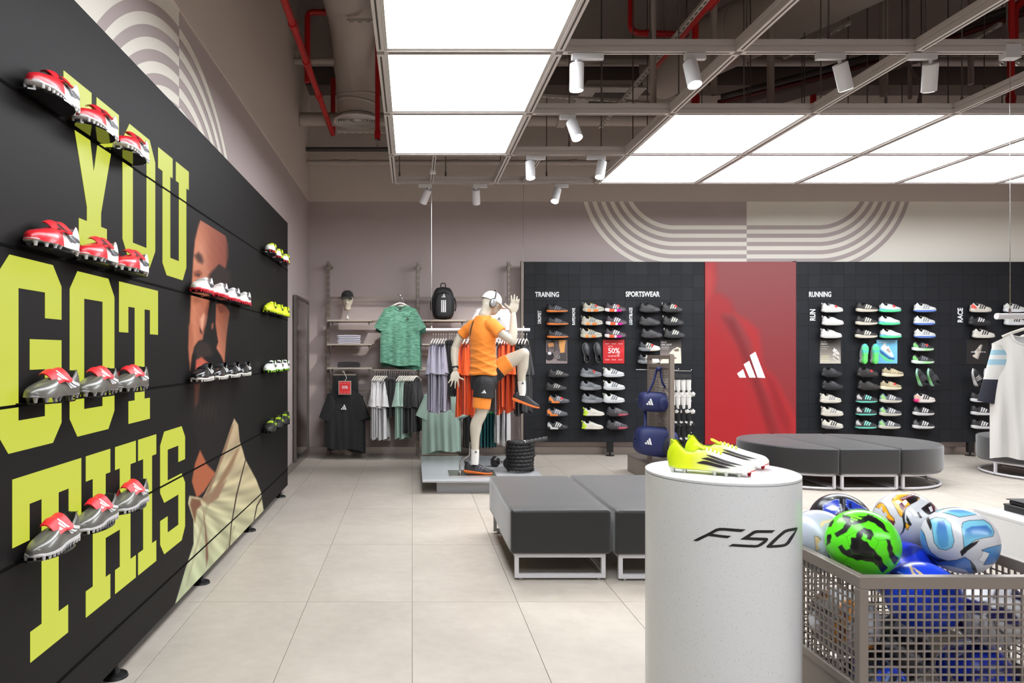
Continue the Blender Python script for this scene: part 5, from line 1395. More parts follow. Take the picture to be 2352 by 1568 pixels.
def green_fn(p):
    c = np.zeros((len(p), 3)) + np.array((88, 222, 24.)); n = p[:, 2] > 0
    a, b = p[:, 0], p[:, 1]; rag = .018 * np.sin(23 * a + 9 * b) * np.sin(17 * b - 5 * a)
    k = (22, 22, 22)
    for pts in ([(-.28, .12), (-.05, .14), (.12, .05), (.48, -.4), (.62, -.62), (.5, -.78), (.3, -.5), (-.1, -.5), (-.48, -.42), (-.62, -.2), (-.52, -.12), (-.42, -.28), (-.3, -.2)],
                [(-.16, .12), (-.12, .3), (.02, .44), (.2, .42), (.28, .28), (.2, .1), (.1, .12), (.12, .26), (.02, .3), (-.02, .12)],
                [(-.52, .8), (-.35, .72), (0.0, .78), (.3, .86), (.1, .62), (-.2, .5), (-.45, .55)], [(-.42, .56), (-.5, .36), (-.72, .18), (-.62, .1), (-.4, .26), (-.26, .5)], [(.12, .86), (.45, .72), (.66, .4), (.54, .42), (.34, .6), (.08, .7)],
                [(.58, .2), (.7, .18), (.74, -.14), (.9, -.3), (.8, -.5), (.66, -.3)], [(-.9, .12), (-.8, .16), (-.82, -.1), (-.92, -.2)], [(-.85, .5), (-.72, .62), (-.78, .4), (-.9, .34)], [(-.4, -.72), (-.1, -.86), (.2, -.93), (.1, -.96), (-.3, -.88), (-.6, -.66)]):
        c = over(c, pmask(a + rag, b + rag, pts, .012) * n, k)
    nb = p[:, 2] <= 0
    c = over(c, stepm(np.sin(5 * a + 3 * np.sin(4 * b)) - .45, .1) * nb, k)
    for q in LOGO:
        c = over(c, pmask(a, b, [(-.3 + (y) / 190 * .30, .56 + (x) / 205 * .26) for x, y in q], .006) * n, (120, 236, 40))
    for seam in range(5):
        t = seam * PI * .4 + .3; x0, y0 = .42 * math.cos(t), .42 * math.sin(t) ; x1, y1 = .8 * math.cos(t), .8 * math.sin(t)
        t2 = t + PI * .4
        for (ax, ay, bx, by) in ((x0, y0, x1, y1), (x0, y0, .42 * math.cos(t2), .42 * math.sin(t2))):
            L2 = (bx - ax) ** 2 + (by - ay) ** 2; u = np.clip(((a - ax) * (bx - ax) + (b - ay) * (by - ay)) / L2, 0, 1)
            c = over(c, stepm(.008 - np.hypot(a - ax - u * (bx - ax), b - ay - u * (by - ay)), .008) * n * .55, (50, 140, 10))
    return c
def Z(pts, s_, ox, oy): return [(ox + x / s_, oy + y / s_) for x, y in pts]
def traced(base, shapes, back):
    """panel print traced from the photo for the seen half of a ball, a free pattern on the other half"""
    def fn(p, px, py):
        c = np.zeros((len(p), 3)) + np.array(base, float); n = (p[:, 2] > .12).astype(float); q = back(p)
        for pts, col, soft, line in shapes:
            if line: c = over(c, pmask(px, py, pts, .5, 1.1), line)
            if isinstance(col[0], tuple):
                ys = [y for _, y in pts]; t = np.clip((py - min(ys)) / (max(ys) - min(ys)), 0, 1)[:, None]
                m_ = pmask(px, py, pts, soft)[:, None]; c = c * (1 - m_) + (np.array(col[0], float) * (1 - t) + np.array(col[1], float) * t) * m_
            else: c = over(c, pmask(px, py, pts, soft), col)
        return q * (1 - n[:, None]) + c * n[:, None]
    return fn
def ball(c, fn, label, roll=0.0, res=6, tr=False):
    c = Vector(c)
    b = bmesh.new(); bmesh.ops.create_icosphere(b, subdivisions=res, radius=1.0)
    me = bpy.data.meshes.new('football'); b.to_mesh(me); b.free()
    n, r, u = frame_of(c, roll)
    R = np.stack([r, u, n])                         # picture-right, up, toward the eye
    if tr:
        ca = np.array(c)
        def f2(co):
            w_ = co * BR + ca; px = VX + w_[:, 0] / w_[:, 1] * FPX + tr[0]; py = VY - (w_[:, 2] - CH) / w_[:, 1] * FPX + tr[1]
            return fn(co @ R.T, px, py)
        put_print(me, f2)
    else: put_print(me, lambda co: fn(co @ R.T))
    me.transform(Matrix.Scale(BR, 4))
    for p in me.polygons: p.use_smooth = True
    o = link('football', me, VCOL('football_print', .28, coat=.15), None, c)
    return tag(o, label, 'football', 'footballs in the mesh crate')
K0 = (24, 24, 30)
za = lambda *p: Z(p, 3.2124, 1820, 1080)
LB, DB, MB2 = (118, 186, 210), (52, 104, 176), (92, 160, 198)
blue_shapes = [
    (za((905, 440), (935, 430), (960, 470), (985, 560), (1010, 605), (1060, 645), (1130, 668), (1200, 662), (1260, 640), (1300, 665), (1320, 710), (1340, 760), (1180, 770), (1050, 720), (950, 640), (900, 540)), ((80, 150, 196), (70, 110, 180)), 1.0, K0),
    (za((1040, 690), (1160, 705), (1260, 730), (1300, 760), (1150, 770)), (206, 206, 212), 1.5, None),
    (za((1005, 362), (1050, 345), (1110, 355), (1155, 390), (1165, 450), (1180, 520), (1165, 565), (1120, 585), (1070, 575), (1035, 530), (1025, 470), (1015, 400)), LB, .4, K0),
    (za((1062, 372), (1108, 366), (1124, 420), (1140, 500), (1135, 556), (1095, 574), (1062, 545), (1050, 450)), (DB, (96, 160, 202)), 2.0, None),
    (za((1245, 385), (1290, 370), (1400, 365), (1450, 400), (1475, 450), (1465, 485), (1400, 495), (1340, 510), (1290, 545), (1255, 572), (1250, 500), (1238, 430)), LB, .4, K0),
    (za((1268, 432), (1310, 412), (1420, 405), (1466, 450), (1460, 482), (1380, 492), (1300, 505), (1262, 520), (1256, 470)), (DB, LB), 1.5, None),
    (za((1030, 302), (1100, 285), (1180, 273), (1260, 288), (1330, 308), (1345, 322), (1220, 342), (1160, 322), (1090, 306)), LB, .4, K0),
    (za((1110, 292), (1180, 280), (1270, 294), (1330, 312), (1240, 322), (1180, 308)), (DB, LB), 1.2, None),
    (za((1385, 588), (1430, 572), (1560, 540), (1560, 640), (1500, 682), (1400, 694), (1425, 650), (1440, 610)), ((84, 150, 196), (62, 110, 178)), .5, K0),
    (za((1225, 600), (1250, 570), (1300, 540), (1370, 513), (1340, 548), (1280, 592), (1238, 635)), K0, .4, None),
    (za((1300, 660), (1335, 700), (1358, 760), (1330, 765), (1308, 712)), K0, .4, None),
    (za((985, 612), (1060, 652), (1130, 668), (1060, 676), (998, 652)), K0, .4, None),
    (za((966, 346), (990, 335), (1017, 400), (1008, 445)), K0, .4, None)]
zo = lambda *p: Z(p, 7.128, 1880, 1110)
OR, MR = (240, 164, 26), (92, 18, 40)
orange_shapes = [
    (zo((1100, 300), (1115, 250), (1180, 190), (1280, 145), (1400, 128), (1490, 150), (1550, 210), (1545, 250), (1500, 290), (1420, 330), (1340, 380), (1290, 440), (1265, 545), (1230, 520), (1180, 420)), OR, .4, K0),
    (zo((1240, 240), (1360, 200), (1480, 160), (1550, 220), (1500, 290), (1400, 340), (1330, 262)), (26, 22, 26), .5, None),
    (zo((1225, 240), (1460, 150), (1500, 190), (1270, 285)), MR, .4, None), (zo((1212, 340), (1262, 305), (1322, 362), (1282, 455), (1240, 400)), MR, .4, None),
    (zo((1150, 282), (1210, 270), (1262, 302), (1215, 342), (1172, 322)), (226, 224, 224), .5, None), (zo((1265, 305), (1325, 260), (1362, 310), (1310, 367)), (226, 224, 224), .4, None),
    (zo((840, 385), (900, 320), (960, 330), (1010, 400), (1060, 500), (1130, 570), (1150, 640), (1120, 690), (1080, 645), (1000, 520), (940, 430), (880, 400)), OR, .4, K0),
    (zo((890, 410), (930, 370), (955, 430), (920, 450)), (190, 190, 192), .5, None), (zo((970, 490), (1000, 455), (1030, 520), (1000, 545)), (190, 190, 192), .5, None), (zo((1030, 570), (1085, 600), (1150, 615), (1125, 690)), MR, .5, None),
    (zo((1590, 410), (1700, 330), (1800, 290), (1800, 470), (1700, 505), (1650, 470)), (28, 22, 28), .4, K0), (zo((1700, 392), (1750, 365), (1778, 450), (1740, 472)), (226, 222, 224), .4, None), (zo((1745, 300), (1800, 300), (1800, 480), (1765, 380)), MR, .5, None),
    (zo((1350, 390), (1300, 450), (1270, 540), (1290, 680), (1280, 760), (1230, 850), (1290, 800), (1332, 700), (1310, 560), (1322, 460)), K0, .4, None),
    (zo((1340, 510), (1400, 620), (1432, 682), (1390, 695), (1340, 600)), K0, .4, None), (zo((1330, 640), (1390, 690), (1360, 760), (1330, 720)), OR, .4, K0),
    (zo((1515, 480), (1535, 460), (1600, 560), (1560, 570)), K0, .4, None), (zo((850, 250), (1000, 150), (1150, 110), (1180, 118), (1000, 190), (880, 280)), OR, .6, None)]
EB = (34, 58, 168)
ink_shapes = [
    (zo((125, 360), (200, 310), (300, 275), (375, 258), (392, 360), (380, 450), (320, 502), (220, 522), (150, 482), (130, 420)), EB, .4, (186, 196, 226)),
    (zo((148, 402), (280, 350), (385, 390), (370, 442), (260, 442)), (188, 194, 216), .8, None),
    (zo((500, 258), (600, 285), (720, 355), (840, 415), (700, 402), (560, 425), (510, 380)), EB, .4, (176, 190, 226)),
    (zo((540, 330), (580, 300), (600, 400), (560, 420)), (20, 26, 60), .6, None), (zo((0, 470), (35, 460), (60, 580), (0, 600)), (52, 72, 190), .5, (120, 150, 230)),
    (zo((455, 250), (470, 250), (475, 480), (462, 480)), (130, 130, 140), .3, None), (zo((400, 330), (415, 330), (440, 440), (420, 450)), (180, 184, 196), .4, None)]
zg = zo
gold_shapes = [
    (zg((-60, 860), (0, 880), (35, 930), (45, 1000), (20, 1070), (-40, 1110)), (208, 178, 128), .6, (60, 56, 70)),
    (zg((20, 680), (60, 620), (200, 590), (330, 590), (200, 620), (90, 660), (60, 720)), (214, 186, 140), 1.0, None),
    (zg((-20, 1000), (60, 900), (140, 1050), (60, 1150)), (196, 202, 218), 2.0, None), (zg((150, 1160), (200, 1100), (240, 1250), (180, 1260)), (40, 56, 100), .5, None)]
gold2_shapes = [
    (zg((1470, 1190), (1510, 1190), (1560, 1300), (1680, 1470), (1620, 1470), (1530, 1330)), (206, 180, 124), .4, None), (zg((1510, 1195), (1640, 1290), (1790, 1400), (1790, 1450), (1640, 1340)), (206, 180, 124), .4, None),
    (zg((1180, 1300), (1300, 1310), (1400, 1360), (1450, 1440), (1440, 1480), (1180, 1480)), (16, 34, 140), .5, (150, 160, 200))]
Wt = (200, 200, 204)
ball((1.506, 2.36, .785), green_fn, 'bright green football with black brush marks on top of the crate', res=7)
back1 = trionda(Wt, (112, 182, 208), (44, 104, 176))
ball((1.862, 2.40, .784), traced(Wt, blue_shapes, back1), 'white football with light blue swooshing panels on top of the crate', .25, tr=(2200 - (VX + 1.862 / 2.40 * FPX), 1240 - (VY + (CH - .784) / 2.40 * FPX)), res=7)
ball((1.85, 2.64, .79), traced(Wt, orange_shapes, trionda(Wt, (240, 162, 30), (84, 18, 36))), 'white football with orange and maroon checked panels behind the green one', -.3, tr=(-14, 0), res=7)
ball((1.66, 2.735, .765), traced((15, 16, 22), ink_shapes, swirl((16, 17, 24), [((30, 56, 180), 0, .5), ((60, 110, 220), 1.2, .12), ((200, 210, 235), 2.3, .10)], 3.4)), 'black and electric blue football at the rear of the crate', .4, tr=(7, 0))
ball((1.487, 2.58, .735), traced((168, 173, 186), gold_shapes, swirl((204, 208, 220), [((206, 176, 120), .4, .30), ((180, 186, 204), 1.9, .25), ((30, 40, 80), 3.0, .06)], 2.4)), 'pale silver football with gold curves beside the crate rim', .2, tr=(0, 0))
ball((1.74, 2.50, .642), swirl((22, 48, 186), [((16, 30, 120), .4, .35), ((206, 206, 190), 1.6, .04)], 2.6), 'royal blue football squeezed behind the light blue one', .9)
ball((1.655, 2.285, .632), traced((22, 62, 204), gold2_shapes, swirl((20, 58, 196), [((14, 30, 130), .2, .35), ((200, 176, 118), 1.5, .10), ((190, 170, 120), 3.3, .04)], 2.2)), 'deep blue football with gold lines under the crate rim', .5, 6, tr=(0, -20))
ball((1.48, 2.42, .50), trionda(Wt, (236, 150, 30), (72, 20, 36)), 'white and orange football low at the crate corner', .9, 5)
ball((1.878, 2.30, .580), trionda((216, 216, 220), (26, 26, 100), (16, 16, 70)), 'navy and white football behind the front mesh', -.6, 5)
ball((1.862, 2.33, .358), swirl((20, 50, 186), [((14, 24, 110), .3, .4), ((196, 176, 120), 1.4, .06)], 2.5), 'blue football with gold lines at the crate bottom', 1.2, 5)
ball((1.505, 2.30, .318), swirl((14, 16, 26), [((30, 66, 200), .3, .4), ((140, 170, 240), 1.4, .06)], 3.1), 'black and blue football at the crate bottom corner', 1.9, 5)
ball((1.68, 2.46, .395), swirl((22, 22, 26), [((150, 152, 160), .3, .35), ((60, 62, 66), 1.4, .2)], 2.4), 'black and silver football in the middle of the crate bottom', .3, 5)
# price stickers are flat labels on the balls
def sticker(ball_c, px, py, w_, h, rot, label, owner):
    c = Vector(ball_c); d = Vector(((px - VX) / FPX, 1, -(py - VY) / FPX)); o = Vector((0, 0, CH)) - c
    a = d.dot(d); b = 2 * o.dot(d); q = o.dot(o) - (BR + .0012) ** 2; disc = b * b - 4 * a * q
    if disc < 0: return
    p = Vector((0, 0, CH)) + d * ((-b - math.sqrt(disc)) / (2 * a)); n = (p - c).normalized()
    r = n.cross(Vector((0, 0, 1))).normalized() * -1; u = r.cross(n) * -1
    if u.z < 0: u = -u
    mb = MB()
    def fn(s_, t_):
        x, y = (s_ - .5) * w_, (t_ - .5) * h; ca, sa = math.cos(rot), math.sin(rot)
        v = (p - c) + r * (x * ca - y * sa) + u * (x * sa + y * ca); return c + v.normalized() * (BR + .0012)
    mb.grid(fn, 5, 7)
    ow = owner
    part('price_sticker', mb, C((226, 226, 226), .5), ow, smooth=True)
balls = [o for o in bpy.data.objects if o.name.startswith('football') and o.get('category') == 'football']
sticker((1.862, 2.40, .784), 2261, 1279, .020, .034, -.35, '', balls[1])
sticker((1.85, 2.64, .79), 2098, 1176, .014, .034, .55, '', balls[2])

tx = text_mesh('TRIONDA', 1, 1, bold=.0)
cb_ = Vector((1.85, 2.64, .79))
for v in tx.vertices:
    u_, w_ = v.co.x, v.co.z; X_, Y_ = zo((1238 + 225 * u_ + 12 * (1 - w_), 248 - 92 * u_ - 30 * w_ + 26))[0]; X_ += 14
    d = Vector(((X_ - VX) / FPX, 1, -(Y_ - VY) / FPX)); o_ = Vector((0, 0, CH)) - cb_; a_ = d.dot(d); b_ = 2 * o_.dot(d); q_ = o_.dot(o_) - (BR + .0006) ** 2
    disc = max(0, b_ * b_ - 4 * a_ * q_); v.co = Vector((0, 0, CH)) + d * ((-b_ - math.sqrt(disc)) / (2 * a_)) - cb_
link('lettering', tx, C((232, 228, 228), .4), balls[2])

# ================================================================== white plinth with flat black cases
pz, px_, pyb, pyf = .31, 4.02, 5.05, 3.55
pl = thing('low_plinth', 'low pale grey plinth behind the ball crate with black boxes on it', 'plinth', (px_ + .8, 4.3, 0))
part('top', MB().box(px_, px_ + 1.6, pyf, pyb, pz - .022, pz), M('plinth_white', (206, 206, 208), .35), pl, bevel=.002, seg=1)
part('body', MB().box(px_ + .001, px_ + 1.6, pyf + .001, pyb - .001, .06, pz - .0225), tz, pl)
part('toe_kick', MB().box(px_ + .05, px_ + 1.55, pyf + .05, pyb - .05, 0, .06), black_metal, pl)
x_, y_ = 4.185, 4.99
t = thing('shoe_box', 'flat black box lying on the pale plinth', 'box', (x_ + .15, y_ - .1, pz))
part('base', MB().box(x_, x_ + .34, y_ - .24, y_, pz, pz + .035), C((30, 30, 31), .5), t, bevel=.002, seg=1)
part('lid', MB().box(x_ - .003, x_ + .343, y_ - .243, y_ + .003, pz + .035, pz + .05), C((36, 36, 37), .45), t, bevel=.003, seg=1)
t = thing('folded_pouch', 'folded black fabric pouch on top of the flat black box', 'pouch', (x_ + .15, y_ - .1, pz + .05))
part('body', MB().box(x_ + .015, x_ + .31, y_ - .21, y_ - .02, pz + .0505, pz + .078), C((38, 37, 38), .8), t, bevel=.012, seg=3, smooth=True)
part('flap', MB().box(x_ + .005, x_ + .3, y_ - .22, y_ - .01, pz + .079, pz + .086), C((52, 50, 50), .7), t, bevel=.003, seg=2, smooth=True)

# ================================================================== platform, rope, dumbbell
plat_m = M('satin_grey_laminate', (176, 177, 180), .22, spec=.5)
pf_ = thing('mannequin_platform', 'low grey platform with an overhanging glossy top under the running mannequin', 'platform', (.72, 7.95, 0))
part('top', MB().box(.10, 1.36, 7.10, 8.77, .118, .143), plat_m, pf_, bevel=.003, seg=1)
part('base', MB().box(.25, 1.22, 7.22, 8.6, 0, .118), plat_m, pf_)
ZP = .143
rope_m = M('black_rope', (26, 26, 27), .55)
rc = Vector((1.165, 7.62, ZP)); RR = .128
t = thing('battle_rope', 'thick black training rope coiled into a tall drum on the platform', 'rope', rc)
def rope_mb(path, r=.021, twist=48.0):
    pts = [Vector(p) for p in path]; n = 12; v = []; acc = 0; u = Vector((0, 0, 1))
    for i, p in enumerate(pts):
        d = (pts[min(i + 1, len(pts) - 1)] - pts[max(i - 1, 0)]).normalized()
        if abs(u.dot(d)) > .95: u = Vector((1, 0, 0))
        u = (u - d * u.dot(d)).normalized(); w_ = d.cross(u)
        if i: acc += (p - pts[i - 1]).length
        for k in range(n):
            a_ = 2 * PI * k / n; rr = r * (1 + .30 * math.cos(3 * (a_ + acc * twist)))
            v.append(p + (u * math.cos(a_) + w_ * math.sin(a_)) * rr)
    f = [(i * n + k, i * n + (k + 1) % n, (i + 1) * n + (k + 1) % n, (i + 1) * n + k) for i in range(len(pts) - 1) for k in range(n)]
    f += [tuple(range(n))[::-1], tuple((len(pts) - 1) * n + k for k in range(n))]
    return MB().add(v, f)
turns = 8; path = []
for k in range(turns * 90 + 1):
    a_ = 2 * PI * k / 90; path.append(rc + Vector(((RR + .006 * math.sin(k * .13)) * math.cos(a_), (RR + .006 * math.sin(k * .13)) * math.sin(a_), .022 + .0385 * k / 90)))
part('coil', rope_mb(path), rope_m, t, smooth=True)
e0 = rc + Vector((.02, -.11, .325)); e1 = rc + Vector((.27, -.13, .375))
part('loose_end', rope_mb([e0.lerp(e1, k / 30) for k in range(31)], .02), M('grey_black_rope', (62, 62, 62), .6), t, smooth=True)
part('white_mark', MB().tube([e0.lerp(e1, .02), e0.lerp(e1, .09)], .0255, 14), C((206, 206, 206), .5), t)
dc = Vector((1.0, 7.9, ZP))
t = thing('dumbbell', 'small black hexagonal dumbbell on the platform beside the rope', 'dumbbell', dc)
ax = Vector((.75, -.66, 0))
for s_ in (-1, 1):
    part('head', MB().tube([dc + ax * (s_ * .05) + Vector((0, 0, .055)), dc + ax * (s_ * .065) + Vector((0, 0, .055)), dc + ax * (s_ * .11) + Vector((0, 0, .055)), dc + ax * (s_ * .12) + Vector((0, 0, .055))], [.05, .062, .062, .05], 6), C((34, 34, 36), .4), t)
part('grip', MB().tube([dc + ax * -.05 + Vector((0, 0, .055)), dc + Vector((0, 0, .055)), dc + ax * .05 + Vector((0, 0, .055))], [.016, .019, .016], 12), chrome, t, smooth=True)

# ================================================================== mannequin
MY = 7.45
def J(x, y, dy=0.0): return P(x, y, MY + dy)
ivory = M('ivory_mannequin', (198, 189, 172), .42, spec=.4)
def remesh(mb, voxel, smooth_it=6, fac=.5):
    me = mb.mesh('tmp'); o = bpy.data.objects.new('tmp', me); COL.objects.link(o)
    m = o.modifiers.new('r', 'REMESH'); m.mode = 'VOXEL'; m.voxel_size = voxel
    s_ = o.modifiers.new('s', 'SMOOTH'); s_.iterations = smooth_it; s_.factor = fac
    dg = bpy.context.evaluated_depsgraph_get()
    out = bpy.data.meshes.new_from_object(o.evaluated_get(dg))
    bpy.data.objects.remove(o); bpy.data.meshes.remove(me)
    for p in out.polygons: p.use_smooth = True
    return out
def limb(mb, pts, rad, n=18, flat=1.0, up=None, end=True):
    m_ = max(10, 6 * len(pts)); xs_ = list(range(len(pts)))
    sp = spline(pts, m_); rr = [crom(xs_, rad, k * (len(pts) - 1) / (m_ - 1)) for k in range(m_)]
    mb.tube(sp, rr, n, flat=flat, up=up)
    mb.ellipsoid(sp[0], (rr[0],) * 3, 12, 8)
    if end: mb.ellipsoid(sp[-1], (rr[-1],) * 3, 12, 8)
# the body faces +X and a little away from the camera
side = Vector((.50, -.866, 0)).normalized()        # towards its near (right) shoulder
fwd = Vector((.866, .50, 0)).normalized()
def loft(mb, secs, n=28):
    """secs: (centre, half width across, half depth) stacked upward along the trunk"""
    cs = [Vector(s_[0]) for s_ in secs]; xs_ = list(range(len(secs))); m_ = 30; v = []
    for k in range(m_):
        q = k * (len(secs) - 1) / (m_ - 1)
        c = Vector([crom(xs_, [p[a_] for p in cs], q) for a_ in range(3)]); wd = crom(xs_, [s_[1] for s_ in secs], q); dp = crom(xs_, [s_[2] for s_ in secs], q)
        for i in range(n):
            a_ = 2 * PI * i / n; ca, sa = math.cos(a_), math.sin(a_)
            v.append(c + side * (wd * math.copysign(abs(ca) ** .85, ca)) + fwd * (dp * math.copysign(abs(sa) ** .9, sa)))
    f = [(i * n + k, i * n + (k + 1) % n, (i + 1) * n + (k + 1) % n, (i + 1) * n + k) for i in range(m_ - 1) for k in range(n)] + [tuple(range(n))[::-1], tuple((m_ - 1) * n + k for k in range(n))]
    mb.add(v, f)
pel = J(1112, 868); wst = J(1112, 832); chs = J(1108, 772); shl = J(1106, 741); nkb = J(1113, 724)
nearS = J(1129, 746, -.13); farS = J(1083, 747, .13)
body = MB()
loft(body, [(J(1111, 895), .105, .085), (pel, .128, .100), (wst, .118, .090), (chs, .145, .108), (J(1106, 748), .135, .09), (J(1109, 730), .085, .07)])
# neck and head (tilted down, facing forward)
hc = J(1129, 694, .02)
limb(body, [nkb, J(1117, 712), J(1121, 700)], [.066, .058, .060])
fh = Vector((.975, .22, 0)).normalized(); sh_ = Vector((.22, -.975, 0)).normalized()
rot_h = Matrix((fh, sh_, Vector((0, 0, 1)))).transposed() @ Matrix.Rotation(.38, 3, 'Y')
body.ellipsoid(hc, (.100, .076, .112), 24, 16, rot_h)
body.ellipsoid(hc + rot_h @ Vector((.045, 0, -.062)), (.058, .052, .062), 18, 12, rot_h)     # jaw
body.ellipsoid(hc + rot_h @ Vector((.104, 0, -.03)), (.018, .013, .026), 12, 8, rot_h)        # nose
body.ellipsoid(hc + rot_h @ Vector((.088, 0, -.082)), (.014, .022, .010), 12, 8, rot_h)      # lips
for s_ in (-1, 1): body.ellipsoid(hc + rot_h @ Vector((.0, .076 * s_, -.02)), (.020, .010, .030), 10, 8, rot_h)   # ears
# near arm, raised
nearE = J(1176, 783, -.16); nearW = J(1179, 724, -.10)
limb(body, [nearS, J(1152, 766, -.17), nearE], [.056, .048, .042]); limb(body, [nearE, J(1179, 762, -.14), nearW], [.046, .044, .030])
def hand(palm0, palm1, tips, thumb, ps, r=.0095):
    """palm from wrist to knuckles, four finger tips, thumb; ps = direction across the palm"""
    p0, p1 = Vector(palm0), Vector(palm1); ps = Vector(ps).normalized()
    for k in range(6):
        q = (k / 5 - .5) * .068
        limb(body, [p0 + ps * q * .55, p0.lerp(p1, .5) + ps * q * 1.0, p1 + ps * q], [.015, .016, .0125], 10)
    for k, tp in enumerate(tips):
        b_ = p1 + ps * ((k / 3 - .5) * .066); tp = Vector(tp); m_ = b_.lerp(tp, .5) + Vector((0, -.006, 0))
        limb(body, [b_.lerp(p0, .12), m_, tp], [r * 1.15, r * 1.02, r * .8], 10)
    th = Vector(thumb); b_ = p0.lerp(p1, .2) + ps * -.026
    limb(body, [b_, b_.lerp(th, .5) + ps * -.004, th], [.017, .013, .0095], 10)
hand(J(1179, 716, -.10), J(1182, 697, -.10), [J(1174.5, 679, -.11), J(1181.8, 676.5, -.11), J(1188, 680.5, -.11), J(1192.3, 687, -.11)], J(1160, 698, -.12), (1, .15, -.12))
# far arm, swung back
farE = J(1045, 800, .20); farW = J(1046, 848, .12)
limb(body, [farS, J(1058, 772, .19), farE], [.056, .048, .042]); limb(body, [farE, J(1044, 822, .17), farW], [.046, .042, .029])
hand(J(1046, 855, .11), J(1044, 870, .09), [J(1029.5, 879, .07), J(1035, 887, .07), J(1045, 891.5, .07), J(1054, 888, .07)], J(1065, 872, .08), (1, -.1, -.05))
# standing (near) leg and raised (far) leg
hipN, kneeN, ankN = J(1113, 880, -.085), J(1105, 950, -.09), J(1091, 1047, -.07)
limb(body, [hipN, J(1110, 915, -.09), kneeN], [.088, .084, .060]); limb(body, [kneeN, J(1093, 978, -.075), J(1091, 1010, -.07), ankN], [.061, .062, .045, .036])
hipF, kneeF, ankF = J(1122, 866, .08), J(1203, 812, .04), J(1199, 893, .06)
limb(body, [hipF, J(1160, 836, .06), kneeF], [.088, .084, .062]); limb(body, [kneeF, J(1201, 838, .06), J(1198, 862, .06), ankF], [.058, .060, .045, .036])
mq = thing('running_mannequin', 'ivory mannequin posed sprinting in an orange T-shirt, black shorts and white cap', 'mannequin', J(1092, 1092))
ml = mq.location
bm_ = remesh(body, .0055, 5)
bm_.transform(Matrix.Translation(-ml)); link('body', bm_, ivory, mq)
# T-shirt
tee_or = M('orange_jersey', (244, 140, 44), .75, bump=.0, sheen=.1)
tb = MB()
loft(tb, [(J(1109, 861), .166, .130), (J(1110, 840), .156, .122), (J(1109, 800), .150, .118), (chs, .160, .124), (J(1106, 748), .150, .104), (J(1108, 733), .105, .084), (J(1111, 725), .078, .070)])
limb(tb, [nearS + side * -.005 + Vector((0, 0, .004)), nearS.lerp(J(1152, 766, -.17), .55), J(1150, 765, -.17)], [.073, .068, .076], end=False)
limb(tb, [farS + side * .02, farS.lerp(J(1058, 772, .19), .55), J(1061, 769, .188)], [.064, .058, .068], end=False)
tm = remesh(tb, .007, 6)
co = np.empty(len(tm.vertices) * 3); tm.vertices.foreach_get('co', co); co = co.reshape(-1, 3); no = np.empty_like(co.ravel()); tm.vertices.foreach_get('normal', no); no = no.reshape(-1, 3)
zt = co[:, 2]; low = np.clip((1.75 - zt) / .55, 0, 1); xx = co[:, 0] + .35 * co[:, 1]
def ridge(f): return (1 - np.abs(np.sin(f))) ** 1.6 - .3
lw = np.clip((1.62 - zt) / .34, 0, 1)
wr = .011 * lw * ridge(34 * (zt + .42 * xx) + 2.2 * np.sin(8 * xx)) + .006 * lw * ridge(52 * (zt - .25 * xx) + 1.0) + .005 * ridge(24 * xx + 12 * zt) * np.clip((zt - 1.4) / .3, 0, 1)
co = co + no * wr[:, None]; tm.vertices.foreach_set('co', co.ravel())
tm.transform(Matrix.Translation(-ml)); ts_o = link('tshirt', tm, tee_or, mq)
# reflective strip down the back
dgb = bpy.context.evaluated_depsgraph_get()
from mathutils.bvhtree import BVHTree
bv = BVHTree.FromPolygons([v.co for v in tm.vertices], [p.vertices[:] for p in tm.polygons])
def skin_patch(px_pts, off=.006, dy0=-.6):
    """points seen at photo pixels projected onto the T-shirt"""
    o = Vector((0, 0, CH)) - ml; out = []
    for x, y in px_pts:
        d = Vector(((x - VX) / FPX, 1, -(y - VY) / FPX)).normalized(); h = bv.ray_cast(o, d)
        if h[0] is None: return None
        out.append(h[0] - d * off)
    return out
st = MB(); rows = []
for k in range(15):
    u = k / 14; x = 1088.0 - 10.5 * u - 1.5 * math.sin(u * PI); y = 734 + 46 * u
    r_ = skin_patch([(x - 1.5, y), (x + 1.8, y)])
    if r_: rows.append(r_)
if len(rows) > 2:
    st.add([p for r_ in rows for p in r_], [(2 * i, 2 * i + 1, 2 * i + 3, 2 * i + 2) for i in range(len(rows) - 1)])
    link('back_strip', st.mesh('back_strip', True), C((112, 84, 48), .5), ts_o)
# shorts: black outer, orange inner legs
bk = M('black_shorts_fabric', (30, 29, 31), .7); sb = MB()
loft(sb, [(J(1110, 895), .14, .115), (J(1111, 874), .160, .125), (J(1111, 852), .135, .105)])
limb(sb, [hipN, J(1111, 900, -.09), J(1110, 913, -.09)], [.104, .106, .112], end=False); limb(sb, [hipF, J(1137, 853, .07), J(1146, 846, .065)], [.104, .106, .108], end=False)
sm_ = remesh(sb, .007, 5); sm_.transform(Matrix.Translation(-ml)); so = link('outer_shorts', sm_, bk, mq)
bv2 = BVHTree.FromPolygons([v.co for v in sm_.vertices], [p.vertices[:] for p in sm_.polygons])
lo_ = MB()
for q in LOGO:
    pts = []
    for a_, b_ in q:
        x, y = 1105.5 + a_ / 205 * 11.5, 903 - b_ / 190 * 8; d = Vector(((x - VX) / FPX, 1, -(y - VY) / FPX)).normalized(); h = bv2.ray_cast(Vector((0, 0, CH)) - ml, d)
        if h[0] is not None: pts.append(h[0] - d * .003)
    if len(pts) == 4: lo_.add(pts, [(0, 1, 2, 3)])
if lo_.f: link('logo', lo_.mesh('logo'), C((226, 226, 226), .5), so)
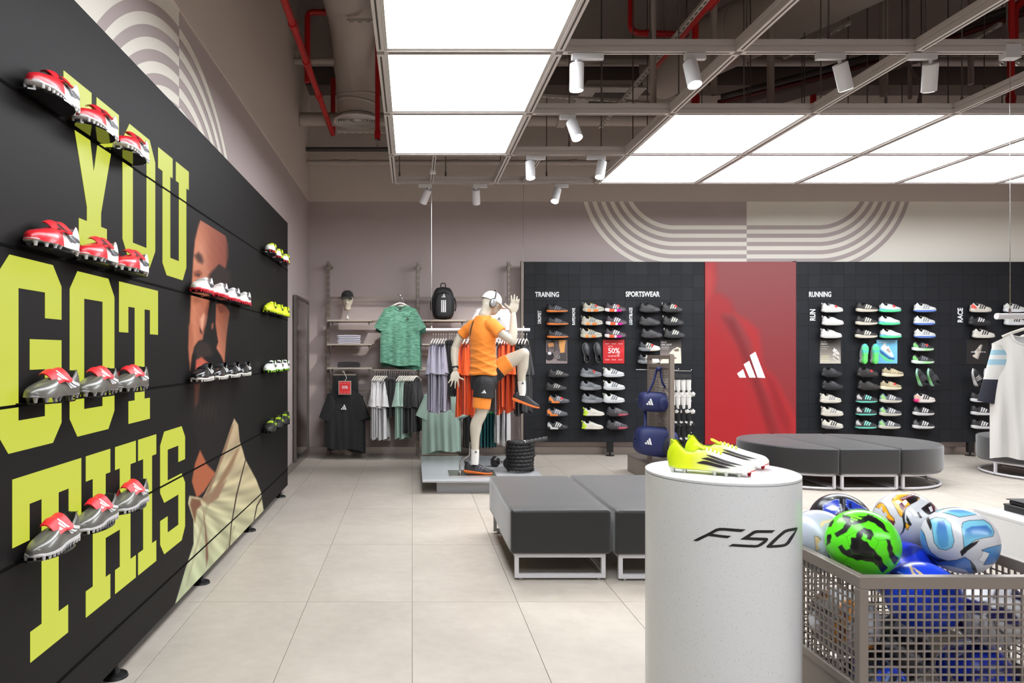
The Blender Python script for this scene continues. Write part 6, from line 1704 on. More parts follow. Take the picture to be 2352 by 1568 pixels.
for nm, pts, rad in (('inner_short', [J(1111, 900, -.09), J(1107, 920, -.09), J(1105, 938, -.09)], [.100, .097, .094]), ('inner_short', [J(1140, 851, .065), J(1155, 840, .06), J(1170, 831, .055)], [.099, .097, .095])):
    ib = MB(); limb(ib, pts, rad, end=False); im = remesh(ib, .007, 4); im.transform(Matrix.Translation(-ml)); link(nm, im, tee_or, mq)
# socks, wristband
sock_m = C((226, 222, 216), .8)
for pts, rad in (([J(1091, 1032, -.07), J(1091, 1048, -.07), J(1090, 1066, -.07)], [.044, .041, .040]), ([J(1198, 875, .06), J(1199, 893, .06), J(1198, 908, .06)], [.044, .041, .040])):
    ib = MB(); ib.tube(spline(pts, 12), [rad[0] - .003 * k / 11 for k in range(12)], 20)
    s1 = part('sock', ib, sock_m, mq, smooth='auto')
    part('logo', logo_mb(pts[0] + Vector((-.012, -.0445, -.03)), (1, 0, 0), (0, 0, 1), .03, (0, -1, 0), .002), C((40, 40, 42), .6), s1)
part('wristband', MB().tube([J(1045.6, 842, .135), J(1046, 846, .128)], .036, 20), C((26, 26, 28), .5), mq, smooth='auto')
# shoes
osole = (236, 120, 52)
sA = J(1066, 1091, -.07); LA = LASTS['trainer'].L
Rz = Matrix.Rotation(.20, 4, 'Y')
d1 = (J(1130, 1092, -.04) - J(1067, 1088, -.07)); 
shoe('trainer', None, Vector((sA.x, sA.y, ZP + .028)) - ml, (0, .10, math.atan2(.16, 1)), (38, 37, 39), osole, (78, 76, 84), lace=(36, 36, 38), tab=(30, 30, 32), parent=mq, scale=1.04)
hF, tF = J(1176, 919, .06), J(1233, 939, .05); dv = (tF - hF).normalized()
shoe('trainer', None, hF - ml, (0, -math.asin(dv.z), .0), (38, 37, 39), osole, None, lace=(36, 36, 38), tab=(30, 30, 32), parent=mq, scale=1.04)
# cap
cap_m = C((230, 224, 214), .8)
cb = MB()
def capf(u, v):
    a_ = 2 * PI * u; q = (PI / 2) * v
    return hc + rot_h @ Vector((-.004 + .110 * math.cos(a_) * math.cos(q), .087 * math.sin(a_) * math.cos(q), .012 + .108 * math.sin(q) ** .9))
cb.grid(capf, 40, 12, True)
cp = part('cap', cb, cap_m, mq, smooth=True, fix=True)
vb = MB()
for off in (0, -.004):
    vb.grid(lambda u, v: hc + rot_h @ Vector((.078 + .075 * v * math.sin(PI * (.12 + .76 * u)) ** .6 + .02 * math.sin(PI * u), (u - .5) * .165 * (1 - .18 * v), .020 - .022 * v - .05 * (u - .5) ** 2 + off)), 17, 7)
part('visor', vb, cap_m, cp, smooth=True)
# headphones
hp = part('headphone_cup', MB().ellipsoid(hc + rot_h @ Vector((-.01, .094, -.018)), (.040, .020, .052), 20, 14, rot_h), C((58, 58, 60), .4), mq, smooth=True)
part('cup_shell', MB().ellipsoid(hc + rot_h @ Vector((-.01, .106, -.018)), (.033, .014, .044), 20, 14, rot_h), M('silver_plastic', (176, 178, 178), .25, .5), hp, smooth=True)
part('headphone_cup', MB().ellipsoid(hc + rot_h @ Vector((-.01, -.094, -.018)), (.040, .020, .052), 20, 14, rot_h), C((58, 58, 60), .4), mq, smooth=True)
part('headband', MB().tube([hc + rot_h @ Vector((-.01, .100 * math.cos(a_), .01 + .122 * math.sin(a_))) for a_ in [PI * k / 20 for k in range(21)]], .007, 8), C((48, 48, 50), .4), mq, smooth=True)
# stand
pc = Vector((J(1066, 1090).x + .0, MY + .02, ZP))
part('base_plate', MB().box(pc.x - .16, pc.x + .33, pc.y - .19, pc.y + .20, ZP, ZP + .008), M('steel_plate', (150, 142, 136), .25, .8), mq, bevel=.002, seg=1)
part('stand_rod', MB().tube([Vector((J(1056, 0).x, MY - .05, ZP + .008)), Vector((J(1056, 0).x, MY - .05, ZP + .10)), J(1060, 1056, -.05), J(1078, 1045, -.06), J(1080, 1015, -.06)], [.012, .010, .009, .009, .009], 12), chrome, mq, smooth='auto')
part('stand_collar', MB().tube([Vector((J(1056, 0).x, MY - .05, ZP + .008)), Vector((J(1056, 0).x, MY - .05, ZP + .05))], .019, 16), chrome, mq, smooth='auto')

# ================================================================== garments
TEE = {}
def tee_meshes(key, w_=.27, L=.72, sh=.235, th=.05, neck=.085, slope=.055, flare=.02, fold=.010, seed=0.0, sl=.21, sa=.95, scl=.105, sthick=.032):
    if key in TEE: return TEE[key]
    r_ = random.Random(int(seed * 10) + 3)
    ph = [r_.uniform(0, 6.28) for _ in range(6)]
    nu, nv = 41, 26
    def surf(s_, drop):
        def fn(u, v):
            q = u * 2 - 1; a_ = abs(q) * sh
            hw = crom([0, .16, .3, 1], [sh, sh * .99, w_, w_ * (1 + flare)], v)
            zt = -drop * math.sqrt(max(0, 1 - (a_ / neck) ** 2)) if a_ < neck else -slope * (a_ - neck) / (sh - neck)
            zb = -L + .016 * math.sin(4 * q + ph[0]) + .03 * q * math.sin(ph[5]) - .01 * abs(q)
            z = zt * (1 - v) + zb * v
            edge = max(0, 1 - abs(q) ** 4)
            y = s_ * (.003 + th * edge * (.45 + .55 * math.sin(min(1, v * 1.6) * PI / 2)))
            f_ = fold * v ** .8 * edge * (math.sin(9 * q + ph[1] + 1.2 * v) + .6 * math.sin(17 * q + ph[2] - 2 * v)) + fold * .4 * edge * math.sin(6 * v + 8 * q + ph[3])
            return Vector((q * hw, y + f_, z))
        return fn
    mb = MB(); mb.grid(surf(-1, .075), nu, nv); mb.grid(surf(1, .022), nu, nv)
    d = {'body': mb.mesh('body', True)}
    for sd, nm in ((-1, 'sleeve_a'), (1, 'sleeve_b')):
        def fn(u, v):
            a_ = 2 * PI * u; dirx, dirz = sd * math.cos(sa), -math.sin(sa)
            tip = Vector((sd * (sh - .006), 0, -slope - .003)); perp = Vector((sd * math.sin(sa), 0, math.cos(sa)))
            rr = scl * (.35 + .65 * min(1, v * 3) ** .7) * (1 - .12 * v); px_, pz_ = perp.x, perp.z
            c = tip + Vector((dirx, 0, dirz)) * (v * (sl + .03)) - perp * rr
            wob = 1 + .18 * v * math.sin(3 * a_ + ph[4] + sd)
            return c + Vector((px_, 0, pz_)) * (math.cos(a_) * rr) + Vector((0, math.sin(a_) * sthick * wob * ((1 - .1 * v) if sthick < .04 else (.22 + .9 * v)), 0))
        d[nm] = MB().grid(fn, 22, 9, True).mesh('sleeve', True)
    fr, bk_ = surf(-1, .075), surf(1, .022); k = neck / sh
    ring = [fr(.5 - k / 2 + k * i / 14, 0) for i in range(15)] + [bk_(.5 + k / 2 - k * i / 14, 0) for i in range(1, 14)]
    d['collar'] = MB().tube([p + Vector((0, -.001, 0)) for p in ring], .0065, 6, closed=True).mesh('collar', True)
    TEE[key] = d
    return d
def tee(label, loc, rz, mat, key='a', name='tshirt', cat='T-shirt', group=None, collar=None, logo=None, logo_w=.05, logo_at=(.07, -.17), cuff=None, sleeve_mat=None, **kw):
    d = tee_meshes(key, **kw)
    t = thing(name, label, cat, loc, (0, 0, rz), group)
    link('body', d['body'], mat, t)
    for nm in ('sleeve_a', 'sleeve_b'): link('sleeve', d[nm], sleeve_mat or mat, t)
    link('collar', d['collar'], collar or mat, t)
    if logo:
        th = kw.get('th', .05)
        b = logo_mb((logo_at[0], -th - .016, logo_at[1]), (1, 0, 0), (0, 0, 1), logo_w, (0, -1, 0))
        link('logo', b.mesh('logo'), logo, t)
    return t
HANG = {}
def hanger(label, loc, rz, clip=False, mat=None, group=None, half=.2):
    k = (clip, half)
    if k not in HANG:
        if clip: b = MB().box(-half * .8, half * .8, -.008, .008, -.05, -.02)
        else: b = MB().tube(spline([(-half, 0, -.062), (-half * .55, 0, -.03), (0, 0, -.006), (half * .55, 0, -.03), (half, 0, -.062)], 18), [.010] * 18, 8, flat=.8)
        h = MB().tube([(0, 0, -.02), (0, 0, .04)] + [(.016 - .016 * math.cos(a_), 0, .046 + .020 * math.sin(a_)) for a_ in [PI * i / 8 for i in range(10)]], .0028, 6)
        HANG[k] = (b.mesh('shoulder_bar', 'auto'), h.mesh('hook', True))
    t = thing('clothes_hanger', label, 'hanger', loc, (0, 0, rz), group)
    link('shoulder_bar', HANG[k][0], mat or hang_white, t); link('hook', HANG[k][1], chrome, t)
DRP = {}
def drape(name, label, loc, rz, mat, key, w_=.18, L=.5, th=.03, fold=.012, split=False, cat='shorts', group=None, hem=None):
    """folded trousers, shorts or other cloth hanging from a bar"""
    if key not in DRP:
        r_ = random.Random(hash(key) % 1000 if not isinstance(key, str) else len(key) * 7 + ord(key[0])); ph = [r_.uniform(0, 6) for _ in range(4)]
        def fn(sd):
            def g(u, v):
                q = u * 2 - 1; e = max(0, 1 - abs(q) ** 4)
                x = q * w_ * (1 + .12 * v); z = -L * v - (.02 * math.sin(6 * q + ph[0]) + (.0 if not split else -.05 * math.exp(-(q / .12) ** 2))) * v
                return (x, sd * (.004 + th * e * (.5 + .5 * v)) + fold * e * v ** .6 * (math.sin(8 * q + ph[1]) + .5 * math.sin(15 * q + ph[2])), z)
            return g
        b = MB(); b.grid(fn(-1), 31, 16); b.grid(fn(1), 31, 16)
        wb_ = MB().box(-w_, w_, -.012, .012, -.028, .004)
        DRP[key] = (b.mesh('cloth', True), wb_.mesh('waistband', bevel=.004))
    t = thing(name, label, cat, loc, (0, 0, rz), group)
    link('cloth', DRP[key][0], mat, t); link('waistband', DRP[key][1], hem or mat, t)
    return t
def cloth(rgb, **k): return M('cloth_%d_%d_%d' % rgb, rgb, .85, sheen=.15, **k)
c_white, c_black, c_mint, c_lav, c_orange, c_grey = cloth((206, 204, 205)), cloth((24, 24, 26)), cloth((158, 184, 172)), cloth((164, 160, 176)), cloth((242, 96, 34)), cloth((140, 134, 134))
lg_w, lg_k = C((226, 226, 226), .5), C((40, 40, 42), .5)

# ================================================================== wall rack in the corner
UX = (-1.168, .0787, 1.337); UY = 9.80
rack = thing('wall_rack', 'taupe slotted wall rack uprights and crossbars holding shelves and rails', 'wall rack', (0, UY, 0))
for x in UX:
    u_ = part('upright', MB().box(x - .022, x + .022, UY - .02, UY + .02, .0, 2.69), steel_brown, rack, bevel=.003, seg=1)
    mb = MB()
    for k in range(30):
        for s_ in (-.010, .010): mb.box(x + s_ - .003, x + s_ + .003, UY - .0206, UY - .0195, .12 + k * .086, .17 + k * .086)
    sl_ = part('slot_pattern', mb, groove, u_); sl_['kind'] = 'stuff'
    part('wall_bracket', MB().tube([(x + .02, UY + .005, 2.63), (x + .02, YB - .001, 2.63)], .03, 16), steel_brown, u_, smooth='auto')
for z in (2.19, 1.86, 1.53, .9):
    for a, b_ in zip(UX[:-1], UX[1:]): part('crossbar', MB().box(a + .022, b_ - .022, UY + .0, UY + .012, z - .015, z + .015), steel_brown, rack)
wood = M('oak_veneer', (186, 138, 84), .5, noise=.15, nscale=14)
shelf_edge = M('shelf_edge', (176, 166, 154), .4, .2)
def rack_shelf(x0, x1, z, label, over=False):
    t = thing('rack_shelf', label, 'shelf', ((x0 + x1) / 2, 9.66, z), group='shelves on the wall rack')
    part('board', MB().box(x0, x1, 9.552, UY - .022, z - .016, z), wood if not over else shelf_edge, t)
    part('front_edge', MB().box(x0 - .002, x1 + .002, 9.545, 9.5515, z - .020, z + .002), shelf_edge, t)
    for x in (x0 + .05, x1 - .05): part('bracket', MB().box(x - .004, x + .004, 9.60, UY - .021, z - .06, z - .0165), steel_brown, t)
b1 = (-1.15, -.545); b2 = (.135, .735)
for z, nm in ((1.872, 'top'), (1.548, 'middle'), (1.226, 'bottom')):
    rack_shelf(*b1, z, '%s short oak shelf of the corner bay on the wall rack' % nm, over=False)
    rack_shelf(*b2, z, '%s short oak shelf of the bay under the backpack' % nm, over=False)
# cap on a head stand
h = P(798, 690, 9.66); h.z += 0
t = thing('head_form', 'small ivory head form on a stem on the corner shelf', 'display head', (h.x, 9.66, 1.872))
hz = 1.872
part('foot', MB().lathe([(.055, 0), (.055, .004), (.012, .010), (.008, .07)], 20, (h.x, 9.66, hz + .0)), chrome, t, smooth='auto')
part('stem', MB().tube([(h.x, 9.66, hz + .06), (h.x, 9.66, hz + .14)], .006, 10), chrome, t)
part('joint', MB().ellipsoid((h.x, 9.66, hz + .028), (.022, .022, .022)), hang_white, t, smooth=True)
hb = MB(); hb.lathe([(.045, 0), (.046, .03), (.044, .05), (.058, .075), (.073, .11), (.079, .16), (.072, .22), (.045, .265), (.01, .28)], 28, (h.x, 9.66, hz + .135))
hb.v = [Vector((x, 9.66 + (y - 9.66) * 1.15 - .012 * max(0, (z - hz - .2)) , z)) for x, y, z in hb.v]
hd = part('head', hb, ivory, t, smooth=True)
part('nose', MB().ellipsoid((h.x, 9.66 - .086, hz + .245), (.010, .014, .024)), ivory, hd, smooth=True)
t = thing('baseball_cap', 'black baseball cap on the ivory head form', 'cap', (h.x, 9.66, hz + .30))
cb = MB(); cb.grid(lambda u, v: Vector((h.x + .086 * math.cos(2 * PI * u) * math.cos(PI / 2 * v), 9.66 + .098 * math.sin(2 * PI * u) * math.cos(PI / 2 * v), hz + .315 + .098 * math.sin(PI / 2 * v) ** .8)), 32, 12, True)
part('crown', cb, c_black, t, smooth=True, fix=True)
vb = MB()
for off in (0, -.004): vb.grid(lambda u, v: Vector((h.x + (u - .5) * .158 * (1 - .12 * v), 9.60 - .075 * math.sin(PI * (.1 + .8 * u)) ** .5 * (.2 + .8 * v), hz + .322 - .020 * v - .05 * (u - .5) ** 2 * 2 + off)), 15, 6)
part('visor', vb, c_black, t, smooth=True)
part('button', MB().ellipsoid((h.x, 9.66, hz + .414), (.008, .008, .004)), c_black, t, smooth=True)
part('logo', logo_mb((h.x - .017, 9.66 - .099, hz + .345), (1, 0, 0), (0, .25, .97), .034, (0, -1, .2), .002), C((60, 60, 62), .5), t)
# folded stacks
def folded(x, z, n, mat, edge, labels, cat, w_=.155, hgt=.024, name='folded_shirt', group=None):
    for k in range(n):
        zz_ = z + k * hgt
        t = thing(name, labels(k), cat, (x, 9.66, zz_), group=group)
        b = MB()
        def fn(sg):
            return lambda u, v: Vector((x + (u - .5) * 2 * w_ * (1 + .04 * math.sin(k * 2.1)), 9.58 + v * .16, zz_ + hgt * .5 + .02 * math.cos((u - .5) * 2.6) * (.3 + .25 * k / n) * (1) - .008 + sg * hgt * .42 * (1 - abs(2 * u - 1) ** 8)))
        b.grid(fn(1), 17, 5); b.grid(fn(-1), 17, 5)
        part('fold_body', b, mat, t, smooth=True)
        part('fold_edge', MB().tube([fn(0)(u / 12, 0) + Vector((0, -.001, 0)) for u in range(13)], hgt * .40, 8), edge, t, smooth=True)
folded(-.862, 1.550, 5, cloth((206, 204, 214)), cloth((200, 198, 212)), lambda k: 'folded pale lilac shirt, %s up in the stack on the middle shelf' % ORD[k], 'shirt', group='folded lilac shirts')
folded(-.862, 1.228, 3, cloth((34, 33, 35)), cloth((30, 30, 32)), lambda k: 'folded black shirt, %s up in the stack on the bottom shelf' % ORD[k], 'shirt', .150, .026, group='folded black shirts')

# green T-shirts on a knob arm
gm = M('heather_green', (84, 142, 116), .85, noise=0, sheen=.2)
nt = gm.node_tree; bs = nt.nodes['Principled BSDF']; tc = nt.nodes.new('ShaderNodeTexCoord'); mp = nt.nodes.new('ShaderNodeMapping'); mp.inputs['Scale'].default_value = (6, 6, 70)
nz = nt.nodes.new('ShaderNodeTexNoise'); nz.inputs['Scale'].default_value = 3.0; nz.inputs['Detail'].default_value = 3; rp = nt.nodes.new('ShaderNodeValToRGB')
rp.color_ramp.elements[0].position, rp.color_ramp.elements[0].color = .36, lin((52, 106, 84)); rp.color_ramp.elements[1].position, rp.color_ramp.elements[1].color = .64, lin((118, 172, 146))
nt.links.new(tc.outputs['Object'], mp.inputs[0]); nt.links.new(mp.outputs[0], nz.inputs['Vector']); nt.links.new(nz.outputs['Fac'], rp.inputs[0]); nt.links.new(rp.outputs[0], bs.inputs['Base Color'])
t = thing('garment_hook', 'chrome knobbed arm on the wall rack carrying green T-shirts', 'display arm', (-.165, UY, 2.17))
part('arm', MB().tube([(-.165, UY, 2.17), (-.165, 9.42, 2.19)], .009, 10), chrome, t)
part('knob', MB().ellipsoid((-.165, 9.41, 2.19), (.021, .016, .021)), chrome, t, smooth=True)
TS = dict(w_=.262, L=.80, sh=.222, th=.03, neck=.085, sl=.24, sa=1.05, scl=.112, fold=.012)
for k, (dy, dz, rz, nm) in enumerate([(0, 0, .03, 'front'), (.07, -.03, -.12, 'middle'), (.14, -.05, .10, 'rear')]):
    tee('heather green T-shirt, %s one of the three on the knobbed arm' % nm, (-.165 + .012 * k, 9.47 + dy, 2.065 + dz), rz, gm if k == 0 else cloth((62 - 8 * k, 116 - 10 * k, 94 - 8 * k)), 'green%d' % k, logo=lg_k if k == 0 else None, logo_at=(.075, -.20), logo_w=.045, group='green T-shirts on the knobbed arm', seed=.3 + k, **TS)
    hanger('ivory hanger of the %s green T-shirt' % nm, (-.165 + .012 * k, 9.47 + dy, 2.10 + dz), rz, group='hangers on the knobbed arm', half=.13)
part('neck_label', MB().box(-.165 - .018, -.165 + .018, 9.455, 9.457, 1.98, 2.03), C((40, 44, 46), .6), bpy.data.objects['tshirt'])

# black T-shirt with sale card, black shorts behind it
t = thing('garment_hook', 'dark knobbed arm under the corner shelves carrying the black T-shirt', 'display arm', (-.92, UY, 1.19))
part('arm', MB().tube([(-.92, UY, 1.16), (-.92, 9.38, 1.17)], .009, 10), steel_brown, t)
part('knob', MB().ellipsoid((-.92, 9.375, 1.17), (.018, .014, .018)), steel_brown, t, smooth=True)
TB = dict(w_=.255, L=.79, sh=.225, th=.03, neck=.085, sl=.30, sa=1.22, scl=.105, fold=.010)
tee('black T-shirt with white three-bar mark hanging under the corner shelves', (-.915, 9.42, .93), .02, c_black, 'blacktee', logo=lg_w, logo_w=.075, logo_at=(-.035, -.26), seed=1.7, **TB)
tee('second black T-shirt hanging just behind the marked one', (-.885, 9.50, .90), -.10, cloth((20, 20, 22)), 'blacktee2', seed=2.2, **TB)
hanger('taupe clip hanger above the black T-shirt', (-.92, 9.58, 1.16), 0, True, steel_brown, half=.19)
drape('shorts', 'black shorts clipped behind the black T-shirt', (-.91, 9.58, 1.115), 0, c_black, 'blkshorts', .17, .5, .02)
hanger('dark hanger inside the black T-shirt', (-.915, 9.42, .955), .02, mat=black_metal, half=.15)
t = thing('sale_card', 'small framed red card reading 50% in front of the black T-shirt', 'sign', (-.905, 9.35, .91))
a, b_ = P(777.5, 906, 9.34), P(806.5, 874.5, 9.34)
part('frame', MB().box(a.x, b_.x, 9.34, 9.35, a.z, b_.z), shelf_edge, t)
part('card', MB().box(a.x + .01, b_.x - .01, 9.338, 9.3398, a.z + .01, b_.z - .01), C((214, 44, 48), .5), t)
link('lettering', text_mesh('50%', .078, .038, bold=.02), lg_w, t, Vector(((a.x + b_.x) / 2 - .038, 9.337, (a.z + b_.z) / 2 - .012)) - t.location)
for k in range(3):
    for dz in (.055, -.062): link('lettering', text_mesh('SALE', .026, .008), C((240, 190, 186), .5), t, Vector((a.x + .022 + .047 * k, 9.337, (a.z + b_.z) / 2 + dz)) - t.location)
part('tie', MB().tube(spline([((a.x + b_.x) / 2, 9.345, b_.z), ((a.x + b_.x) / 2 + .02, 9.36, b_.z + .04), ((a.x + b_.x) / 2 - .01, 9.37, b_.z + .10), ((a.x + b_.x) / 2, 9.38, 1.16)], 16), .003, 6), hang_white, t, smooth=True)

# rails of the wall rack
def wall_rail(x0, x1, label):
    t = thing('wall_rail', label, 'rail', ((x0 + x1) / 2, 9.5, 1.19))
    part('bar', MB().tube([(x0, 9.5, 1.19), (x1, 9.5, 1.19)], .013, 12), steel_brown, t, smooth='auto')
    for x in (x0 + .03, x1 - .03): part('arm', MB().box(x - .008, x + .008, 9.5, UY - .021, 1.175, 1.2), steel_brown, t)
    mb = MB(); n = int((x1 - x0) / .03)
    for k in range(n): mb.ellipsoid((x0 + .02 + k * .03, 9.497, 1.203), (.006, .006, .006), 6, 4)
    q = part('stud_pattern', mb, chrome, t, smooth=True); q['kind'] = 'stuff'
wall_rail(-.535, .055, 'studded rail of the corner bay carrying white, mint and black clothes')
wall_rail(.105, 1.31, 'studded rail behind the mannequin carrying pale and dark clothes')
RH = PI / 2
SIDE = dict(w_=.24, sh=.20, th=.018, neck=.075, sl=.28, sa=1.40, scl=.090, sthick=.052, fold=.016)
def rail_tees(n, x0, dx, y, z, mat, key, what, grp, L=.72, turn=.35, logo=None):
    for k in range(n):
        kk = '%s%d' % (key, k % 4)
        tee('%s, %s of %d in its run' % (what, ORD[k], n), (x0 + dx * k, y + rnd.uniform(-.015, .015), z - .11 + rnd.uniform(-.02, .012)), RH - turn + rnd.uniform(-.10, .10), mat, kk, group=grp, seed=(k % 4) + ord(key[0]) * .1, L=L, **SIDE)
        hanger('ivory hanger, %s of %d, %s' % (ORD[k], n, what.replace('T-shirt ', 'tee ')), (x0 + dx * k, y, z - .075), RH - turn, group='hangers of ' + grp, half=.17)
def rail_drapes(n, x0, dx, y, z, mat, key, what, grp, L=.5, w_=.16, turn=.35, cat='shorts', name='shorts'):
    for k in range(n):
        drape(name, '%s, %s of %d in its run' % (what, ORD[k], n), (x0 + dx * k, y, z - .11), RH - turn + rnd.uniform(-.05, .05), mat, key, w_, L, .016, .012, cat=cat, group=grp)
        hanger('clip hanger, %s of %d, %s' % (ORD[k], n, what), (x0 + dx * k, y, z - .075), RH - turn, True, chrome, group='hangers of ' + grp, half=.16)
rz_ = 1.19
rail_tees(6, -.50, .030, 9.5, rz_, c_white, 'wr', 'white T-shirt on the corner rail', 'white T-shirts on the corner rail', .80, turn=.22)
rail_drapes(5, -.31, .028, 9.5, rz_, c_black, 'kshort', 'black shorts on the corner rail', 'black shorts on the corner rail', .50)
rail_tees(4, -.165, .030, 9.5, rz_, c_mint, 'mr', 'mint T-shirt on the corner rail', 'mint T-shirts on the corner rail', .80, turn=.30)
rail_tees(5, -.045, .026, 9.5, rz_, c_black, 'kr', 'black T-shirt on the corner rail', 'black T-shirts on the corner rail', .68)
# bay behind the mannequin
tee('mint T-shirt facing out below the hanging rail', (.375, 9.33, .925), .02, c_mint, 'mintfront', L=.80, w_=.245, sh=.22, th=.035, sl=.26, sa=1.15, scl=.11, fold=.014, seed=4.4)
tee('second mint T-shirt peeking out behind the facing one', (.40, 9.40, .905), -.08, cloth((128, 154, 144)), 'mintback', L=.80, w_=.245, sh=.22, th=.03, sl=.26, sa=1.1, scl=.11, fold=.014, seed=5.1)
hanger('ivory hanger of the mint T-shirt facing out', (.375, 9.33, .955), .02, half=.14); hanger('ivory hanger of the second mint T-shirt', (.40, 9.40, .935), -.08, half=.14)
tee('white T-shirt hanging high on the wall behind the mannequin head', (1.08, 9.50, 2.06), .0, c_white, 'whitehigh', L=.74, w_=.25, sh=.225, th=.03, sl=.22, sa=1.1, scl=.11, logo=lg_k, logo_at=(.06, -.19), logo_w=.04, seed=6.0)
hanger('ivory hanger of the high white T-shirt', (1.08, 9.50, 2.095), 0, half=.14)
rail_drapes(4, .735, .030, 9.5, rz_, c_black, 'longblk', 'black trousers on the rail behind the mannequin', 'black trousers behind the mannequin', .92, .14, cat='trousers', name='trousers')
tq = RAMP('green_teal_cloth', [(0, (24, 84, 88)), (.5, (28, 92, 94)), (.52, (84, 208, 96)), (1, (84, 208, 96))], 2, .8)
rail_drapes(4, .96, .040, 9.5, rz_, tq, 'tealg', 'teal and green top on the rail behind the mannequin', 'teal tops behind the mannequin', .92, .15, cat='top', name='sleeveless_top')
rail_tees(4, 1.15, .045, 9.5, rz_, c_white, 'vw', 'white T-shirt on the rail behind the mannequin', 'white T-shirts behind the mannequin', .84, turn=.25)

# ================================================================== suspended clothes rail
RY, RZ_ = 8.25, 1.695
t = thing('suspended_rail', 'white clothes rail hung on thin wires behind the mannequin', 'rail', (.77, RY, RZ_))
part('bar', MB().tube([(.158, RY, RZ_), (1.375, RY, RZ_)], .019, 20), white_metal, t, smooth='auto')
for x in RAILX:
    part('wire', MB().tube([(x, RY, RZ_ + .018), (x, RY, ZG + .002)], .0022, 6), chrome, t)
    part('wire_clip', MB().tube([(x, RY, RZ_ + .016), (x, RY, RZ_ + .045)], .008, 8), white_metal, t)
    part('track_clip', MB().box(x - .03, x + .03, 7.62, 7.69, ZG - .03, ZG + .01), white_metal, t)
z_ = RZ_ - .03
rail_tees(6, .245, .030, RY, z_, c_lav, 'lv', 'lavender T-shirt on the hanging rail', 'lavender T-shirts on the hanging rail', .80, turn=.20)
rail_drapes(5, .435, .027, RY, z_, c_black, 'hrblack', 'black shorts on the hanging rail', 'black shorts on the hanging rail', .62, .15)
rail_tees(5, .58, .040, RY, z_, c_orange, 'or', 'orange T-shirt on the hanging rail behind the far arm', 'orange T-shirts near the far arm', .82, turn=.25)
rail_tees(3, .93, .035, RY, z_, c_grey, 'gr', 'grey T-shirt on the hanging rail', 'grey T-shirts on the hanging rail', .80, turn=.3)
rail_tees(6, 1.035, .030, RY, z_, c_orange, 'os', 'orange T-shirt on the hanging rail behind the raised knee', 'orange T-shirts behind the raised knee', .78, turn=.25)
rail_tees(4, 1.235, .034, RY, z_, c_black, 'hb', 'black T-shirt on the hanging rail by the charcoal wall', 'black T-shirts at the rail end', .80, turn=.3)

# ================================================================== backpack
bx = P(1018, 727, 9.62); bz = 1.873
t = thing('backpack', 'black backpack with three white stripes standing on the shelf above the rail', 'backpack', (bx.x, 9.64, bz))
bf = M('black_nylon', (30, 30, 32), .55, bump=.35, bscale=22)
def pack(u, v, wd, dp, hg, z0, bul=1.0):
    a_ = 2 * PI * u; q = v; ca, sa = math.cos(a_), math.sin(a_)
    s_ = min(1, max(.001, math.sin(PI * min(max(q, 0), 1)) ** .17)); tp = crom([0, .15, .6, .85, 1], [.96, 1, .98, .90, .74], q)
    return Vector((bx.x + wd * tp * s_ * math.copysign(abs(ca) ** .55, ca), 9.64 + dp * s_ * math.copysign(abs(sa) ** .55, sa) * bul, z0 + hg * q))
part('body', MB().grid(lambda u, v: pack(u, v, .158, .09, .455, bz), 40, 24, True), bf, t, smooth=True, fix=True)
fp = part('front_pocket', MB().grid(lambda u, v: pack(u, v, .118, .035, .36, bz + .02) + Vector((0, -.085, 0)), 36, 18, True), bf, t, smooth=True, fix=True)
for x in (-.024, 0, .024): part('stripe', MB().box(bx.x + x - .008, bx.x + x + .008, 9.515, 9.517, bz + .10, bz + .265), lg_w, fp)
part('logo', logo_mb((bx.x - .028, 9.528, bz + .30), (1, 0, 0), (0, .1, 1), .056, (0, -1, 0), .012), lg_w, t)
part('handle', MB().tube(spline([(bx.x - .035, 9.64, bz + .44), (bx.x - .03, 9.64, bz + .49), (bx.x, 9.64, bz + .505), (bx.x + .03, 9.64, bz + .49), (bx.x + .035, 9.64, bz + .44)], 16), .007, 8), bf, t, smooth=True)
for s_ in (-1, 1):
    part('side_strap', MB().tube(spline([(bx.x + s_ * .150, 9.62, bz + .30), (bx.x + s_ * .168, 9.60, bz + .25), (bx.x + s_ * .172, 9.60, bz + .18), (bx.x + s_ * .16, 9.62, bz + .12)], 12), .010, 6, flat=.4), C((24, 24, 25), .6), t, smooth=True)
part('zip', MB().tube(spline([(bx.x - .14, 9.56, bz + .12), (bx.x - .135, 9.555, bz + .30), (bx.x - .08, 9.56, bz + .41), (bx.x, 9.565, bz + .43), (bx.x + .08, 9.56, bz + .41), (bx.x + .135, 9.555, bz + .30), (bx.x + .14, 9.56, bz + .12)], 40), .004, 6), C((52, 52, 54), .4), t, smooth=True)

# ================================================================== mirror on the side wall
t = thing('wall_mirror', 'tall steel framed mirror on the side wall beyond the LED screen', 'mirror', (XL + .02, 9.1, .08))
mf = M('mirror_frame', (120, 114, 110), .3, .8)
y0, y1, z0, z1 = 8.56, 9.62, .09, 2.13
for b_ in ((y0, y1, z1 - .035, z1), (y0, y1, z0, z0 + .035), (y0, y0 + .035, z0 + .035, z1 - .035), (y1 - .035, y1, z0 + .035, z1 - .035)):
    part('frame_side', MB().box(XL + .013, XL + .05, b_[0], b_[1], b_[2], b_[3]), mf, t)
part('glass', MB().box(XL + .014, XL + .035, y0 + .036, y1 - .036, z0 + .036, z1 - .036), M('mirror_glass', (190, 188, 186), .03, 1.0), t)

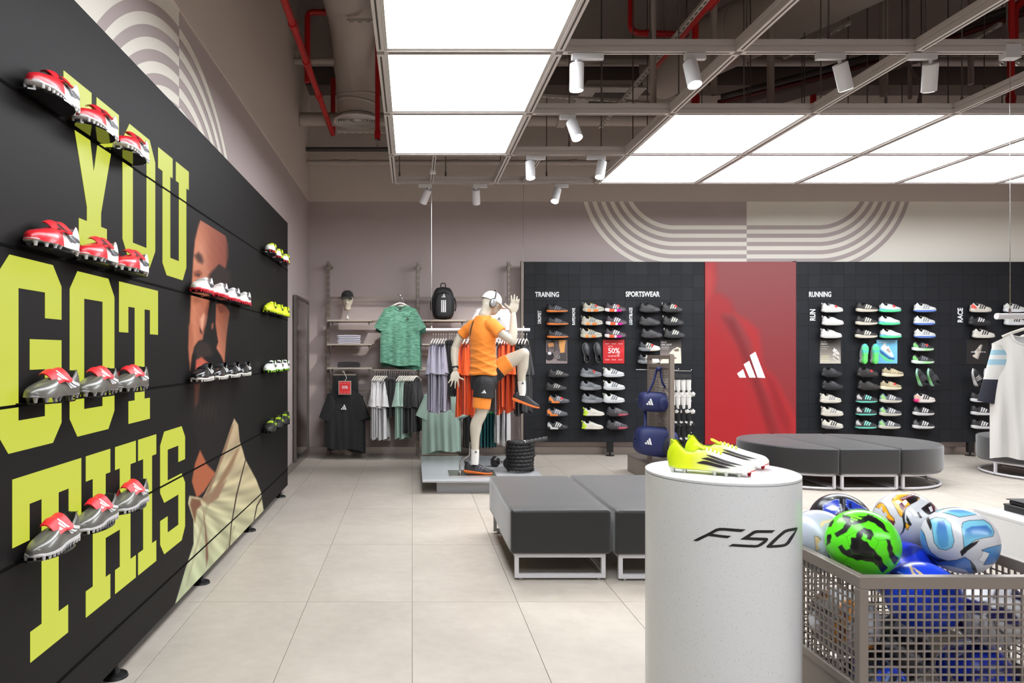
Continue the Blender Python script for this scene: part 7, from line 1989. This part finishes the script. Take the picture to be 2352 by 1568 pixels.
# ================================================================== mesh gondola with socks and bags
GXp, GY0, GY1, GZ0, GZ1 = 2.72, 7.40, 8.08, .20, 1.398
t = thing('gondola_plinth', 'low taupe plinth under the mesh display stand', 'plinth', (3.0, 7.95, 0))
part('top', MB().box(2.60, 3.55, 7.32, 8.52, .185, .20), M('dark_taupe_top', (96, 87, 81), .4), t)
part('body', MB().box(2.60, 3.55, 7.32, 8.52, 0, .1848), M('taupe_side', (134, 124, 116), .5), t)
gd = thing('mesh_display_stand', 'tall taupe mesh stand hung with socks and navy bags', 'display stand', (GXp, (GY0 + GY1) / 2, GZ0))
for y in (GY0, GY1): part('post', MB().box(GXp - .022, GXp + .022, y - .022, y + .022, GZ0, GZ1), steel_brown, gd)
for z in (GZ1 - .02, GZ1 - .115, GZ0 + .10): part('crossbar', MB().box(GXp - .02, GXp + .02, GY0 + .022, GY1 - .022, z - .02, z + .02), steel_brown, gd)
mb = MB(); n = 26
for k in range(1, n): y = GY0 + (GY1 - GY0) * k / n; mb.box(GXp - .003, GXp + .003, y - .0025, y + .0025, GZ0 + .12, GZ1 - .13)
for k in range(1, 34): z = GZ0 + .12 + (GZ1 - GZ0 - .25) * k / 34; mb.box(GXp - .003, GXp + .003, GY0 + .02, GY1 - .02, z - .0025, z + .0025)
part('wire_mesh', mb, steel_brown, gd)
def sock_meshes():
    leg = spline([(0, 0, 0), (.0, 0, -.06), (.004, 0, -.12), (.015, 0, -.150), (.042, 0, -.164), (.066, 0, -.168)], 20)
    b = MB().tube(leg, [(.028 - .004 * math.sin(k / 19 * PI)) * (1 if k < 16 else 1 - .14 * (k - 15)) for k in range(20)], 12, flat=.42, up=(1, 0, 0))
    return b.mesh('sock', True), MB().cbox((0, 0, .022), (.055, .016, .05)).mesh('header_card'), MB().tube([leg[0] + Vector((0, 0, -.012)), leg[0] + Vector((0, 0, .006))], .0315, 12, flat=.45, up=(1, 0, 0)).mesh('cuff')
SK = sock_meshes(); skl = [MB().cbox((.028, sy * .0145, -.135), (.026, .001, .02), Matrix.Rotation(.5, 3, 'Y')).mesh('logo') for sy in (-1, 1)]
rows_ = [(1.225, 'white', (226, 224, 220), (40, 40, 42)), (1.04, 'white', (222, 220, 216), (222, 220, 216)), (.895, 'black', (28, 28, 30), (36, 36, 38)), (.72, 'black', (24, 24, 26), (24, 24, 26)), (.56, 'black', (30, 30, 32), (24, 24, 26))]
for z in (1.235, .90, .565):
    for k in range(2):
        y = 7.55 + .36 * k
        part('prong', MB().tube([(GXp + .004, y, z), (GXp + .26, y, z - .004), (GXp + .268, y, z + .012)], .0045, 8), chrome, gd, smooth='auto')
    part('prong', MB().tube([(GXp - .004, 7.95, z), (GXp - .20, 7.95, z)], .0045, 8), chrome, gd)
for r_i, (z, cn, col, cuff) in enumerate(rows_):
    for k in range(2):
        for i in range(4):
            x = GXp + .065 + .056 * i; y = 7.55 + .36 * k
            t = thing('sock_pair', '%s sock pair, %s out on the %s prong, tier %s of the mesh stand' % (cn, ORD[i], 'near' if k == 0 else 'far', ['one', 'two', 'three', 'four', 'five'][r_i]), 'socks', (x, y - .008, z - .075), (0, 0, rnd.uniform(-.25, .1)), group='sock pairs on the mesh stand')
            link('sock', SK[0], C(col, .9), t); link('sock', SK[0], C(col, .9), t, (.006, .03, -.008))
            link('cuff', SK[2], C(cuff, .9), t); link('header_card', SK[1], C((48, 48, 50) if r_i % 2 == 0 else (206, 204, 200), .6), t)
            link('logo', skl[0], C((40, 40, 42) if cn == 'white' else (214, 212, 210), .6), t)
# navy bags on the near side
navy = M('navy_nylon', (24, 34, 84), .6, bump=.3, bscale=18); navy_d = M('dark_navy_nylon', (24, 26, 42), .65)
def duffel(c, rx, ry, rz2, label, tilt=0.0, pocket=True):
    c = Vector(c); R = Matrix.Rotation(tilt, 3, 'Y')
    t = thing('duffel_bag', label, 'bag', c - Vector((0, 0, rz2)))
    def fn(u, v):
        a_ = 2 * PI * u; q = v * PI; ca, sa = math.cos(a_), math.sin(a_)
        s_ = max(.001, math.sin(q)) ** .38
        return c + R @ Vector((rx * -math.cos(q) / (abs(math.cos(q)) ** .35 + 1e-6), ry * s_ * math.copysign(abs(ca) ** .7, ca), rz2 * s_ * math.copysign(abs(sa) ** .7, sa)))
    part('body', MB().grid(fn, 32, 22, True), navy, t, smooth=True, fix=True)
    part('end_pocket', MB().grid(lambda u, v: c + R @ (Vector((rx * .52, -ry * .22, -rz2 * .12)) + Vector((rx * .46 * math.cos(2 * PI * u) * math.sin(PI * v) ** .5, ry * 1.0 * -math.cos(PI * v), rz2 * .82 * math.sin(2 * PI * u) * math.sin(PI * v) ** .5))), 24, 14, True), navy if pocket else navy_d, t, smooth=True, fix=True)
    part('logo', logo_mb(c + R @ Vector((-rx * .72, -ry * .93, -.03)), R @ Vector((1, 0, 0)), R @ Vector((0, 0, 1)), .075, (0, -1, 0), .012), lg_w, t)
    part('zip', MB().tube([c + R @ Vector((rx * .86 * (k / 10 - 1), -ry * .35, rz2 * 1.0 * (1 - (k / 10 - 1) ** 4 * .35))) for k in range(21)], .005, 6), navy_d, t, smooth=True)
    return t
upb = duffel((2.60, 7.62, .895), .150, .11, .108, 'navy sports bag with white mark hanging high on the mesh stand', .05)
lob = duffel((2.62, 7.60, .47), .22, .14, .16, 'large navy duffel bag hanging low on the mesh stand', .12, False)
def strap(t, pts, r=.018, mat=None): part('strap', MB().tube(spline(pts, 24), r, 8, flat=.3), mat or navy, t, smooth=True)
strap(upb, [(2.52, 7.55, .98), (2.60, 7.60, 1.12), (2.655, 7.64, 1.245), (2.685, 7.64, 1.245), (2.69, 7.60, 1.12), (2.76, 7.56, .99)])
strap(lob, [(2.46, 7.55, .52), (2.50, 7.57, .66), (2.53, 7.66, .82), (2.60, 7.72, 1.0)]); strap(lob, [(2.76, 7.52, .56), (2.80, 7.54, .68), (2.81, 7.62, .82), (2.74, 7.72, 1.0)], .022)
part('strap_knot', MB().ellipsoid((2.668, 7.63, 1.25), (.035, .03, .025)), navy, upb, smooth=True)
part('care_tag', MB().box(2.70, 2.76, 7.43, 7.432, .385, .415), C((200, 200, 202), .6), lob)

# ================================================================== white shirt on the second hanging rail
SX, SY2, SZ = 3.945, 4.655, 1.664
t = thing('suspended_rail', 'white clothes rail end hung on a wire over the pale plinth', 'rail', (SX, SY2, SZ))
part('bar', MB().tube([(3.87, SY2, SZ), (5.0, SY2, SZ)], .019, 20), white_metal, t, smooth='auto')
part('end_cap', MB().tube([(3.855, SY2, SZ), (3.872, SY2, SZ)], .0205, 20), white_metal, t, smooth='auto')
for x in (SX, 4.92):
    part('wire', MB().tube([(x, SY2, SZ + .018), (x, SY2, ZG - .02)], .0022, 6), chrome, t)
    part('wire_clip', MB().tube([(x, SY2, SZ + .016), (x, SY2, SZ + .05)], .007, 8), chrome, t)
    part('track_clip', MB().box(x - .05, x + .05, SY2 - .03, SY2 + .03, ZG - .04, ZG + .05), white_metal, t)
    for s_ in (-.055, .05): part('eye_bolt', MB().tube([(x + s_ + .012 * math.cos(a_), SY2, ZG - .07 + .012 * math.sin(a_)) for a_ in [2 * PI * k / 12 for k in range(12)]], .003, 6, closed=True), chrome, t)
shirt_w = M('white_mesh_jersey', (222, 220, 217), .7, sheen=.2)
rzs = -.62; cs_ = Vector((4.03, 4.60, 1.545))
sl_m = RAMP('jersey_sleeve', [(0, (30, 32, 48)), (.42, (214, 214, 212)), (.66, (150, 190, 210)), (.75, (214, 216, 216)), (.82, (150, 190, 210)), (.9, (218, 218, 214))], 2, .7, sharp=True)
wt = tee('long white sports jersey with pale blue shoulder stripes hanging at the rail end', cs_, rzs, shirt_w, 'jersey', cat='jersey', name='sports_jersey', w_=.205, L=.80, sh=.195, th=.055, neck=.095, slope=.06, flare=.0, fold=.018, sl=.36, sa=1.36, scl=.072, sthick=.036, seed=8.1, sleeve_mat=sl_m)
tee('second white jersey close behind the first on the rail', cs_ + Vector((.16, .04, 0)), rzs, cloth((200, 200, 202)), 'jersey2', cat='jersey', name='sports_jersey', w_=.20, L=.79, sh=.19, th=.03, neck=.095, sl=.3, sa=1.4, scl=.08, seed=9.1)
hanger('ivory plastic hanger of the long white jersey', cs_ + Vector((0, 0, .045)), rzs, half=.14); hanger('ivory plastic hanger of the second white jersey', cs_ + Vector((.16, .04, .045)), rzs, half=.14)
